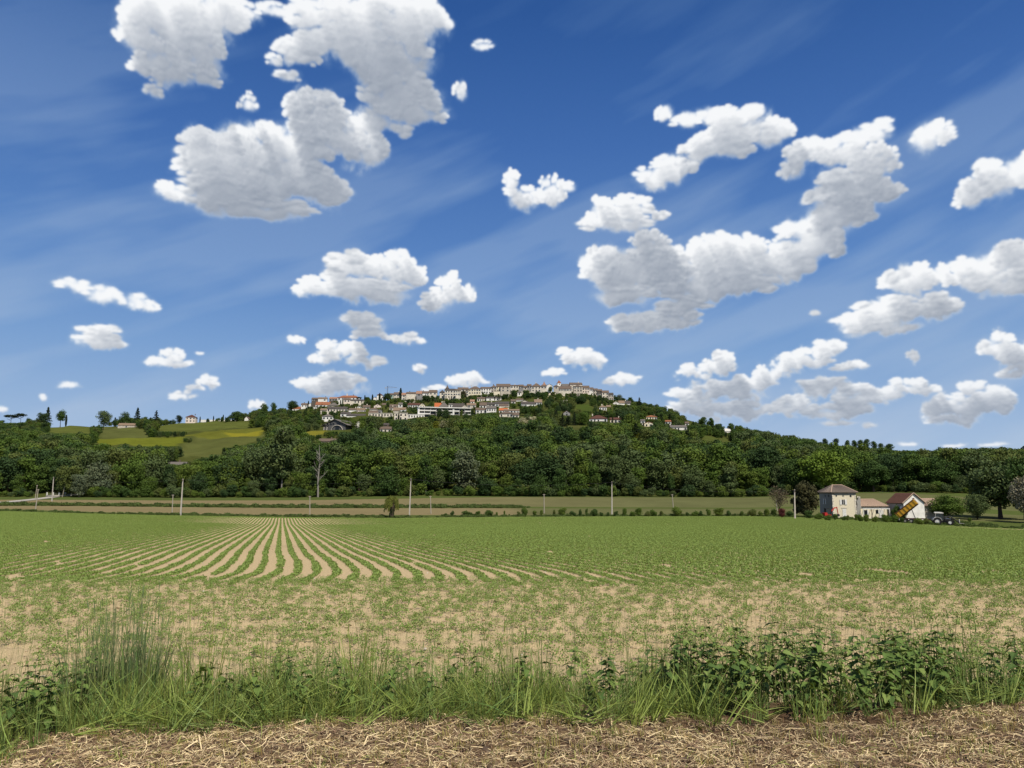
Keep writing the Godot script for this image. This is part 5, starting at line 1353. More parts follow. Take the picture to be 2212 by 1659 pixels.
func roof_mesh(kind: String, w: float, d: float, eave: float, ridge: float, over := 0.4) -> ArrayMesh:
	var b := Build.new()
	var rise := ridge - eave
	var thick := 0.22
	if kind == "flat":
		b.box(Vector3(0, eave + 0.2, -d / 2), Vector3(w + 0.5, 0.4, d + 0.5))
	elif kind == "g":
		var k := rise / (d / 2)
		var y := eave - over * k + thick
		var x := w / 2 + over * 0.6
		b.slab(Vector3(-x, y, over), Vector3(x, y, over), Vector3(x, ridge + thick, -d / 2), Vector3(-x, ridge + thick, -d / 2), thick)
		b.slab(Vector3(-x, ridge + thick, -d / 2), Vector3(x, ridge + thick, -d / 2), Vector3(x, y, -d - over), Vector3(-x, y, -d - over), thick)
	elif kind == "f":
		var k := rise / (w / 2)
		var y := eave - over * k + thick
		var x := w / 2 + over
		b.slab(Vector3(-x, y, over * 0.6), Vector3(0, ridge + thick, over * 0.6), Vector3(0, ridge + thick, -d - over * 0.6), Vector3(-x, y, -d - over * 0.6), thick)
		b.slab(Vector3(0, ridge + thick, over * 0.6), Vector3(x, y, over * 0.6), Vector3(x, y, -d - over * 0.6), Vector3(0, ridge + thick, -d - over * 0.6), thick)
	else:
		var x := w / 2 + over
		var y := eave + thick
		var half := maxf(0.05, w / 2 - d / 2)
		var deep := maxf(0.02, d / 2 - w / 2)
		var r := ridge + thick
		var p := [Vector3(-x, y, over), Vector3(x, y, over), Vector3(x, y, -d - over), Vector3(-x, y, -d - over)]
		var q := [Vector3(-half, r, -d / 2 + deep), Vector3(half, r, -d / 2 + deep), Vector3(half, r, -d / 2 - deep), Vector3(-half, r, -d / 2 - deep)]
		for i in 4:
			b.quad(p[i], p[(i + 1) % 4], q[(i + 1) % 4], q[i])
			var low := Vector3(0, -thick, 0)
			b.quad(p[i] + low, p[(i + 1) % 4] + low, p[(i + 1) % 4], p[i])
		b.quad(q[0], q[1], q[2], q[3])
		var low := Vector3(0, -thick, 0)
		b.quad(p[3] + low, p[2] + low, p[1] + low, p[0] + low)
	return b.mesh()

func wall_mesh(kind: String, w: float, d: float, eave: float, ridge: float) -> ArrayMesh:
	var b := Build.new()
	b.box(Vector3(0, (eave - 3.0) / 2, -d / 2), Vector3(w, eave + 3.0, d))
	var x := w / 2
	if kind == "g":
		b.tri(Vector3(x, eave, 0), Vector3(x, eave, -d), Vector3(x, ridge, -d / 2))
		b.tri(Vector3(-x, eave, -d), Vector3(-x, eave, 0), Vector3(-x, ridge, -d / 2))
	elif kind == "f":
		b.tri(Vector3(-x, eave, 0), Vector3(x, eave, 0), Vector3(0, ridge, 0))
		b.tri(Vector3(x, eave, -d), Vector3(-x, eave, -d), Vector3(0, ridge, -d))
	return b.mesh()

func opening(size: Vector2) -> ArrayMesh:
	var key := "win%.1f_%.1f" % [size.x, size.y]
	if not shapes.has(key): shapes[key] = boxmesh(Vector3(size.x, size.y, 0.12))
	return shapes[key]

func village() -> void:
	var r := RandomNumberGenerator.new()
	r.seed = 12
	for h in HOUSES:
		var w: float = h[3]
		var d: float = h[4]
		var base := ground(h[0], h[1])
		var eave: float = h[5] - base
		var ridge: float = h[6] - base
		var kind: String = h[7]
		var o := thing("village_house", Vector3(h[0], base, h[1]), h[2], h[12], "house", "houses of the hilltop village")
		part("wall", wall_mesh(kind, w, d, eave, ridge), M[h[8]], o)
		var roof := part("roof", roof_mesh(kind, w, d, eave, ridge), M["r" + h[9]] if M.has("r" + h[9]) else M.rb, o)
		if kind in ["g", "h"] and w > 6.0 and r.randf() < 0.6:
			part("chimney", boxmesh(Vector3(0.8, 1.7, 0.6)), M.c if r.randf() < 0.5 else M.rb, roof, Vector3(r.randf_range(-0.35, 0.35) * w, ridge + 0.5, -d / 2 - 0.3))
		var cols: int = h[10]
		var rows: int = h[11]
		var big := minf(1.25, w / maxf(cols, 1) * 0.42)
		for j in rows:
			for i in cols:
				var x := (i + 0.5 - cols / 2.0) * w / cols + r.randf_range(-0.15, 0.15)
				var y := eave - 1.5 - j * 2.9
				if y < 0.4 or r.randf() < 0.07: continue
				var win := part("window", opening(Vector2(big, 1.5 if j < rows - 1 or r.randf() < 0.8 else 2.1)), M.glass, o, Vector3(x, y, 0.0))
				if kind != "flat" and r.randf() < 0.55:
					for s in [-1, 1]:
						part("shutter", opening(Vector2(big * 0.45, 1.5)), M.shutter, win, Vector3(s * big * 0.74, 0, 0.03))
		if kind == "f" and rows > 0 and ridge - eave > 1.2:
			part("window", opening(Vector2(0.7, 0.8)), M.glass, o, Vector3(0, eave + 0.3, 0.0))
	towers()
	apartments()
	sports_hall()
	village_walls()

func spire(called: String, at: Vector3, w: float, base_y: float, eave_y: float, apex_y: float, wall: Material, tiles: Material, label: String) -> void:
	var o := thing(called, Vector3(at.x, ground(at.x, at.z), at.z), 0.12, label, "tower")
	var b := Build.new()
	var low := base_y - ground(at.x, at.z) - 2.0
	var eave := eave_y - ground(at.x, at.z)
	var apex := apex_y - ground(at.x, at.z)
	b.box(Vector3(0, (low + eave) / 2, 0), Vector3(w, eave - low, w))
	part("wall", b.mesh(), wall, o)
	var t := Build.new()
	var x := w / 2 + 0.45
	var mid := w * 0.30
	var bell := lerpf(eave, apex, 0.36)
	for i in 4:
		var turn := Basis(Vector3.UP, i * PI / 2)
		t.quad(turn * Vector3(-x, eave, x), turn * Vector3(x, eave, x), turn * Vector3(mid, bell, mid), turn * Vector3(-mid, bell, mid))
		t.tri(turn * Vector3(-mid, bell, mid), turn * Vector3(mid, bell, mid), Vector3(0, apex, 0))
	t.quad(Vector3(-x, eave, -x), Vector3(x, eave, -x), Vector3(x, eave, x), Vector3(-x, eave, x))
	var roof := part("roof", t.mesh(), tiles, o)
	var f := Build.new()
	f.tube([Vector3(0, apex - 0.2, 0), Vector3(0, apex + 0.9, 0)], [0.09, 0.04], 6)
	part("finial", f.mesh(), M.steel, roof)
	part("window", opening(Vector2(0.8, 1.2)), M.glass, o, Vector3(0.2, eave - 1.6, w / 2))

func towers() -> void:
	for s in SPIRES:
		spire(s[0], Vector3(s[1], 0, s[2]), s[3], s[4], s[5], s[6], M[s[7]], M[s[8]], s[9])
	# bell turret on the long hall
	var c := BELL
	var o := thing("bell_turret", Vector3(c[0], c[2] - 1.2, c[1]), 0, "little pale bell turret standing on the long orange-roofed hall", "turret")
	var b := Build.new()
	b.box(Vector3(0, 1.2, 0), Vector3(1.5, 2.4, 1.2))
	part("base", b.mesh(), M.w, o)
	var l := Build.new()
	for s in [-1, 1]: l.box(Vector3(s * 0.55, 3.0, 0), Vector3(0.3, 1.3, 0.6))
	l.box(Vector3(0, 3.75, 0), Vector3(1.5, 0.3, 0.8))
	part("arch", l.mesh(), M.w, o)
	var k := Build.new()
	k.lathe(Vector3(0, 3.5, 0), Vector3.DOWN, [[0.0, 0.05], [0.15, 0.22], [0.6, 0.38], [0.6, 0.0]], 12)
	part("bell", k.mesh(), M.steel, o)
	# tower crane behind the crest
	var q := thing("tower_crane", Vector3(CRANE[0], ground(CRANE[0], CRANE[1]), CRANE[1]), 0.3, "thin tower crane rising behind the crest left of the village's centre", "crane")
	var top: float = CRANE[2] - q.position.y
	var mast := Build.new()
	for sx in [-1, 1]:
		for sz in [-1, 1]: mast.tube([Vector3(sx * 0.45, -1, sz * 0.45), Vector3(sx * 0.45, top, sz * 0.45)], [0.08, 0.08], 4)
	var n := int(top / 1.4)
	for i in n:
		var y := top * i / n
		var f := 1 if i % 2 == 0 else -1
		mast.tube([Vector3(-0.45 * f, y, 0.45), Vector3(0.45 * f, y + 1.4, 0.45)], [0.05, 0.05], 4)
		mast.tube([Vector3(-0.45 * f, y, -0.45), Vector3(0.45 * f, y + 1.4, -0.45)], [0.05, 0.05], 4)
	part("mast", mast.mesh(), M.steel, q)
	var jib := Build.new()
	jib.tube([Vector3(0, top - 2.2, 0), Vector3(11, top - 1.4, 0)], [0.16, 0.12], 5)
	jib.tube([Vector3(0, top, 0), Vector3(11, top - 1.2, 0)], [0.07, 0.07], 4)
	for i in 7: jib.tube([Vector3(i * 1.6, top - 2.1 + i * 0.12, 0), Vector3(i * 1.6 + 0.8, top - 0.1 - i * 0.16, 0)], [0.05, 0.05], 4)
	part("jib", jib.mesh(), M.steel, q)
	var bal := Build.new()
	bal.tube([Vector3(0, top - 2.0, 0), Vector3(-2.5, top - 2.0, 0)], [0.15, 0.15], 5)
	bal.box(Vector3(-2.3, top - 2.3, 0), Vector3(1.0, 1.0, 0.8))
	part("counterweight", bal.mesh(), M.concrete, q)

func apartments() -> void:
	var a := BLOCK          # left front x, z, right front x, z, roof y
	var p0 := Vector3(a[0], 0, a[1])
	var p1 := Vector3(a[2], 0, a[3])
	var w := p0.distance_to(p1)
	var mid := (p0 + p1) / 2
	var base := ground(mid.x, mid.z) - 1.0
	var o := thing("apartment_block", Vector3(mid.x, base, mid.z), -atan2(p1.z - p0.z, p1.x - p0.x), "long white three storey apartment block with balconies below the old village", "building")
	var top: float = a[4] - base
	var b := Build.new()
	b.box(Vector3(0, top / 2 - 2.0, -6.6), Vector3(w, top + 4.0, 10.0))
	part("wall", b.mesh(), M.w, o)
	part("roof", boxmesh(Vector3(w + 1.0, 0.75, 13.0)), M.white, o, Vector3(0, top, -5.3))
	var bays := 9
	for f in 4:
		var y := top - 0.4 - 2.75 * (f + 1)
		if y < -1.0: break
		part("floor_slab", boxmesh(Vector3(w, 0.28, 1.7)), M.concrete, o, Vector3(0, y, -0.8))
		for i in bays:
			var x := (i + 0.5) * w / bays - w / 2
			part("window", boxmesh(Vector3(w / bays - 0.7, 2.0, 0.1)), M.glass, o, Vector3(x, y + 1.25, -1.58))
			if (i + f) % 4 != 3:
				part("balcony_front", boxmesh(Vector3(w / bays - 0.12, 0.95, 0.12)), M.white, o, Vector3(x, y + 0.5, 0.12))
	for i in bays + 1:
		var x := i * w / bays - w / 2
		var wide := 1.5 if i == 0 or i == 6 else 0.25
		part("pier", boxmesh(Vector3(wide, top, 1.9 if wide < 1.0 else 2.3)), M.white, o, Vector3(x, top / 2 - 0.4, -0.75))

func sports_hall() -> void:
	var a := HALL
	var base := ground(a[0], a[1])
	var o := thing("sports_hall", Vector3(a[0], base, a[1]), deg_to_rad(-20.0), "dark grey sports hall with wide gabled roof and arched concrete front", "building")
	var w := 21.0
	var d := 20.0
	part("wall", wall_mesh("f", w - 2.0, d, 3.9, 8.0), M.greyconcrete, o)
	part("roof", roof_mesh("f", w, d, 3.9, 8.4, 1.6), M.rg, o)
	var arch := Build.new()
	for i in 14:
		var p := PI * i / 14.0
		var q := PI * (i + 1) / 14.0
		for pair in [[p, q]]:
			var c0 := Vector3(cos(pair[0]) * 5.0 + 2.0, sin(pair[0]) * 4.0 - 0.4, 0)
			var c1 := Vector3(cos(pair[1]) * 5.0 + 2.0, sin(pair[1]) * 4.0 - 0.4, 0)
			arch.tube([c0 + Vector3(0, 0, 0.3), c1 + Vector3(0, 0, 0.3)], [0.34, 0.34], 6)
	part("arch", arch.mesh(), M.concrete, o)
	for x in [-9.0, -6.3]:
		var col := Build.new()
		col.tube([Vector3(x - 0.5, -1, 1.0), Vector3(x, 2.6, 0.9), Vector3(x + 1.6, 4.6 + (x + 9.0) * 0.3, 0.8)], [0.42, 0.4, 0.35], 8)
		part("pillar", col.mesh(), M.concrete, o)
	for x in [-3.6, -1.4, 2.2, 4.0]:
		part("window", opening(Vector2(1.6, 1.3)), M.glass, o, Vector3(x, 5.0 - absf(x) * 0.15, 0.0))
	part("entrance", opening(Vector2(3.4, 2.6)), M.glass, o, Vector3(2.2, 1.2, 0.0))
	var n := thing("hall_annex", Vector3(ANNEX[0], ground(ANNEX[0], ANNEX[1]), ANNEX[1]), -0.2, "small bright white annex at the sports hall's right end", "building")
	part("wall", wall_mesh("flat", 4.2, 7.0, 4.9, 5.2), M.w, n)
	part("roof", roof_mesh("flat", 4.2, 7.0, 4.9, 5.2), M.rc, n)
	part("door", opening(Vector2(1.2, 2.1)), M.glass, n, Vector3(0.8, 0.9, 0.0))

func village_walls() -> void:
	for q in WALLS:      # [x0, z0, x1, z1, top y, thickness, material, name, label]
		var p0 := Vector3(q[0], 0, q[1])
		var p1 := Vector3(q[2], 0, q[3])
		var o := thing(q[7], Vector3((q[0] + q[2]) / 2, ground((q[0] + q[2]) / 2, (q[1] + q[3]) / 2), (q[1] + q[3]) / 2), -atan2(p1.z - p0.z, p1.x - p0.x), q[8], "wall")
		var w := p0.distance_to(p1)
		var top: float = q[4] - o.position.y
		var b := Build.new()
		b.box(Vector3(0, top / 2 - 2.0, -q[5] / 2), Vector3(w, top + 4.0, q[5]))
		part("masonry", b.mesh(), M[q[6]], o)
		part("coping", boxmesh(Vector3(w + 0.2, 0.25, q[5] + 0.2)), M.rg if q[6] != "w" else M.white, o, Vector3(0, top + 0.12, -q[5] / 2))
	# a pale block of rock below the ramparts
	var r := Build.new()
	var c := Vector3(ROCK[0], 0, ROCK[1])
	c.y = ground(c.x, c.z)
	for i in 10:
		for j in 6:
			var p := []
			for q in [[i, j], [i + 1, j], [i + 1, j + 1], [i, j + 1]]:
				var lon: float = TAU * q[0] / 10.0
				var lat: float = PI * (q[1] / 6.0 - 0.5)
				var dir := Vector3(cos(lat) * cos(lon), sin(lat), cos(lat) * sin(lon))
				p.append(dir * Vector3(3.0, 3.0, 2.4) * (1.0 + 0.45 * fine.get_noise_3d(dir.x * 1.2, dir.y * 1.2, dir.z * 1.2)))
			r.quad(p[3], p[2], p[1], p[0])
	var o := MeshInstance3D.new()
	o.name = numbered("rock")
	o.mesh = r.mesh()
	o.material_override = M.rock
	o.position = c + Vector3(0, 1.6, 0)
	tag(o, "pale boulder on the slope below the ramparts' long house", "rock")
	add_child(o)

# ---------------------------------------------------------------- farm

func tile_roof(a: Vector3, b: Vector3, c: Vector3, d: Vector3, ridges: int) -> ArrayMesh:
	# a slope of half-round tile courses: a b along the eave, d c along the ridge (a trapezium), rows run up the slope
	var m := Build.new()
	var up := (b - a).cross(d - a).normalized()
	var n := ridges * 4
	for i in n:
		var s0 := float(i) / n
		var s1 := float(i + 1) / n
		var w0 := absf(sin(s0 * ridges * PI)) * 0.10
		var w1 := absf(sin(s1 * ridges * PI)) * 0.10
		var steps := 8
		for j in steps:
			var u0 := float(j) / steps
			var u1 := float(j + 1) / steps
			var p := [a.lerp(b, s0), a.lerp(b, s1), d.lerp(c, s1), d.lerp(c, s0)]
			var lip := up * 0.035
			m.quad(p[0].lerp(p[3], u0) + up * w0 + lip, p[1].lerp(p[2], u0) + up * w1 + lip, p[1].lerp(p[2], u1) + up * w1, p[0].lerp(p[3], u1) + up * w0)
	m.quad(a - up * 0.12, d - up * 0.12, c - up * 0.12, b - up * 0.12)
	m.quad(a - up * 0.12, b - up * 0.12, b + up * 0.03, a + up * 0.03)
	return m.mesh()

func farm() -> void:
	var stone := noise_tex(0.02, 0.78, 1.0, 41, 512, 6)
	var tiles := noise_tex(0.09, 0.6, 1.0, 42, 512, 3, FastNoiseLite.TYPE_CELLULAR)
	var lime := mottled(0.88, 0.80, 0.62, stone, 0.5, 0.95, 1.5)
	var greywall := mottled(0.40, 0.39, 0.37, stone, 0.35, 0.95, 1.5)
	var oldtile := mottled(0.34, 0.28, 0.235, tiles, 0.9)
	var palet := mottled(0.68, 0.50, 0.38, tiles, 0.45)
	var redtile := mottled(0.17, 0.085, 0.065, tiles, 0.8)
	var pane: Material = M.glass
	# the two storey farmhouse: front to +z, its left end to -x
	var base := ground(81, -190)
	var o := thing("farmhouse", Vector3(78.3, base, -190), 0, "two storey cream stone farmhouse with hipped tile roof and white shutters", "house")
	var W := 5.7
	var D := 8.0
	var E := 6.1
	var b := Build.new()
	b.quad(Vector3(0, -1.5, 0), Vector3(W, -1.5, 0), Vector3(W, E, 0), Vector3(0, E, 0))
	part("front_wall", b.mesh(), lime, o)
	b = Build.new()
	b.quad(Vector3(0, -1.5, -D), Vector3(0, -1.5, 0), Vector3(0, E, 0), Vector3(0, E, -D))
	b.quad(Vector3(W, -1.5, 0), Vector3(W, -1.5, -D), Vector3(W, E, -D), Vector3(W, E, 0))
	b.quad(Vector3(W, -1.5, -D), Vector3(0, -1.5, -D), Vector3(0, E, -D), Vector3(W, E, -D))
	part("side_wall", b.mesh(), greywall, o)
	for i in 9:     # dressed corner stones
		for x in [0.14, W - 0.14]:
			part("corner_stone", boxmesh(Vector3(0.42 if i % 2 == 0 else 0.3, 0.5, 0.1)), M.c, o, Vector3(x, i * 0.66 + 0.3, 0.02))
	var v := 0.45
	var y := E + 0.05
	var p := [Vector3(-v, y, v), Vector3(W + v, y, v), Vector3(W + v, y, -D - v), Vector3(-v, y, -D - v)]
	var q0 := Vector3(1.8, 7.95, -D / 2)
	var q1 := Vector3(W - 1.5, 7.95, -D / 2)
	part("roof", tile_roof(p[0], p[1], q1, q0, 22), oldtile, o)
	part("roof", tile_roof(p[3], p[0], q0, q0, 26), oldtile, o)
	part("roof", tile_roof(p[1], p[2], q1, q1, 26), oldtile, o)
	part("roof", tile_roof(p[2], p[3], q0, q1, 22), oldtile, o)
	var hip := Build.new()
	for s in [[p[0], q0], [p[1], q1], [p[3], q0], [p[2], q1], [q0, q1]]:
		hip.tube([s[0] + Vector3(0, 0.06, 0), s[1] + Vector3(0, 0.08, 0)], [0.13, 0.13], 6)
	part("ridge_tiles", hip.mesh(), palet, o)
	part("eave_band", boxmesh(Vector3(W + 0.14, 0.5, 0.14)), M.g, o, Vector3(W / 2, E - 0.22, 0.0))
	for s in [[1.0, 5.35, 0.35, 0.3], [2.65, 5.35, 0.3, 0.3], [4.5, 5.3, 0.42, 0.48]]:
		part("attic_window", boxmesh(Vector3(s[2], s[3], 0.1)), pane, o, Vector3(s[0], s[1], 0.0))
	shuttered(o, Vector3(2.6, 3.85, 0), 0.62, 1.15, Basis.IDENTITY, true)
	shuttered(o, Vector3(2.75, 1.2, 0), 0.0, 2.0, Basis.IDENTITY, false)
	shuttered(o, Vector3(0, 3.95, -4.6), 0.6, 1.25, Basis(Vector3.UP, -PI / 2), true)
	for s in [[-4.2, 5.35, 0.3], [-2.0, 5.3, 0.42]]:
		part("attic_window", boxmesh(Vector3(0.1, 0.42, s[2])), pane, o, Vector3(0.0, s[1], s[0]))
	part("lintel", boxmesh(Vector3(1.4, 0.2, 0.1)), M.c, o, Vector3(2.75, 2.45, 0.03))
	# annex with hipped tile roof, pergola and the stump of a ruined wall
	var n := thing("farm_annex", Vector3(84.9, base, -190.4), 0, "low whitewashed farm annex with pale striped tile roof", "house")
	W = 6.7
	D = 5.2
	E = 2.75
	part("wall", wall_mesh("flat", W, D, E, E), M.y, n, Vector3(W / 2, 0, 0))
	v = 0.35
	y = E + 0.03
	p = [Vector3(-v, y, v), Vector3(W + v, y, v), Vector3(W + v, y, -D - v), Vector3(-v, y, -D - v)]
	q0 = Vector3(1.2, 4.45, -D / 2)
	q1 = Vector3(W - 1.9, 4.45, -D / 2)
	part("roof", tile_roof(p[0], p[1], q1, q0, 15), palet, n)
	part("roof", tile_roof(p[1], p[2], q1, q1, 12), palet, n)
	part("roof", tile_roof(p[3], p[0], q0, q0, 12), oldtile, n)
	part("roof", tile_roof(p[2], p[3], q0, q1, 15), palet, n)
	hip = Build.new()
	for s in [[p[1], q1], [q0, q1], [p[2], q1]]:
		hip.tube([s[0] + Vector3(0, 0.06, 0), s[1] + Vector3(0, 0.08, 0)], [0.14, 0.14], 6)
	part("ridge_tiles", hip.mesh(), palet, n)
	part("eave_band", boxmesh(Vector3(W, 0.3, 0.12)), M.s, n, Vector3(W / 2, E - 0.12, 0.0))
	for s in [[1.5, 1.35, 0.75, 1.1], [4.3, 1.5, 0.6, 0.9]]:
		var win := part("window", boxmesh(Vector3(s[2], s[3], 0.1)), pane, n, Vector3(s[0], s[1], 0.0))
		part("shutter", boxmesh(Vector3(0.3, s[3], 0.1)), M.white, win, Vector3(s[2] * 0.75, 0, 0.02))
	part("door", boxmesh(Vector3(0.9, 2.0, 0.1)), M.white, n, Vector3(5.4, 1.0, 0.0))
	var g := thing("pergola", Vector3(85.0, base, -188.6), 0, "white pergola frame standing before the low annex", "pergola")
	part("beam", boxmesh(Vector3(6.6, 0.22, 0.16)), M.white, g, Vector3(3.2, 2.25, 0))
	for i in 8: part("rafter", boxmesh(Vector3(0.08, 0.1, 1.9)), M.white, g, Vector3(0.2 + i * 0.86, 2.4, -0.8))
	for x in [0.1, 2.1, 4.0, 6.4]:
		part("post", boxmesh(Vector3(0.14, 3.0, 0.14)), M.white if x != 2.1 else M.rm, g, Vector3(x, 0.65, 0))
	var ruin := thing("ruined_wall", Vector3(84.35, base, -189.6), 0, "jagged stump of a ruined stone wall between farmhouse and annex", "wall")
	var rb := Build.new()
	rb.prism(PackedVector2Array([Vector2(-0.2, -1), Vector2(0.75, -1), Vector2(0.7, 2.3), Vector2(0.95, 2.6), Vector2(0.75, 3.1), Vector2(0.85, 4.6), Vector2(0.45, 5.2), Vector2(0.1, 4.3), Vector2(-0.15, 4.1), Vector2(0.0, 3.2), Vector2(-0.2, 2.5)]), -1.2, -0.4)
	part("masonry", rb.mesh(), greywall, ruin)
	for i in 2: part("cap_stone", boxmesh(Vector3(0.4, 0.35, 0.5)), M.c, ruin, Vector3(0.3 + i * 0.35, 5.1 - i * 0.1, -0.8))
	# barn with red-brown roof, gable to +z
	var k := thing("barn", Vector3(95.55, base, -185), 0, "small stone barn with dark red tile roof and white gable", "barn")
	W = 4.9
	D = 8.2
	E = 3.75
	var R := 5.9
	b = Build.new()
	b.quad(Vector3(-W / 2, -1.5, 0), Vector3(W / 2, -1.5, 0), Vector3(W / 2, E, 0), Vector3(-W / 2, E, 0))
	b.tri(Vector3(-W / 2, E, 0), Vector3(W / 2, E, 0), Vector3(0, R, 0))
	part("gable_wall", b.mesh(), M.w, k)
	b = Build.new()
	b.quad(Vector3(-W / 2, -1.5, -D), Vector3(-W / 2, -1.5, 0), Vector3(-W / 2, E, 0), Vector3(-W / 2, E, -D))
	b.quad(Vector3(W / 2, -1.5, 0), Vector3(W / 2, -1.5, -D), Vector3(W / 2, E, -D), Vector3(W / 2, E, 0))
	b.quad(Vector3(W / 2, -1.5, -D), Vector3(-W / 2, -1.5, -D), Vector3(-W / 2, E, -D), Vector3(W / 2, E, -D))
	b.tri(Vector3(W / 2, E, -D), Vector3(-W / 2, E, -D), Vector3(0, R, -D))
	part("side_wall", b.mesh(), greywall, k)
	part("roof", tile_roof(Vector3(-W / 2 - 0.3, E - 0.15, -D - 0.2), Vector3(-W / 2 - 0.3, E - 0.15, 0.2), Vector3(0, R + 0.1, 0.2), Vector3(0, R + 0.1, -D - 0.2), 26), redtile, k)
	part("roof", tile_roof(Vector3(W / 2 + 0.3, E - 0.15, 0.2), Vector3(W / 2 + 0.3, E - 0.15, -D - 0.2), Vector3(0, R + 0.1, -D - 0.2), Vector3(0, R + 0.1, 0.2), 26), redtile, k)
	b = Build.new()
	for s in [-1, 1]: b.tube([Vector3(s * (W / 2 + 0.35), E - 0.12, 0.24), Vector3(0, R + 0.16, 0.24)], [0.13, 0.13], 6)
	part("verge_tiles", b.mesh(), palet, k)
	part("gable_window", boxmesh(Vector3(0.36, 0.62, 0.1)), pane, k, Vector3(0, 4.55, 0))
	part("side_window", boxmesh(Vector3(0.1, 0.9, 0.5)), pane, k, Vector3(-W / 2, 2.3, -2.4))
	var dish := Build.new()
	dish.lathe(Vector3(-W / 2 - 0.1, 2.6, -0.7), Vector3(-0.7, 0.2, 0.7), [[0.0, 0.0], [0.02, 0.2], [0.1, 0.42], [0.12, 0.44]], 16)
	part("satellite_dish", dish.mesh(), M.rw, k)
	var s2 := thing("cart_shed", Vector3(98.2, base, -190.5), 0, "low shed with pale pink tile roof behind the yellow tipper", "shed")
	part("wall", wall_mesh("flat", 6.6, 6.0, 2.9, 2.9), M.s, s2, Vector3(3.3, 0, 0))
	part("roof", tile_roof(Vector3(-0.2, 2.9, 0.4), Vector3(6.9, 2.9, 0.4), Vector3(6.9, 4.7, -3.0), Vector3(-0.2, 4.7, -3.0), 16), palet, s2)
	part("roof", tile_roof(Vector3(6.9, 2.9, -6.4), Vector3(-0.2, 2.9, -6.4), Vector3(-0.2, 4.7, -3.0), Vector3(6.9, 4.7, -3.0), 16), palet, s2)
	tipper()
	tractor()
	excavator()

func shuttered(o: Node3D, at: Vector3, gap: float, high: float, turn: Basis, inside: bool) -> void:
	var win := part("window" if inside else "door", boxmesh(Vector3(maxf(gap, 0.9), high, 0.12)), M.glass if inside else M.white, o, at)
	win.basis = turn
	if inside:
		var mull := part("frame", boxmesh(Vector3(0.08, high, 0.08)), M.white, win, Vector3(0, 0, 0.05))
		mull.name = "frame"
	for s in [-1, 1]:
		if inside: part("shutter", boxmesh(Vector3(0.5, high + 0.15, 0.07)), M.white, win, Vector3(s * (gap / 2 + 0.3), 0, 0.08))

func wheel(parent: Node3D, at: Vector3, r: float, wide: float, rim: Material) -> void:
	# axle along local z
	var t := Build.new()
	t.lathe(Vector3(0, 0, -wide / 2), Vector3(0, 0, 1), [[0.03, r * 0.56], [0.0, r * 0.72], [0.02, r * 0.92], [0.08, r], [wide - 0.08, r], [wide - 0.02, r * 0.92], [wide, r * 0.72], [wide - 0.03, r * 0.56]], 28)
	for i in 18:
		var w := TAU * i / 18
		t.box(Vector3(cos(w) * r, sin(w) * r, 0), Vector3(0.07, 0.05, wide * 0.9), Basis(Vector3(0, 0, 1), w) * Basis(Vector3(1, 0, 0), 0.4 if i % 2 == 0 else -0.4))
	var o := part("wheel", t.mesh(), M.rubber, parent, at)
	var k := Build.new()
	k.lathe(Vector3(0, 0, -wide * 0.3), Vector3(0, 0, 1), [[0.0, 0.02], [0.0, r * 0.3], [wide * 0.12, r * 0.5], [0.0, r * 0.6], [wide * 0.6, r * 0.6], [wide * 0.48, r * 0.5], [wide * 0.6, r * 0.3], [wide * 0.6, 0.02]], 24)
	part("rim", k.mesh(), rim, o)

var b_hinge := Vector3.ZERO
var b_tilt := Basis.IDENTITY

func tilted(b: Build, lo: Vector3, hi: Vector3) -> void:
	b.box(b_hinge + b_tilt * ((lo + hi) / 2), hi - lo, b_tilt)

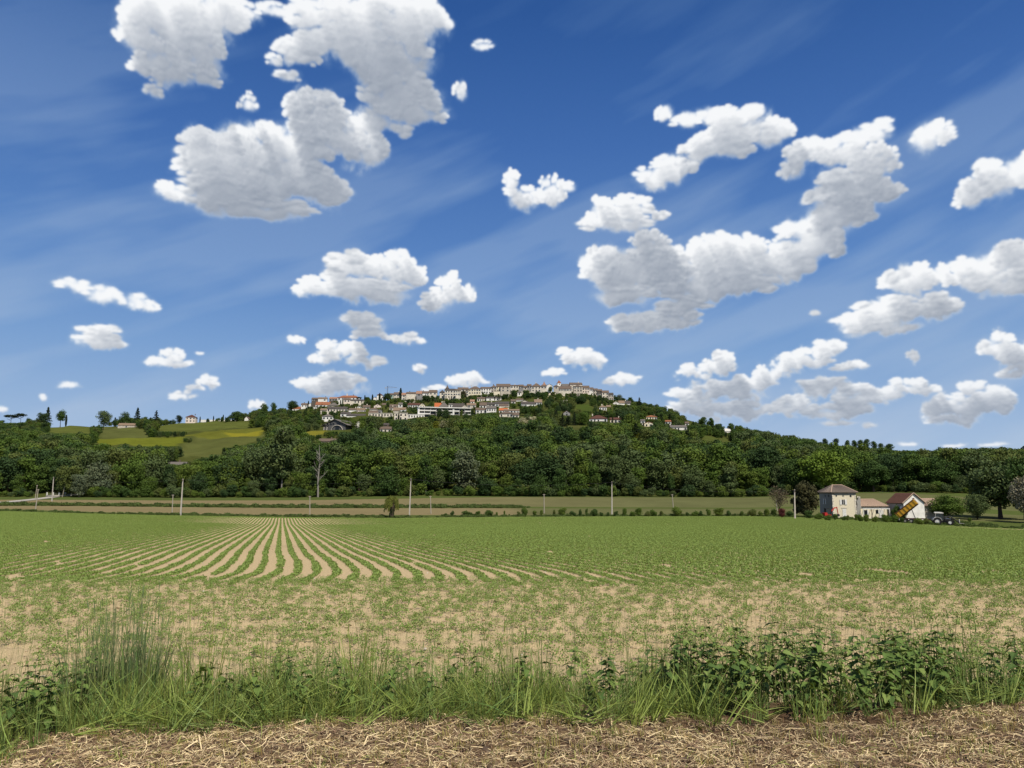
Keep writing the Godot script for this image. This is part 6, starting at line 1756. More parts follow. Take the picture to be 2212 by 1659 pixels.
func tipper() -> void:
	M.rubber = plain(0.022, 0.022, 0.022, 0.85)
	M.yellow = mottled(0.62, 0.36, 0.035, noise_tex(0.02, 0.75, 1.0, 51), 0.8, 0.45)
	M.rust = mottled(0.14, 0.05, 0.03, noise_tex(0.03, 0.6, 1.0, 52), 0.8, 0.8)
	var x := 90.4
	var z := -176.5
	var o := thing("tipper_trailer", Vector3(x, ground(x, z), z), deg_to_rad(-33.0), "yellow tipper trailer with its bed raised behind the tractor", "trailer")
	var tilt := Basis(Vector3(0, 0, 1), deg_to_rad(40.0))
	var hinge := Vector3(-2.3, 1.15, 0)
	var L := 4.9
	var Wd := 2.3
	var Hh := 1.25
	b_hinge = hinge
	b_tilt = tilt
	var b := Build.new()
	tilted(b, Vector3(0, 0, -Wd / 2), Vector3(L, 0.1, Wd / 2))
	tilted(b, Vector3(0, 0.1, Wd / 2 - 0.06), Vector3(L, Hh, Wd / 2))
	tilted(b, Vector3(0, 0.1, -Wd / 2), Vector3(L, Hh, -Wd / 2 + 0.06))
	var bed := part("bed", b.mesh(), M.yellow, o)
	b = Build.new()
	tilted(b, Vector3(L, -0.02, -Wd / 2), Vector3(L + 0.07, Hh + 0.05, Wd / 2))
	part("front_panel", b.mesh(), M.yellow, bed)
	b = Build.new()
	for s in [-0.3, 0.3]: tilted(b, Vector3(L + 0.07, 0.45, s - 0.06), Vector3(L + 0.13, 1.0, s + 0.06))
	part("front_rib", b.mesh(), M.rust, bed)
	for i in 6:
		b = Build.new()
		for s in [-1, 1]:
			tilted(b, Vector3(0.25 + i * 0.88, 0.02, s * (Wd / 2 + 0.05) - 0.06), Vector3(0.39 + i * 0.88, Hh - 0.14, s * (Wd / 2 + 0.05) + 0.06))
		part("rib", b.mesh(), M.yellow, bed)
	b = Build.new()
	for s in [-1, 1]: tilted(b, Vector3(-0.05, Hh - 0.14, s * (Wd / 2 + 0.03) - 0.08), Vector3(L + 0.08, Hh + 0.05, s * (Wd / 2 + 0.03) + 0.08))
	tilted(b, Vector3(L, Hh + 0.05, -Wd / 2), Vector3(L + 0.1, Hh + 0.25, Wd / 2))
	part("rim_rail", b.mesh(), M.rust, bed)
	b = Build.new()
	for s in [-0.5, 0.5]: tilted(b, Vector3(0.1, -0.2, s - 0.07), Vector3(L, 0.0, s + 0.07))
	part("bed_frame", b.mesh(), M.rust, bed)
	b = Build.new()
	tilted(b, Vector3(-0.12, 0.0, -Wd / 2 - 0.05), Vector3(-0.03, Hh + 0.1, Wd / 2 + 0.05))
	part("tailgate", b.mesh(), M.yellow, bed)
	b = Build.new()
	for s in [-0.45, 0.45]: b.box(Vector3(0.3, 0.95, s), Vector3(5.4, 0.22, 0.14))
	for q in [-2.3, -0.8, 0.8, 2.4]: b.box(Vector3(q, 0.93, 0), Vector3(0.14, 0.18, 0.9))
	part("chassis", b.mesh(), M.rust, o)
	b = Build.new()
	b.tube([Vector3(0.8, 0.95, 0), hinge + tilt * Vector3(3.1, -0.1, 0)], [0.11, 0.07], 10)
	part("hydraulic_ram", b.mesh(), M.steel, o)
	b = Build.new()
	b.tube([Vector3(2.9, 0.9, 0.35), Vector3(4.2, 0.6, 0)], [0.08, 0.08], 6)
	b.tube([Vector3(2.9, 0.9, -0.35), Vector3(4.2, 0.6, 0)], [0.08, 0.08], 6)
	part("drawbar", b.mesh(), M.rust, o)
	b = Build.new()
	b.box(Vector3(-2.4, 0.75, 0), Vector3(0.12, 0.4, 2.2))
	part("rear_bumper", b.mesh(), M.white, o)
	for q in [-1.2, 0.0]:
		for s in [-1, 1]: wheel(o, Vector3(q, 0.48, s * 0.9), 0.48, 0.36, M.concrete)

func tractor() -> void:
	var x := 95.2
	var z := -172.6
	var o := thing("tractor", Vector3(x, ground(x, z), z), deg_to_rad(-22.0), "tractor with white roof and fenders and a black front loader", "tractor")
	M.black = plain(0.03, 0.032, 0.035, 0.5)
	M.cabglass = plain(0.035, 0.045, 0.05, 0.08)
	for s in [-1, 1]:
		wheel(o, Vector3(-1.1, 0.82, s * 0.85), 0.82, 0.5, M.white)
		wheel(o, Vector3(1.35, 0.6, s * 0.82), 0.6, 0.4, M.white)
		var f := Build.new()
		for i in 9:
			var a0 := lerpf(0.15, 2.9, i / 9.0)
			var a1 := lerpf(0.15, 2.9, (i + 1) / 9.0)
			var c := Vector3(-1.1, 0.82, 0)
			var p0 := c + Vector3(cos(a0), sin(a0), 0) * 0.95
			var p1 := c + Vector3(cos(a1), sin(a1), 0) * 0.95
			f.slab(p1 + Vector3(0, 0, s * 0.85 + 0.3), p0 + Vector3(0, 0, s * 0.85 + 0.3), p0 + Vector3(0, 0, s * 0.85 - 0.3), p1 + Vector3(0, 0, s * 0.85 - 0.3), 0.05)
		part("fender", f.mesh(), M.white, o)
	var b := Build.new()
	b.prism(PackedVector2Array([Vector2(-1.3, 0.6), Vector2(1.7, 0.55), Vector2(1.75, 0.85), Vector2(-1.3, 1.05)]), -0.3, 0.3)
	part("chassis", b.mesh(), M.black, o)
	b = Build.new()
	b.prism(PackedVector2Array([Vector2(0.1, 0.85), Vector2(1.9, 0.8), Vector2(2.0, 1.35), Vector2(1.7, 1.55), Vector2(0.1, 1.75)]), -0.36, 0.36)
	part("hood", b.mesh(), M.black, o)
	for s in [-1, 1]:
		b = Build.new()
		b.prism(PackedVector2Array([Vector2(0.3, 1.45), Vector2(1.6, 1.25), Vector2(1.65, 1.42), Vector2(0.3, 1.66)]), s * 0.375 - 0.02, s * 0.375 + 0.02)
		part("hood_stripe", b.mesh(), M.white, o)
	b = Build.new()
	b.prism(PackedVector2Array([Vector2(-1.35, 1.25), Vector2(0.05, 1.0), Vector2(0.22, 1.3), Vector2(0.0, 2.55), Vector2(-1.25, 2.6)]), -0.72, 0.72)
	var cab := part("cab", b.mesh(), M.cabglass, o)
	for s in [-1, 1]:
		b = Build.new()
		for q in [[Vector3(-1.36, 1.2, 0), Vector3(-1.26, 2.6, 0)], [Vector3(0.2, 1.2, 0), Vector3(0.0, 2.56, 0)], [Vector3(-0.55, 1.1, 0), Vector3(-0.55, 2.58, 0)]]:
			b.tube([q[0] + Vector3(0, 0, s * 0.73), q[1] + Vector3(0, 0, s * 0.73)], [0.04, 0.04], 6)
		part("cab_pillar", b.mesh(), M.black, cab)
	b = Build.new()
	b.prism(PackedVector2Array([Vector2(-1.5, 2.58), Vector2(0.22, 2.54), Vector2(0.25, 2.66), Vector2(-0.1, 2.8), Vector2(-1.3, 2.84), Vector2(-1.52, 2.7)]), -0.8, 0.8)
	part("cab_roof", b.mesh(), M.white, o)
	b = Build.new()
	b.tube([Vector3(0.3, 1.6, -0.5), Vector3(0.3, 2.5, -0.5)], [0.06, 0.05], 8)
	part("exhaust", b.mesh(), M.black, o)
	for s in [-1, 1]:
		b = Build.new()
		b.tube([Vector3(0.4, 1.8, s * 0.55), Vector3(1.6, 1.9, s * 0.55), Vector3(3.0, 0.75, s * 0.55)], [0.09, 0.1, 0.08], 6)
		b.tube([Vector3(0.5, 1.0, s * 0.55), Vector3(0.5, 1.85, s * 0.55)], [0.1, 0.1], 6)
		b.tube([Vector3(0.6, 1.2, s * 0.55), Vector3(1.9, 1.55, s * 0.55)], [0.05, 0.05], 6)
		part("loader_arm", b.mesh(), M.black, o)
	b = Build.new()
	b.tube([Vector3(3.0, 0.8, -0.75), Vector3(3.0, 0.8, 0.75)], [0.07, 0.07], 6)
	b.box(Vector3(3.1, 0.7, 0), Vector3(0.12, 0.6, 1.4))
	part("loader_frame", b.mesh(), M.black, o)
	for s in [-0.5, 0.5]:
		b = Build.new()
		b.tube([Vector3(3.15, 0.42, s), Vector3(4.2, 0.38, s)], [0.05, 0.02], 6)
		part("loader_tine", b.mesh(), M.steel, o)
	b = Build.new()
	b.box(Vector3(3.2, 0.95, 0.6), Vector3(0.12, 0.7, 0.12))
	part("loader_post", b.mesh(), M.white, o)
	b = Build.new()
	b.box(Vector3(2.15, 0.75, 0), Vector3(0.35, 0.5, 0.7))
	part("front_weight", b.mesh(), M.black, o)

func excavator() -> void:
	var x := 75.7
	var z := -187.0
	var red := plain(0.42, 0.03, 0.025, 0.4)
	var o := thing("mini_excavator", Vector3(x, ground(x, z), z), 0.15, "small red mini excavator parked at the farmhouse's left end", "excavator")
	for s in [-1, 1]:
		var t := Build.new()
		t.prism(PackedVector2Array([Vector2(-0.9, 0.15), Vector2(-0.75, 0.0), Vector2(0.75, 0.0), Vector2(0.9, 0.15), Vector2(0.9, 0.35), Vector2(0.75, 0.5), Vector2(-0.75, 0.5), Vector2(-0.9, 0.35)]), s * 0.6 - 0.15, s * 0.6 + 0.15)
		part("track", t.mesh(), M.rubber, o)
	var b := Build.new()
	b.prism(PackedVector2Array([Vector2(-1.1, 0.55), Vector2(0.6, 0.55), Vector2(0.6, 0.8), Vector2(-0.3, 0.9), Vector2(-0.5, 1.3), Vector2(-1.1, 1.25)]), -0.7, 0.7)
	part("body", b.mesh(), red, o)
	b = Build.new()
	b.prism(PackedVector2Array([Vector2(-0.5, 0.9), Vector2(0.45, 0.85), Vector2(0.4, 2.2), Vector2(-0.5, 2.25)]), -0.5, 0.3)
	var cab := part("cab", b.mesh(), M.cabglass, o)
	part("cab_roof", boxmesh(Vector3(1.05, 0.1, 0.9)), M.black, cab, Vector3(-0.05, 2.27, -0.1))
	b = Build.new()
	b.tube([Vector3(0.6, 0.8, 0.45), Vector3(0.85, 1.7, 0.45), Vector3(1.5, 2.35, 0.45), Vector3(2.3, 2.5, 0.45)], [0.15, 0.17, 0.15, 0.1], 8)
	part("boom", b.mesh(), red, o)
	b = Build.new()
	b.tube([Vector3(2.2, 2.65, 0.45), Vector3(2.45, 0.9, 0.45)], [0.13, 0.09], 8)
	part("stick", b.mesh(), red, o)
	b = Build.new()
	b.tube([Vector3(0.75, 1.0, 0.45), Vector3(1.4, 1.9, 0.45)], [0.05, 0.05], 6)
	part("boom_cylinder", b.mesh(), M.steel, o)
	b = Build.new()
	b.prism(PackedVector2Array([Vector2(2.2, 0.55), Vector2(2.5, 0.35), Vector2(2.75, 0.5), Vector2(2.6, 0.95), Vector2(2.4, 0.95)]), 0.15, 0.75)
	part("bucket", b.mesh(), M.black, o)
	b = Build.new()
	b.box(Vector3(1.25, 0.25, 0), Vector3(0.08, 0.4, 1.4))
	part("blade", b.mesh(), red, o)

# ---------------------------------------------------------------- lane, bridge and poles

func lane() -> void:
	var b := Build.new()
	for i in LANE.size() - 1:
		var p := []
		for q in [i, i + 1]:
			var at := Vector3(LANE[q][0], 0, LANE[q][1])
			var along := Vector3(LANE[mini(q + 1, LANE.size() - 1)][0] - LANE[maxi(q - 1, 0)][0], 0, LANE[mini(q + 1, LANE.size() - 1)][1] - LANE[maxi(q - 1, 0)][1]).normalized()
			var side := along.cross(Vector3.UP) * 2.1
			for s in [-1, 1]:
				var e: Vector3 = at + side * s
				e.y = ground(at.x, at.z) + 0.18
				p.append(e)
		b.quad(p[0], p[1], p[3], p[2])
		for s in [0, 1]:
			var low := Vector3(0, -0.7, 0)
			if s == 0: b.quad(p[0], p[2], p[2] + low, p[0] + low)
			else: b.quad(p[1], p[1] + low, p[3] + low, p[3])
	ground_piece("lane", b.mesh(), M.road)
	var e: Array = LANE[-1]
	var f: Array = LANE[-3]
	var dir := Vector3(e[0] - f[0], 0, e[1] - f[1]).normalized()
	var c := Vector3(BRIDGE[0], ground(BRIDGE[0], BRIDGE[1]), BRIDGE[1])
	var o := thing("road_bridge", c, atan2(-dir.z, dir.x), "small road bridge with white posts along dark railings at the wood's edge", "bridge")
	part("deck", boxmesh(Vector3(13.0, 0.5, 5.0)), M.concrete, o, Vector3(0, -0.02, 0))
	for s in [-1, 1]:
		part("abutment", boxmesh(Vector3(1.2, 3.0, 5.2)), M.greyconcrete, o, Vector3(s * 5.9, -1.6, 0))
		for i in 6:
			part("railing_post", boxmesh(Vector3(0.34, 1.15, 0.34)), M.white, o, Vector3(-6.2 + i * 2.48, 0.75, s * 2.35))
		for y in [0.55, 0.95]: part("rail", boxmesh(Vector3(12.4, 0.1, 0.1)), M.steel, o, Vector3(0, y, s * 2.35))

func poles() -> void:
	for q in POLES:      # x, z, height, lean, kind, label
		var o := thing("utility_pole" if q[4] else "telephone_pole", Vector3(q[0], ground(q[0], q[1]) - 0.3, q[1]), 0.0, q[5], "pole", "concrete power poles along the field" if q[4] else "wooden telephone poles along the field")
		o.rotation.z = q[3]
		var h: float = q[2] + 0.3
		var b := Build.new()
		if q[4]:
			b.hexa([Vector3(-0.16, 0, 0.14), Vector3(0.16, 0, 0.14), Vector3(0.16, 0, -0.14), Vector3(-0.16, 0, -0.14), Vector3(-0.085, h, 0.08), Vector3(0.085, h, 0.08), Vector3(0.085, h, -0.08), Vector3(-0.085, h, -0.08)])
			part("shaft", b.mesh(), M.concrete, o)
			part("bracket", boxmesh(Vector3(0.1, 0.12, 0.5)), M.steel, o, Vector3(0, h - 0.25, 0.1))
			for y in [0.2, 0.45]: part("insulator", opening(Vector2(0.12, 0.16)), M.rm, o, Vector3(0, h - y, 0.2))
		else:
			b.tube([Vector3.ZERO, Vector3(0, h, 0)], [0.13, 0.09], 8)
			part("shaft", b.mesh(), M.wood, o)
			part("crosspiece", boxmesh(Vector3(0.6, 0.12, 0.12)), M.wood, o, Vector3(0, h - 0.15, 0))
	# one sagging cable between each pair of power poles
	var ends := []
	for q in POLES:
		if q[4]: ends.append(Vector3(q[0] - sin(q[3]) * q[2], ground(q[0], q[1]) + q[2] - 0.2, q[1]))
	for i in ends.size() - 1:
		var b := Build.new()
		var pts := []
		var rad := []
		for s in 13:
			var w := s / 12.0
			pts.append(ends[i].lerp(ends[i + 1], w) - Vector3(0, 1.1 * 4.0 * w * (1.0 - w), 0))
			rad.append(0.006)
		b.tube(pts, rad, 4)
		var o := MeshInstance3D.new()
		o.name = numbered("power_cable")
		o.mesh = b.mesh()
		o.material_override = M.steel
		tag(o, ["thin cable sagging between the two leftmost concrete poles", "thin cable sagging from the second to the third concrete pole", "thin cable sagging from the third to the fourth concrete pole", "thin cable sagging to the concrete pole by the farmhouse"][mini(i, 3)], "cable", "cables between the concrete poles")
		add_child(o)

# ---------------------------------------------------------------- trees

func leaves(seed_: int, blobs: Array, leaf: float, hang := 0.0) -> ArrayMesh:
	# blobs: [centre, radii, number of leaves]; small leaf-sized faces spread through each clump, every clump of its own tone
	var r := RandomNumberGenerator.new()
	r.seed = seed_
	var v := PackedVector3Array()
	var n := PackedVector3Array()
	var c := PackedColorArray()
	var ix := PackedInt32Array()
	for q in blobs:
		var centre: Vector3 = q[0]
		var rad: Vector3 = q[1]
		var tone := r.randf_range(0.8, 1.2)
		var warm := r.randf_range(0.93, 1.09)
		for i in int(q[2]):
			var d := Vector3(r.randfn(), r.randfn(), r.randfn()).normalized()
			var at := centre + d * rad * pow(r.randf(), 0.28)
			var m := (d + Vector3(r.randfn(), r.randfn() + 0.25, r.randfn()) * 0.55).normalized()
			var a := m.cross(Vector3(r.randfn(), r.randfn(), r.randfn())).normalized()
			if hang > 0.0: a = a.lerp(Vector3.DOWN, hang).normalized()
			var b := m.cross(a).normalized()
			m = a.cross(b).normalized()
			var s := leaf * r.randf_range(0.6, 1.3)
			var k := v.size()
			v.append(at - a * s * (0.6 + hang)); v.append(at - b * s * 0.4); v.append(at + a * s * (0.6 + hang)); v.append(at + b * s * 0.4)
			var t := tone * r.randf_range(0.85, 1.15)
			var col := Color(t * warm, t, t / warm)
			for j in 4:
				n.append(m); c.append(col)
			ix.append_array(PackedInt32Array([k, k + 2, k + 1, k, k + 3, k + 2]))
	var a := []
	a.resize(Mesh.ARRAY_MAX)
	a[Mesh.ARRAY_VERTEX] = v
	a[Mesh.ARRAY_NORMAL] = n
	a[Mesh.ARRAY_COLOR] = c
	a[Mesh.ARRAY_INDEX] = ix
	var m := ArrayMesh.new()
	m.add_surface_from_arrays(Mesh.PRIMITIVE_TRIANGLES, a)
	return m

func trunk_mesh(seed_: int, h: float, r0: float, limbs: int, fork: float, reach: float, sides := 7) -> ArrayMesh:
	var r := RandomNumberGenerator.new()
	r.seed = seed_
	var b := Build.new()
	var pts := []
	var rad := []
	for i in 6:
		var s := i / 5.0
		pts.append(Vector3(r.randfn() * 0.012 * h * s, -0.6 + s * (h + 0.6), r.randfn() * 0.012 * h * s))
		rad.append(r0 * lerpf(1.25 if i == 0 else 1.0, 0.25, s))
	b.tube(pts, rad, sides)
	for i in limbs:
		var s := r.randf_range(fork, 0.95)
		var w := r.randf() * TAU
		var from := Vector3(0, h * s, 0)
		var out := Vector3(cos(w), r.randf_range(0.35, 0.9), sin(w)) * reach * r.randf_range(0.6, 1.0)
		b.tube([from, from + out * 0.5 + Vector3(0, -0.05 * reach, 0), from + out], [r0 * 0.4, r0 * 0.26, r0 * 0.1], 5, false)
	return b.mesh()

func broad_blobs(seed_: int, high: float, wide: float, low: float, count: int, per: int, size := 1.0) -> Array:
	var r := RandomNumberGenerator.new()
	r.seed = seed_
	var out := []
	var mid := (high + low) / 2
	for i in count:
		var d := Vector3(r.randfn(), r.randfn(), r.randfn()).normalized() * pow(r.randf_range(0.15, 1.0), 0.5)
		var rr := wide * r.randf_range(0.15, 0.29) * size
		var at := Vector3(d.x * (wide / 2 - rr * 0.8), mid + d.y * ((high - low) / 2 - rr * 0.7), d.z * (wide / 2 - rr * 0.8))
		out.append([at, Vector3(rr, rr * r.randf_range(0.62, 0.9), rr), per])
	# stretch the clumps so that the crown fills its height and width
	var top := -100.0
	var bottom := 100.0
	var reach := 0.1
	for q in out:
		top = maxf(top, q[0].y + q[1].y * 0.9)
		bottom = minf(bottom, q[0].y - q[1].y * 0.9)
		reach = maxf(reach, Vector2(q[0].x, q[0].z).length() + q[1].x * 0.9)
	for q in out:
		q[0] = Vector3(q[0].x * wide / 2 / reach, remap(q[0].y, bottom, top, low, high), q[0].z * wide / 2 / reach)
	return out

func tree_shapes() -> void:
	# every shape is made for a height of ten metres and is scaled from there
	for i in 6:
		var w: float = [8.5, 7.2, 9.5, 6.4, 7.8, 8.8][i]
		shapes["broad%d" % i] = [leaves(100 + i, broad_blobs(200 + i, 10.0, w, 0.3, 34, 110), 0.40), trunk_mesh(300 + i, 6.5, 0.24, 6, 0.35, 2.6)]
	for i in 2:
		shapes["poplar%d" % i] = [leaves(120 + i, broad_blobs(220 + i, 10.0, 3.6 + i, 2.2, 24, 95, 1.3), 0.32, 0.3), trunk_mesh(320 + i, 9.2, 0.13, 9, 0.25, 1.2)]
	var b := []
	for i in 15:
		var y := 0.6 + i * 0.64
		var rr := 0.95 * pow(sin(clampf((i + 1.2) / 16.5, 0, 1) * PI), 0.55)
		b.append([Vector3(0, y, 0), Vector3(rr, 0.75, rr), 120])
	shapes["cypress"] = [leaves(130, b, 0.26, 0.5), trunk_mesh(330, 6.0, 0.16, 0, 0.5, 0.1)]
	b = []
	var r := RandomNumberGenerator.new()
	r.seed = 99
	for i in 16:
		var w := r.randf() * TAU
		var d := sqrt(r.randf()) * 3.9
		b.append([Vector3(cos(w) * d, 8.4 + (1.0 - d / 4.2) * 0.9, sin(w) * d), Vector3(1.4, 0.75, 1.4), 130])
	shapes["pine"] = [leaves(131, b, 0.34), trunk_mesh(331, 8.0, 0.26, 7, 0.7, 2.6)]
	b = []
	for i in 26:
		var y := 1.6 + i * 0.32
		var w := i * 2.39
		var reach := (10.3 - y) * 0.30 + 0.25
		for s in 2:
			var d := reach * (0.45 + 0.5 * s)
			b.append([Vector3(cos(w) * d, y - d * 0.05, sin(w) * d), Vector3(reach * 0.42, 0.26, reach * 0.42), 52])
	shapes["cedar"] = [leaves(132, b, 0.36), trunk_mesh(332, 9.6, 0.25, 10, 0.2, 2.0)]
	b = []
	for i in 30:
		var y := 0.9 + i * 0.30
		var w := i * 2.39
		var d := (10.2 - y) * 0.17
		b.append([Vector3(cos(w) * d, y, sin(w) * d), Vector3(d * 0.75 + 0.22, 0.34, d * 0.75 + 0.22), 60])
	shapes["fir"] = [leaves(133, b, 0.30, 0.2), trunk_mesh(333, 9.6, 0.17, 0, 0.2, 1.0)]
	# pollard willow: a stout ivy-clad trunk under a mop of hanging shoots
	b = []
	for i in 46:
		var w := r.randf() * TAU
		var d := sqrt(r.randf_range(0.05, 1.0)) * 3.5
		var top := 9.4 - d * d * 0.17
		for s in 4:
			b.append([Vector3(cos(w) * d * (1.0 + s * 0.05), top - s * 1.05 * (0.35 + d / 3.6), sin(w) * d * (1.0 + s * 0.05)), Vector3(0.5, 0.75, 0.5), 30])
	var t := Build.new()
	t.tube([Vector3(0, -0.6, 0), Vector3(0.05, 1.5, 0), Vector3(-0.1, 3.2, 0), Vector3(-0.25, 4.8, 0), Vector3(0, 6.2, 0)], [1.15, 1.0, 0.95, 1.25, 0.7], 12)
	for i in 9: t.tube([Vector3(0, 5.2, 0), Vector3(cos(i * 0.7) * 1.6, 7.4, sin(i * 0.7) * 1.6), Vector3(cos(i * 0.7) * 2.6, 8.3, sin(i * 0.7) * 2.6)], [0.35, 0.2, 0.08], 5, false)
	shapes["willow"] = [leaves(134, b, 0.28, 0.65), t.mesh()]
	b = []
	for i in 60:
		var w := r.randf() * TAU
		b.append([Vector3(cos(w) * 1.05, r.randf_range(0.0, 5.2), sin(w) * 1.05), Vector3(0.25, 0.4, 0.25), 22])
	shapes["ivy"] = [leaves(136, b, 0.26), null]
	for i in 3:
		shapes["bush%d" % i] = [leaves(140 + i, broad_blobs(240 + i, 10.0, 11.0 + i, 0.0, 24, 100), 0.75), trunk_mesh(340 + i, 5.0, 0.3, 5, 0.2, 3.0)]
	shapes["lollipop"] = [leaves(150, broad_blobs(250, 10.0, 7.6, 1.6, 40, 95), 0.36), trunk_mesh(350, 5.0, 0.25, 5, 0.4, 2.2)]
	shapes["tall"] = [leaves(151, broad_blobs(251, 10.0, 7.4, 2.9, 34, 110), 0.36), trunk_mesh(351, 7.0, 0.26, 8, 0.4, 2.8)]
	shapes["sparse"] = [leaves(152, broad_blobs(252, 10.0, 9.0, 2.4, 34, 46, 0.8), 0.34), trunk_mesh(352, 8.0, 0.2, 26, 0.25, 3.4)]
	shapes["oak"] = [leaves(153, broad_blobs(253, 10.0, 10.5, 1.7, 64, 150, 0.72), 0.36), trunk_mesh(353, 7.0, 0.36, 12, 0.3, 3.6, 10)]
	shapes["oak1"] = [leaves(154, broad_blobs(254, 10.0, 11.5, 0.8, 64, 150, 0.72), 0.36), trunk_mesh(354, 6.5, 0.34, 12, 0.25, 3.6, 10)]
	shapes["yew"] = [leaves(155, broad_blobs(255, 10.0, 8.6, 0.0, 60, 170, 0.8), 0.42, 0.2), trunk_mesh(355, 7.0, 0.4, 8, 0.2, 3.0)]
	# bare, barkless tree
	t = Build.new()
	t.tube([Vector3(0, -0.6, 0), Vector3(0.1, 3.5, 0), Vector3(-0.1, 7.0, 0.1), Vector3(0.1, 10.0, 0)], [0.20, 0.15, 0.10, 0.03], 7)
	for i in 17:
		var y := r.randf_range(1.8, 8.6)
		var w := r.randf() * TAU
		var long := r.randf_range(1.2, 2.8) * (1.15 - y / 14.0)
		var d := Vector3(cos(w) * 0.8, 0.85, sin(w) * 0.8)
		var tip := Vector3(0, y, 0) + d * long
		t.tube([Vector3(0, y, 0), Vector3(0, y, 0) + d * long * 0.5 + Vector3(0, -0.12, 0), tip], [0.075, 0.05, 0.015], 5, false)
		for s in 3:
			var e := Vector3(r.randfn(), 0.6, r.randfn()).normalized() * long * 0.35
			t.tube([Vector3(0, y, 0) + d * long * (0.4 + s * 0.2), Vector3(0, y, 0) + d * long * (0.4 + s * 0.2) + e], [0.03, 0.008], 4, false)
	shapes["bare"] = [null, t.mesh()]

func plant_tree(called: String, shape: String, at: Vector3, h: float, wide: float, turn: float, material: Material, label: String, category: String, group := "", bark: Material = null) -> Node3D:
	var o := thing(called, at, turn, label, category, group)
	var s: Array = shapes[shape]
	var k := h / 10.0
	if s[1]:
		var tr := part("trunk", s[1], bark if bark else M.bark, o)
		tr.scale = Vector3(k * wide, k, k * wide)
	if s[0]:
		var cr := part("crown", s[0], material, o)
		cr.scale = Vector3(k * wide, k, k * wide)
	return o

func sil_limit(k: float) -> float:
	for i in range(1, SIL.size()):
		if k <= SIL[i][0]:
			return lerpf(SIL[i - 1][1], SIL[i][1], clampf((k - SIL[i - 1][0]) / (SIL[i][0] - SIL[i - 1][0]), 0, 1))
	return SIL[-1][1]

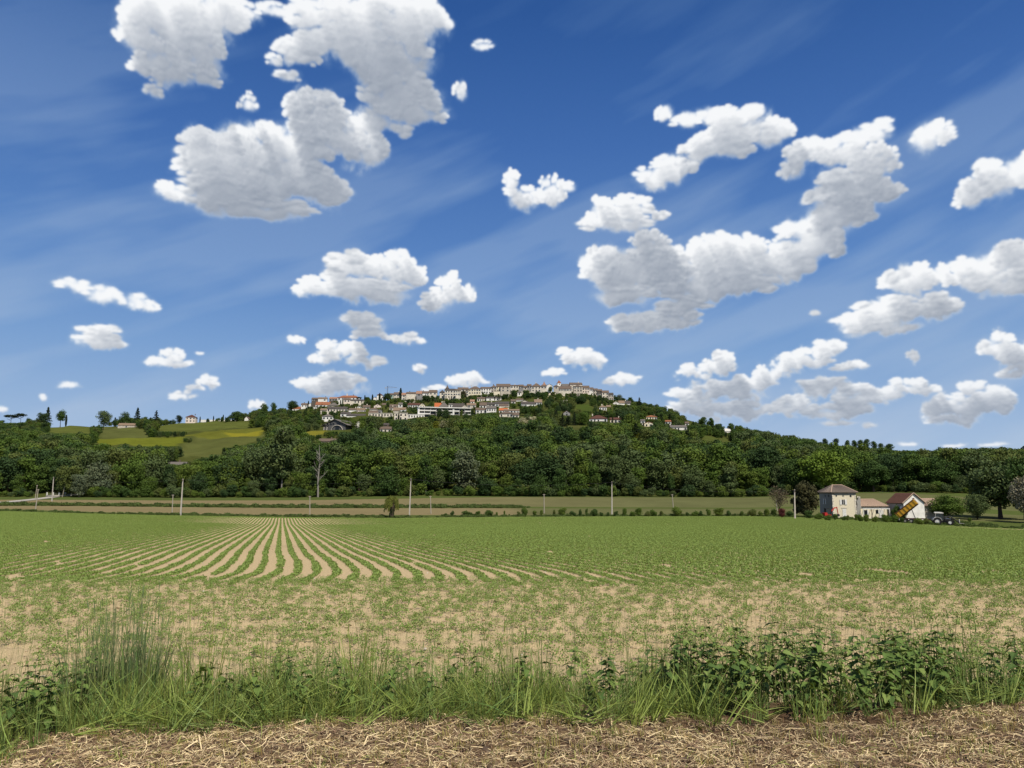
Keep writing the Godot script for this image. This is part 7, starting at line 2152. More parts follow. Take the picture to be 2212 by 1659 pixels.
func trees() -> void:
	for q in SPECIAL:   # name, shape, x, z, h, width factor, material key or leaf number, label, category, group, bark
		var m: Material = M.leaf[q[6]] if q[6] is int else M[q[6]]
		var o := plant_tree(q[0], q[1], Vector3(q[2], ground(q[2], q[3]), q[3]), q[4], q[5], q[2] * 1.7, m, q[7], q[8], q[9], M[q[10]] if q[10] else null)
		if q[1] == "willow":
			var iv := part("ivy", shapes["ivy"][0], M.leaf[5], o)
			iv.scale = Vector3.ONE * q[4] / 10.0
	var r := RandomNumberGenerator.new()
	r.seed = 71
	var found := []
	var t := 322.0
	while t < 960.0:
		var k := -0.92
		while k < 0.92:
			var step := 8.2 if t < 520.0 else 7.4
			k += step / t * r.randf_range(0.75, 1.25)
			var tt := t + r.randf_range(-2.8, 2.8)
			var x := k * tt
			var start := row_t(7, k) + (0.0 if absf(k) < 0.32 else 2.0)
			if tt < start or tt > row_t(8, k) + 12.0: continue
			var p := Vector2(x, -tt)
			var open := false
			for m in MEADOWS:
				if Geometry2D.is_point_in_polygon(p, m[1]):
					open = true
					break
			if open: continue
			var town: bool = k > VILLAGE_K[0] and k < VILLAGE_K[1] and tt > 600.0
			if town and r.randf() < 0.35: continue
			var h := r.randf_range(11.0, 19.5)
			if tt < start + 9.0: h = r.randf_range(7.0, 15.0)
			elif k > 0.36 and tt < start + 40.0: h = r.randf_range(14.0, 19.0)
			if tt > 560.0: h = r.randf_range(6.5, 11.5)
			if town: h = r.randf_range(4.5, 8.5)
			var y0 := ground(x, -tt)
			var blocked := false
			for hs in HOUSES:
				if absf(hs[0] - x) < hs[3] / 2 + 2.0 and -tt < hs[1] + 2.5 and -tt > hs[1] - hs[4] - 2.0:
					blocked = true
					break
			if blocked: continue
			h = minf(h, (sil_limit(k) + r.randf_range(-0.0045, 0.0025)) * tt + EYE - y0)
			if h < 3.5: continue
			var half := h * 0.30 / tt
			for cv in CLEAR:
				if cv[4] > tt + 1.0 and k + half > cv[0] and k - half < cv[1]:
					var top := (y0 + h - EYE) / tt
					var most: float = cv[2] + (cv[3] - cv[2]) * cv[5]
					if top > most and (y0 - EYE) / tt < cv[3]:
						h = most * tt + EYE - y0
						if h < 2.6: break
						half = h * 0.30 / tt
			if h < 2.6: continue
			var kind := "broad%d" % (r.randi() % 6)
			var roll := r.randf()
			if not town and tt < 480.0 and roll < (0.30 if k > 0.03 and k < 0.42 else 0.10): kind = "poplar%d" % (r.randi() % 2)
			elif tt > 480.0 and roll < 0.05: kind = "cedar"
			elif town and roll < 0.12: kind = "cypress"
			if kind.begins_with("poplar"): h *= 1.12
			var tone := r.randi() % 7
			var near := smoothstep(0.0, 1.0, fine.get_noise_2d(x * 0.02, tt * 0.02) + 0.5)
			if r.randf() < 0.6: tone = [2, 5, 0, 6, 1, 3, 4][int(near * 6.99)]
			found.append([h / tt, kind, x, y0, -tt, h, r.randf_range(0.9, 1.25), tone, r.randf() * TAU])
		t += 7.2 if t < 520.0 else 7.0
	found.sort_custom(func(a, b): return a[0] > b[0])
	var rest := {}
	var tints := {}
	var hues := [Color(0.068, 0.115, 0.024), Color(0.085, 0.140, 0.025), Color(0.052, 0.095, 0.024), Color(0.105, 0.155, 0.028), Color(0.085, 0.122, 0.045), Color(0.040, 0.074, 0.025), Color(0.100, 0.128, 0.034)]
	print("wood of ", found.size())
	for i in found.size():
		var f: Array = found[i]
		var col: Material = M.cypress if f[1] == "cypress" or f[1] == "cedar" else M.leaf[f[7]]
		if i < 175:
			var k: float = f[2] / -f[4]
			var where := "at the far left"
			for w in [[-0.56, "beside the bridge"], [-0.50, "right of the bridge"], [-0.42, "below the left meadow"], [-0.33, "left of the tall poplars"], [-0.26, "around the bare tree"], [-0.19, "left of the willow's pole"], [-0.12, "behind the pollard willow"], [-0.04, "beside the silvery tree"], [0.04, "right of the silvery tree"], [0.12, "behind the fourth concrete pole"], [0.20, "below the right slope houses"], [0.28, "well left of the farm"], [0.35, "left behind the yew"], [0.43, "behind the farmhouse"], [0.50, "behind the barn"], [0.57, "behind the tractor"]]:
				if k > w[0]: where = w[1]
			var sort: String = ["mid green", "fresh green", "dark green", "bright green", "grey-green", "blackish green", "olive green"][f[7]]
			sort += (" slender tree" if f[1].begins_with("poplar") else " conifer" if f[1] == "cedar" else " broadleaf tree")
			if -f[4] < row_t(7, k) + 9.0: where += ", front edge"
			sort = ("tall " if f[5] > 15.0 else "small " if f[5] < 10.5 else "") + sort
			plant_tree("wood_tree", f[1], Vector3(f[2], f[3], f[4]), f[5], f[6], f[8], col, "%s in the wood %s" % [sort, where], "tree", GROUP_WOOD, M.palebark if f[1].begins_with("poplar") else null)
		else:
			if not rest.has(f[1]):
				rest[f[1]] = []
				tints[f[1]] = PackedColorArray()
			var s: float = f[5] / 10.0
			rest[f[1]].append(Transform3D(Basis(Vector3.UP, f[8]).scaled_local(Vector3(s * f[6], s, s * f[6])), Vector3(f[2], f[3], f[4])))
			tints[f[1]].append(Color(0.024, 0.040, 0.016) if f[1] in ["cypress", "cedar"] else hues[f[7]])
	for key in rest:
		many("woodland_trees", shapes[key][0], rest[key], M.anyleaf, "far-off trees massed over the hillside", "woodland", tints[key])
	var skirt := [[], [], []]
	var shades := [PackedColorArray(), PackedColorArray(), PackedColorArray()]
	var kk := -0.92
	while kk < 0.92:
		kk += r.randf_range(0.004, 0.010)
		var tt := row_t(7, kk) + r.randf_range(-3.0, 2.0)
		var x := kk * tt
		if absf(x - BRIDGE[0]) < 11.0: continue
		var s := r.randf_range(0.18, 0.55)
		var q := r.randi() % 3
		skirt[q].append(Transform3D(Basis(Vector3.UP, r.randf() * TAU).scaled(Vector3.ONE * s), Vector3(x, ground(x, -tt), -tt)))
		shades[q].append(hues[r.randi() % 7])
	for q in 3: many("underwood", shapes["bush%d" % q][0], skirt[q], M.anyleaf, "low shrubs and brambles along the foot of the wood", "shrubs", shades[q])
	# rank grass on the baulk between the strips and along the field's edge
	var mounds := [leaves(610, broad_blobs(611, 0.75, 2.4, 0.0, 9, 40), 0.22, 0.2), leaves(612, broad_blobs(613, 0.55, 2.0, 0.0, 9, 40), 0.2, 0.2)]
	var rank := [[], []]
	var green := [PackedColorArray(), PackedColorArray()]
	for i in 4200:
		var k := r.randf_range(-0.92, 0.92)
		var on_baulk := i % 2 == 0
		if on_baulk and k > 0.01 + r.randfn() * 0.01: continue
		var s := r.randf()
		var tt := lerpf(row_t(4, k), row_t(5, k), s) if on_baulk else lerpf(row_t(2, k), row_t(3, k), s)
		if not on_baulk and hillnoise.get_noise_2d(k * 400.0, 7.0) + 0.25 < s - 0.35: continue
		var x := k * tt
		rank[i / 2 % 2].append(Transform3D(Basis(Vector3.UP, r.randf() * TAU).scaled(Vector3.ONE * r.randf_range(0.5, 1.15) * (1.0 if on_baulk else 0.65)), Vector3(x, ground(x, -tt) - 0.05, -tt)))
		green[i / 2 % 2].append(Color(0.085, 0.125, 0.034) * r.randf_range(0.75, 1.25))
	for q in 2: many("rank_grass", mounds[q], rank[q], M.anyleaf, "rank green grass along the field edge and baulk", "grass", green[q])
	# bushes along the far edge of the field
	for q in BUSHES:
		plant_tree("field_bush", "bush%d" % (int(absf(q[0]) * 7.0) % 3), Vector3(q[0], ground(q[0], q[1]) - 0.05, q[1]), q[2], q[3], q[0], M.leaf[[3, 0, 2, 1, 6][int(absf(q[0]) * 3.0) % 5]], q[4], "bush", "young bushes along the field's far edge")

# ---------------------------------------------------------------- crop

func crop() -> void:
	var r := RandomNumberGenerator.new()
	r.seed = 19
	M.crop = leafy(0.215, 0.302, 0.082, 0.6)
	var rows := []
	for k in 3:
		var b := []
		for i in 16: b.append([Vector3(-0.5 + (i + 0.5) / 16.0, 0.052 + r.randfn() * 0.008, r.randfn() * 0.025), Vector3(0.085, 0.045, 0.125), 12])
		rows.append(leaves(400 + k, b, 0.05))
	var sets := [[], [], []]
	var lean := -0.296
	var along := Vector3(lean, 0, -1).normalized()
	var s := -175.0
	while s < 215.0:
		s += 0.627
		var t := 20.6 + r.randf_range(-0.6, 0.5) + 2.5 * hillnoise.get_noise_1d(s * 2.0)
		while t < 186.0:
			t += 0.955
			var bend := 0.14 * exp(-pow((t - 30.0) / 5.0, 2.0)) - 0.55 * smoothstep(25.5, 20.5, t)
			var x := s + lean * t + bend
			var k := x / t
			if k < -0.95 or k > 0.95: continue
			if t > row_t(2, k) - 7.0: break
			if r.randf() < 0.012: continue
			var at := Vector3(x, ground(x, -t), -t)
			var dir := along
			if t < 40.0:
				var b2 := 0.14 * exp(-pow((t + 0.5 - 30.0) / 5.0, 2.0)) - 0.55 * smoothstep(25.5, 20.5, t + 0.5)
				dir = Vector3(lean + (b2 - bend) / 0.5, 0, -1).normalized()
			dir.y = (ground(x + dir.x, -t + dir.z) - at.y)
			dir = dir.normalized()
			var side := dir.cross(Vector3.UP).normalized()
			var big := r.randf_range(0.85, 1.2)
			var turn := Basis(dir, side.cross(dir) * big, side * big * (1.0 if r.randf() < 0.5 else -1.0))
			if turn.determinant() < 0.0: turn = Basis(-turn.x, turn.y, turn.z)
			sets[r.randi() % 3].append(Transform3D(turn, at))
	var z := 0.6
	while z < 7.0:     # headland rows along the far edge
		var x := -175.0
		while x < 172.0:
			x += 0.98
			var t := row_t(2, x / 180.0) - z
			if absf(x / t) > 0.95 or r.randf() < 0.05: continue
			sets[r.randi() % 3].append(Transform3D(Basis(Vector3.UP, 0.05), Vector3(x, ground(x, -t), -t)))
		z += 0.62
	for i in 3: many("crop_rows", rows[i], sets[i], M.crop, "rows of young green crop plants running up the field", "crop")
	# the near headland: rows across the view, thin and gappy
	var plants := []
	for k in 4:
		var b := []
		for i in 7:
			var w := r.randf() * TAU
			b.append([Vector3(cos(w) * 0.05, r.randf_range(0.03, 0.12), sin(w) * 0.05), Vector3(0.06, 0.04, 0.06), 11])
		plants.append(leaves(420 + k, b, 0.021))
	var near := [[], [], [], []]
	var t := 9.3
	while t < 22.0:
		var x := -21.0
		while x < 21.0:
			x += r.randf_range(0.05, 0.14)
			if absf(x / t) > 1.0: continue
			var thin := 0.6 * fine.get_noise_2d(x * 0.3, t * 0.9) + 0.5 * fine.get_noise_2d(x * 1.4 + 9.0, t * 2.0)
			if thin < -0.24 + 0.18 * smoothstep(16.0, 9.0, t) - 0.3 * smoothstep(18.0, 21.0, t) or r.randf() < 0.34: continue
			var tt := t + r.randfn() * 0.055
			var sc := r.randf_range(0.6, 1.3)
			near[r.randi() % 4].append(Transform3D(Basis(Vector3.UP, r.randf() * TAU).scaled(Vector3.ONE * sc), Vector3(x, soil_height(x, -tt), -tt)))
		t += 0.40
	for i in 4: many("headland_crop", plants[i], near[i], M.crop, "thin rows of young crop plants on the near headland", "crop")
	# stones and clods
	var b := Build.new()
	b.lathe(Vector3(0, -0.5, 0), Vector3.UP, [[0.0, 0.02], [0.2, 0.75], [0.55, 1.0], [0.85, 0.6], [1.0, 0.02]], 7)
	var stone := b.mesh()
	var white := []
	var lumps := []
	for i in 9000:
		var tt := 8.8 + (13.0 * sqrt(r.randf()) if i % 12 else 40.0 * r.randf())
		var x := r.randf_range(-0.8, 0.8) * tt
		var y := soil_height(x, -tt) if tt < 22.9 and absf(x) < 20.9 else ground(x, -tt)
		var q := Transform3D(Basis(Vector3(r.randfn(), r.randfn(), r.randfn()).normalized(), r.randf() * TAU).scaled(Vector3(1, r.randf_range(0.5, 0.9), 1) * 0.010 * pow(r.randf_range(1.0, 8.0), 0.65)), Vector3(x, y + 0.008, -tt))
		if i % 24 == 0: white.append(q)
		else: lumps.append(q)
	many("field_stones", stone, white, M.rock, "small pale stones lying on the field soil", "stones")
	many("soil_clods", stone, lumps, M.soilclod, "dry crumbs of soil lying on the field", "soil")

# ---------------------------------------------------------------- foreground

func verge_edge(k: float) -> float:
	return edge_line(k) + 0.16 * fine.get_noise_1d(k * 9.0) + 0.10 * fine.get_noise_1d(k * 31.0)

func edge_line(k: float) -> float:
	for i in range(1, EDGE.size()):
		if k <= EDGE[i][0]:
			return lerpf(EDGE[i - 1][1], EDGE[i][1], clampf((k - EDGE[i - 1][0]) / (EDGE[i][0] - EDGE[i - 1][0]), 0, 1))
	return EDGE[-1][1]

func tuft(seed_: int, blades: int, h: float, spread: float, lean: float, wide: float, heads := 0.0) -> ArrayMesh:
	var r := RandomNumberGenerator.new()
	r.seed = seed_
	var b := Build.new()
	for i in blades:
		var w := r.randf() * TAU
		var root := Vector3(cos(w), 0, sin(w)) * spread * sqrt(r.randf())
		var dir := Vector3(cos(w) * 0.7 + r.randfn() * 0.5, 0, sin(w) * 0.7 + r.randfn() * 0.5)
		var long := h * r.randf_range(0.55, 1.1)
		var tilt := lean * r.randf_range(0.3, 1.4)
		var side := Vector3(-dir.z, 0, dir.x).normalized().rotated(Vector3.UP, r.randfn() * 0.6)
		var tone := r.randf_range(0.5, 1.35)
		if r.randf() < 0.14: tone *= 1.7
		b.tint = Color(tone * r.randf_range(0.85, 1.3), tone, tone * 0.95)
		var stalk := r.randf() < heads
		var p := root
		var q := 5
		var half := wide * r.randf_range(0.6, 1.2) * (0.45 if stalk else 1.0)
		var angle := tilt * 0.25
		for s in q:
			var up := (Vector3.UP * cos(angle) + dir * sin(angle)).normalized()
			var e := p + up * long / q * (1.25 if stalk else 1.0)
			var w0 := half * (1.0 - pow(float(s) / q, 2.0))
			var w1 := half * (1.0 - pow(float(s + 1) / q, 2.0))
			if stalk:
				w0 = half
				w1 = half
			b.quad(p - side * w0, p + side * w0, e + side * w1, e - side * w1)
			p = e
			angle += tilt / q * (0.2 if stalk else 1.0)
		if stalk:
			b.tint = Color(2.0, 1.55, 2.6) * tone
			var up := (Vector3.UP * cos(angle) + dir * sin(angle)).normalized()
			var other := up.cross(side).normalized()
			for a in [side, other]:
				b.quad(p - a * half * 0.6, p + a * half * 0.6, p + up * h * 0.06 + a * half * 2.2, p + up * h * 0.06 - a * half * 2.2)
				b.quad(p + up * h * 0.06 - a * half * 2.2, p + up * h * 0.06 + a * half * 2.2, p + up * h * 0.17 + a * half * 0.3, p + up * h * 0.17 - a * half * 0.3)
	return b.mesh()

func nettle_leaf(seed_: int, long: float, wide: float) -> ArrayMesh:
	# a toothed blade folded along its midrib and drooping to the tip; it grows along +x
	var r := RandomNumberGenerator.new()
	r.seed = seed_
	var b := Build.new()
	var n := 7
	var mid := PackedVector3Array()
	for i in n + 1:
		var s := float(i) / n
		mid.append(Vector3(s * long, -0.42 * long * s * s, 0))
	for sgn in [-1.0, 1.0]:
		var rim := PackedVector3Array()
		for i in n + 1:
			var s := float(i) / n
			var w := wide * 0.5 * pow(sin(PI * pow(s, 0.62)), 0.9) * (1.0 + (0.13 if i % 2 == 0 else -0.08))
			rim.append(mid[i] + Vector3(0.05 * long * (1 if i % 2 == 0 else 0), 0.28 * w, w * sgn))
		for i in n:
			if sgn > 0: b.quad(mid[i], rim[i], rim[i + 1], mid[i + 1])
			else: b.quad(mid[i], mid[i + 1], rim[i + 1], rim[i])
	return b.mesh()

func nettle(at: Vector3, h: float, r: RandomNumberGenerator, label: String, sizes: Array, mats: Array) -> void:
	var o := thing("nettle", at, r.randf() * TAU, label, "plant", "nettles and leafy weeds on the verge")
	var b := Build.new()
	var lean := Vector3(r.randfn() * 0.09, 0, r.randfn() * 0.09)
	var pts := []
	var rad := []
	for i in 6:
		var s := i / 5.0
		pts.append(Vector3(0, -0.03 + s * (h + 0.03), 0) + lean * s * s * h)
		rad.append(lerpf(0.0038, 0.0014, s))
	b.tube(pts, rad, 4)
	part("stem", b.mesh(), M.stem, o)
	var y := h * r.randf_range(0.10, 0.3)
	var turn := r.randf() * PI
	while y < h * 0.99:
		var s := y / h
		var size := (0.040 + 0.052 * sin(PI * clampf(s * 0.95, 0, 1))) * r.randf_range(0.85, 1.2)
		if s > 0.86: size *= 0.7
		for side in 2:
			if r.randf() < 0.08: continue
			var leaf := part("leaf", sizes[r.randi() % sizes.size()], mats[r.randi() % mats.size()], o, Vector3(0, y, 0) + lean * s * s * h)
			leaf.basis = Basis(Vector3.UP, turn + side * PI + r.randfn() * 0.2) * Basis(Vector3(0, 0, 1), r.randf_range(-0.35, 0.4) + 0.35 * (s - 0.5)) * Basis(Vector3(1, 0, 0), r.randfn() * 0.25) * Basis.from_scale(Vector3.ONE * size / 0.1)
		turn += PI / 2 + r.randfn() * 0.15
		y += h * r.randf_range(0.075, 0.11)

func glossy(r: float, g: float, b: float, through: float) -> StandardMaterial3D:
	var m := leafy(r, g, b, through)
	m.roughness = 0.58
	m.metallic_specular = 0.4
	return m

func foreground() -> void:
	var r := RandomNumberGenerator.new()
	r.seed = 23
	M.blade = glossy(0.27, 0.345, 0.08, 0.7)
	M.darkblade = glossy(0.165, 0.245, 0.065, 0.6)
	M.drygrass = leafy(0.40, 0.36, 0.12, 0.5)
	M.blueblade = glossy(0.145, 0.21, 0.09, 0.5)
	M.palestalk = glossy(0.24, 0.27, 0.11, 0.5)
	M.strawbit = leafy(1, 1, 1, 0.25)
	M.stem = plain(0.09, 0.11, 0.035, 0.7)
	var nettles := [leafy(0.10, 0.165, 0.042, 0.5), leafy(0.13, 0.20, 0.05, 0.5), leafy(0.075, 0.13, 0.036, 0.45), leafy(0.19, 0.26, 0.075, 0.6)]
	M.pale = leafy(0.62, 0.58, 0.20, 0.6)
	# standing grass, thickest along the edge of the mown strip
	var green := []
	for i in 6: green.append(tuft(500 + i, 15, [0.34, 0.42, 0.30, 0.5, 0.38, 0.26][i], 0.06, [0.8, 0.6, 1.1, 0.5, 0.9, 1.3][i], 0.0040, [0.0, 0.06, 0.0, 0.12, 0.05, 0.0][i]))
	var stand := [[], [], [], [], [], []]
	for i in 3100:
		var k := r.randf_range(-0.97, 0.97)
		var deep := r.randf()
		var t := verge_edge(k) + 0.05 + deep * 1.75
		var x := k * t
		var thin := fine.get_noise_2d(x * 0.7, t * 0.7)
		if deep > 0.45 and thin < 0.0 and r.randf() < 0.6: continue
		if k > 0.27 and k < 0.50 and r.randf() < 0.72: continue
		var sc := r.randf_range(0.5, 1.1) * (0.72 if deep < 0.18 else 1.0) * (0.95 + 0.75 * fine.get_noise_2d(x * 0.9 + 40.0, t * 0.5))
		stand[r.randi() % 6].append(Transform3D(Basis(Vector3.UP, r.randf() * TAU).scaled(Vector3.ONE * sc), Vector3(x, ground(x, -t) - 0.01, -t)))
	for i in 6: many("verge_grass", green[i], stand[i], M.blade if i % 2 == 0 else M.darkblade, "green grass standing along the edge of the field", "grass")
	# long blades combed flat along the mower's edge
	var flat := [tuft(520, 9, 0.42, 0.06, 0.9, 0.0036), tuft(521, 9, 0.34, 0.08, 1.2, 0.0034)]
	var lying := [[], []]
	for i in 330:
		var k := r.randf_range(-0.86, 0.7)
		var t := verge_edge(k) + r.randf_range(-0.1, 0.55)
		if k > 0.27 and k < 0.50 and r.randf() < 0.7: continue
		var x := k * t
		var way := Basis(Vector3.UP, r.randfn() * 0.9 + 0.25 + (PI if r.randf() < 0.35 else 0.0)) * Basis(Vector3(0, 0, 1), -r.randf_range(0.5, 1.5)) * Basis(Vector3.UP, r.randf() * TAU)
		lying[i % 2].append(Transform3D(way.scaled(Vector3.ONE * r.randf_range(0.7, 1.2)), Vector3(x, ground(x, -t) + r.randf_range(0.01, 0.10), -t)))
	many("flattened_grass", flat[0], lying[0], M.blade, "long grass combed flat beside the mown strip", "grass")
	many("flattened_grass", flat[1], lying[1], M.darkblade, "long grass combed flat beside the mown strip", "grass")
	# thin seeding stalks
	var stalk := [tuft(530, 4, 0.55, 0.03, 0.3, 0.0022, 1.0), tuft(531, 3, 0.62, 0.04, 0.25, 0.0022, 1.0), tuft(532, 5, 0.48, 0.05, 0.4, 0.002, 1.0)]
	var seeding := [[], [], []]
	for i in 330:
		var k := r.randf_range(-0.72, 0.72)
		var t := verge_edge(k) + r.randf_range(0.3, 1.7)
		var x := k * t
		seeding[i % 3].append(Transform3D(Basis(Vector3.UP, r.randf() * TAU).scaled(Vector3.ONE * r.randf_range(0.7, 1.15)), Vector3(x, ground(x, -t), -t)))
	for i in 3: many("seeding_grass", stalk[i], seeding[i], M.palestalk, "thin pale grass stalks in seed above the verge", "grass")
	# the tall clump of wild barley on the left
	for q in [[-0.495, 6.45, 0.78, "tall blue-green clump of wild barley, the highest grass on the left"], [-0.462, 6.6, 0.82, "second blue-green clump of wild barley, leaning on the tallest one"], [-0.53, 6.4, 0.6, "lower blue-green clump of wild barley at the tall one's left"]]:
		var x: float = q[0] * q[1]
		var o := thing("barley_clump", Vector3(x, ground(x, -q[1]) - 0.01, -q[1]), 0.4, q[3], "grass", "wild barley clumps")
		part("blades", tuft(540 + int(q[2] * 100), 120, q[2] * 0.8, 0.17, 0.5, 0.0055), M.blueblade, o)
		part("ears", tuft(560 + int(q[2] * 100), 50, q[2] * 0.8, 0.15, 0.35, 0.0034, 1.0), M.blueblade, o)
	for q in [[-0.385, 6.6, 0.62, "yellow-green grass clump right of the wild barley"], [-0.19, 6.7, 0.70, "tall bright green grass clump left of the middle"], [-0.30, 6.5, 0.5, "low yellow-green grass clump between the barley and the bright clump"], [0.30, 6.7, 0.68, "slender green grass clump left of the nettle bed"], [0.53, 6.85, 0.66, "thick dark green grass clump at the right end of the nettle bed"], [0.575, 6.7, 0.52, "leaning dark green grass clump near the right edge"], [0.0, 6.6, 0.52, "green grass clump in the middle of the verge"]]:
		var x: float = q[0] * q[1]
		var o := thing("grass_clump", Vector3(x, ground(x, -q[1]) - 0.01, -q[1]), 1.1, q[3], "grass", "tall grass clumps")
		part("blades", tuft(580 + int(absf(q[0]) * 300), 46, q[2], 0.14, 0.5, 0.0055, 0.15), M.blade if q[0] < 0.4 else M.darkblade, o)
	# nettles
	var sizes := [nettle_leaf(1, 0.1, 0.056), nettle_leaf(2, 0.1, 0.048), nettle_leaf(3, 0.1, 0.062)]
	var beds := [[0.20, 0.56, 135, 0.36, 0.74, "nettle in the dense bed on the right of the verge"], [-0.66, -0.50, 20, 0.30, 0.5, "nettle at the left edge"], [-0.40, -0.10, 22, 0.25, 0.46, "nettle scattered left of the middle"], [-0.08, 0.20, 22, 0.28, 0.5, "nettle between the middle and the dense bed"], [0.58, 0.70, 16, 0.35, 0.62, "nettle at the right edge of the verge"]]
	for q in beds:
		for i in q[2]:
			var k := r.randf_range(q[0], q[1])
			var t := verge_edge(k) + r.randf_range(0.2, 1.25)
			var x := k * t
			var high := r.randf_range(q[3], q[4])
			var label: String = q[5]
			if q[2] > 100:
				var third := int((k - q[0]) / (q[1] - q[0]) * 5.0)
				label = "%s nettle %s the bed, %s" % ["tall" if high > 0.6 else "low" if high < 0.46 else "middling", "at the front of" if t - verge_edge(k) < 0.55 else "at the back of" if t - verge_edge(k) > 0.95 else "inside", ["in its left fifth", "left of its middle", "in its middle", "right of its middle", "in its right fifth"][clampi(third, 0, 4)]]
			else:
				label = ("tall " if high > lerpf(q[3], q[4], 0.6) else "low ") + label + (", near the mown edge" if t - verge_edge(k) < 0.6 else ", on the field side")
			nettle(Vector3(x, ground(x, -t), -t), high, r, label, sizes, nettles)
	for q in [[0.325, 6.9, 0.80, "tallest nettle of the bed, standing up alone"], [0.245, 6.8, 0.76, "tall nettle at the left end of the dense bed"], [0.55, 6.95, 0.78, "tall dark nettle beside the thick dark grass clump"]]:
		var x: float = q[0] * q[1]
		nettle(Vector3(x, ground(x, -q[1]), -q[1]), q[2], r, q[3], sizes, nettles)
	for q in [[-0.462, 5.66, 0.15, 0.75, "pale yellow leaf lying in the grass below the wild barley"], [0.455, 6.2, 0.16, 0.8, "yellow leaf hanging in the right end of the nettle bed"], [0.47, 6.3, 0.24, 0.6, "small yellow leaf highest of the pale ones in the nettle bed"], [0.43, 6.1, 0.08, 0.6, "small yellow leaf low in the nettle bed"]]:
		var x: float = q[0] * q[1]
		var o := MeshInstance3D.new()
		o.name = numbered("yellow_leaf")
		o.mesh = sizes[2]
		o.material_override = M.pale
		o.position = Vector3(x, ground(x, -q[1]) + q[2], -q[1])
		o.basis = Basis(Vector3.UP, 2.2) * Basis(Vector3(1, 0, 0), 0.9) * Basis.from_scale(Vector3.ONE * q[3])
		tag(o, q[4], "leaf")
		add_child(o)
	# cut straw on the mown strip
	var bits := []
	for k in 4:
		var b := Build.new()
		var p := Vector3(-0.06, 0, 0)
		var bow := [0.10, -0.16, 0.3, 0.02][k] as float
		for s in 3:
			var e := p + Vector3(0.04, 0, 0).rotated(Vector3.UP, bow * (s - 1)).rotated(Vector3(0, 0, 1), bow * 0.6 * (1 - s))
			var w := [0.0017, 0.0021, 0.0016, 0.0026][k] as float
			var side := Vector3(0, 0, w)
			b.quad(p - side * 0.9 + Vector3(0, 0.0, 0), p + side, e + side, e - side * 0.9)
			b.quad(p + side, p + side * 0.2 - Vector3(0, w * 1.6, 0), e + side * 0.2 - Vector3(0, w * 1.6, 0), e + side)
			p = e
		bits.append(b.mesh())
	var lay := [[], [], [], []]
	var hue := [PackedColorArray(), PackedColorArray(), PackedColorArray(), PackedColorArray()]
	for i in 125000:
		var t := r.randf_range(3.2, 7.0)
		var x := r.randf_range(-0.97, 0.97) * t
		var over := t - verge_edge(x / t)
		if over > 0.25 or (over > -0.1 and r.randf() < 0.5): continue
		var dark := smoothstep(-0.1, 0.35, fine.get_noise_2d(x * 0.55 + 3.0, -t * 0.9) + 0.10 * x - 0.1)
		if r.randf() < dark * 0.45: continue
		var mat := fine.get_noise_2d(x * 2.2 + 70.0, t * 3.1)
		if r.randf() < 0.26 - mat * 0.8: continue
		var j := r.randi() % 4
		var way := Basis(Vector3.UP, r.randf() * TAU) * Basis(Vector3(0, 0, 1), r.randfn() * 0.26) * Basis(Vector3(1, 0, 0), r.randfn() * 0.5)
		lay[j].append(Transform3D(way.scaled_local(Vector3(r.randf_range(0.2, 0.95) * (1.7 if r.randf() < 0.04 else 1.0), 1, r.randf_range(0.7, 1.5))), Vector3(x, litter_height(x, -t) + 0.004 + 0.028 * pow(r.randf(), 2.0), -t)))
		var a := r.randf()
		var c := Color(0.45, 0.34, 0.19).lerp(Color(0.80, 0.67, 0.41), pow(a, 0.8))
		if r.randf() < 0.35: c = Color(0.20, 0.135, 0.085).lerp(Color(0.34, 0.23, 0.15), a)
		if r.randf() < 0.05: c = Color(0.28, 0.30, 0.09)
		hue[j].append(c.lerp(Color(0.26, 0.18, 0.12), dark * 0.4))
	for j in 4: many("cut_straw", bits[j], lay[j], M.strawbit, "cut dry straw littering the mown strip", "straw", hue[j])
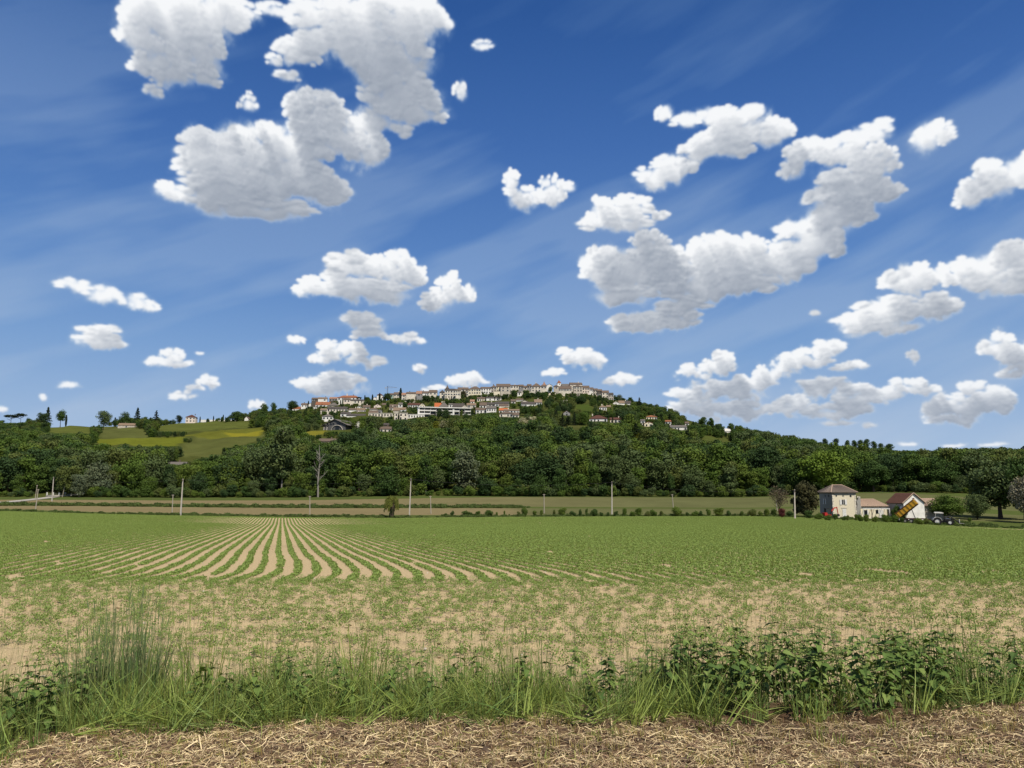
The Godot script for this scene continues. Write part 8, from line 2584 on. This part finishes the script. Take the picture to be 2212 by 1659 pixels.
	var stub := [tuft(600, 9, 0.07, 0.03, 0.5, 0.0018), tuft(601, 12, 0.05, 0.03, 0.8, 0.0016)]
	var cut := [[], []]
	for i in 2600:
		var t := r.randf_range(4.3, 6.6)
		var x := r.randf_range(-0.97, 0.97) * t
		if t > verge_edge(x / t) + 0.1: continue
		cut[i % 2].append(Transform3D(Basis(Vector3.UP, r.randf() * TAU).scaled(Vector3.ONE * r.randf_range(0.6, 1.3)), Vector3(x, litter_height(x, -t) - 0.004, -t)))
	many("grass_stubble", stub[0], cut[0], M.drygrass, "short dry stubble of mown grass", "grass")
	many("grass_stubble", stub[1], cut[1], M.drystub, "short dry stubble of mown grass", "grass")
	var sprout := tuft(602, 12, 0.10, 0.035, 0.7, 0.0026)
	var sprouts := []
	for i in 260:
		var t := r.randf_range(4.3, 6.6)
		var x := r.randf_range(-0.97, 0.97) * t
		if t > verge_edge(x / t) or fine.get_noise_2d(x * 0.8 + 11.0, t * 1.2) < 0.12 - 0.5 * smoothstep(0.5, 0.0, verge_edge(x / t) - t): continue
		sprouts.append(Transform3D(Basis(Vector3.UP, r.randf() * TAU).scaled(Vector3.ONE * r.randf_range(0.5, 1.2)), Vector3(x, litter_height(x, -t) - 0.004, -t)))
	many("grass_sprouts", sprout, sprouts, M.blade, "yellow-green sprouts growing through the cut straw", "grass")
	var lump := Build.new()
	lump.lathe(Vector3(0, -0.5, 0), Vector3.UP, [[0.0, 0.02], [0.25, 0.7], [0.5, 1.0], [0.8, 0.7], [1.0, 0.02]], 7)
	var clods := []
	for i in 1500:
		var t := r.randf_range(4.4, 6.6)
		var x := r.randf_range(-0.97, 0.97) * t
		if t > verge_edge(x / t) + 0.1: continue
		clods.append(Transform3D(Basis(Vector3(r.randfn(), r.randfn(), r.randfn()).normalized(), r.randf() * TAU).scaled(Vector3(1, 0.7, 1) * 0.006 * pow(r.randf_range(1.0, 8.0), 0.8)), Vector3(x, litter_height(x, -t) + 0.005, -t)))
	many("earth_clods", lump.mesh(), clods, M.darksoil, "dark crumbs of earth on the mown strip", "soil")
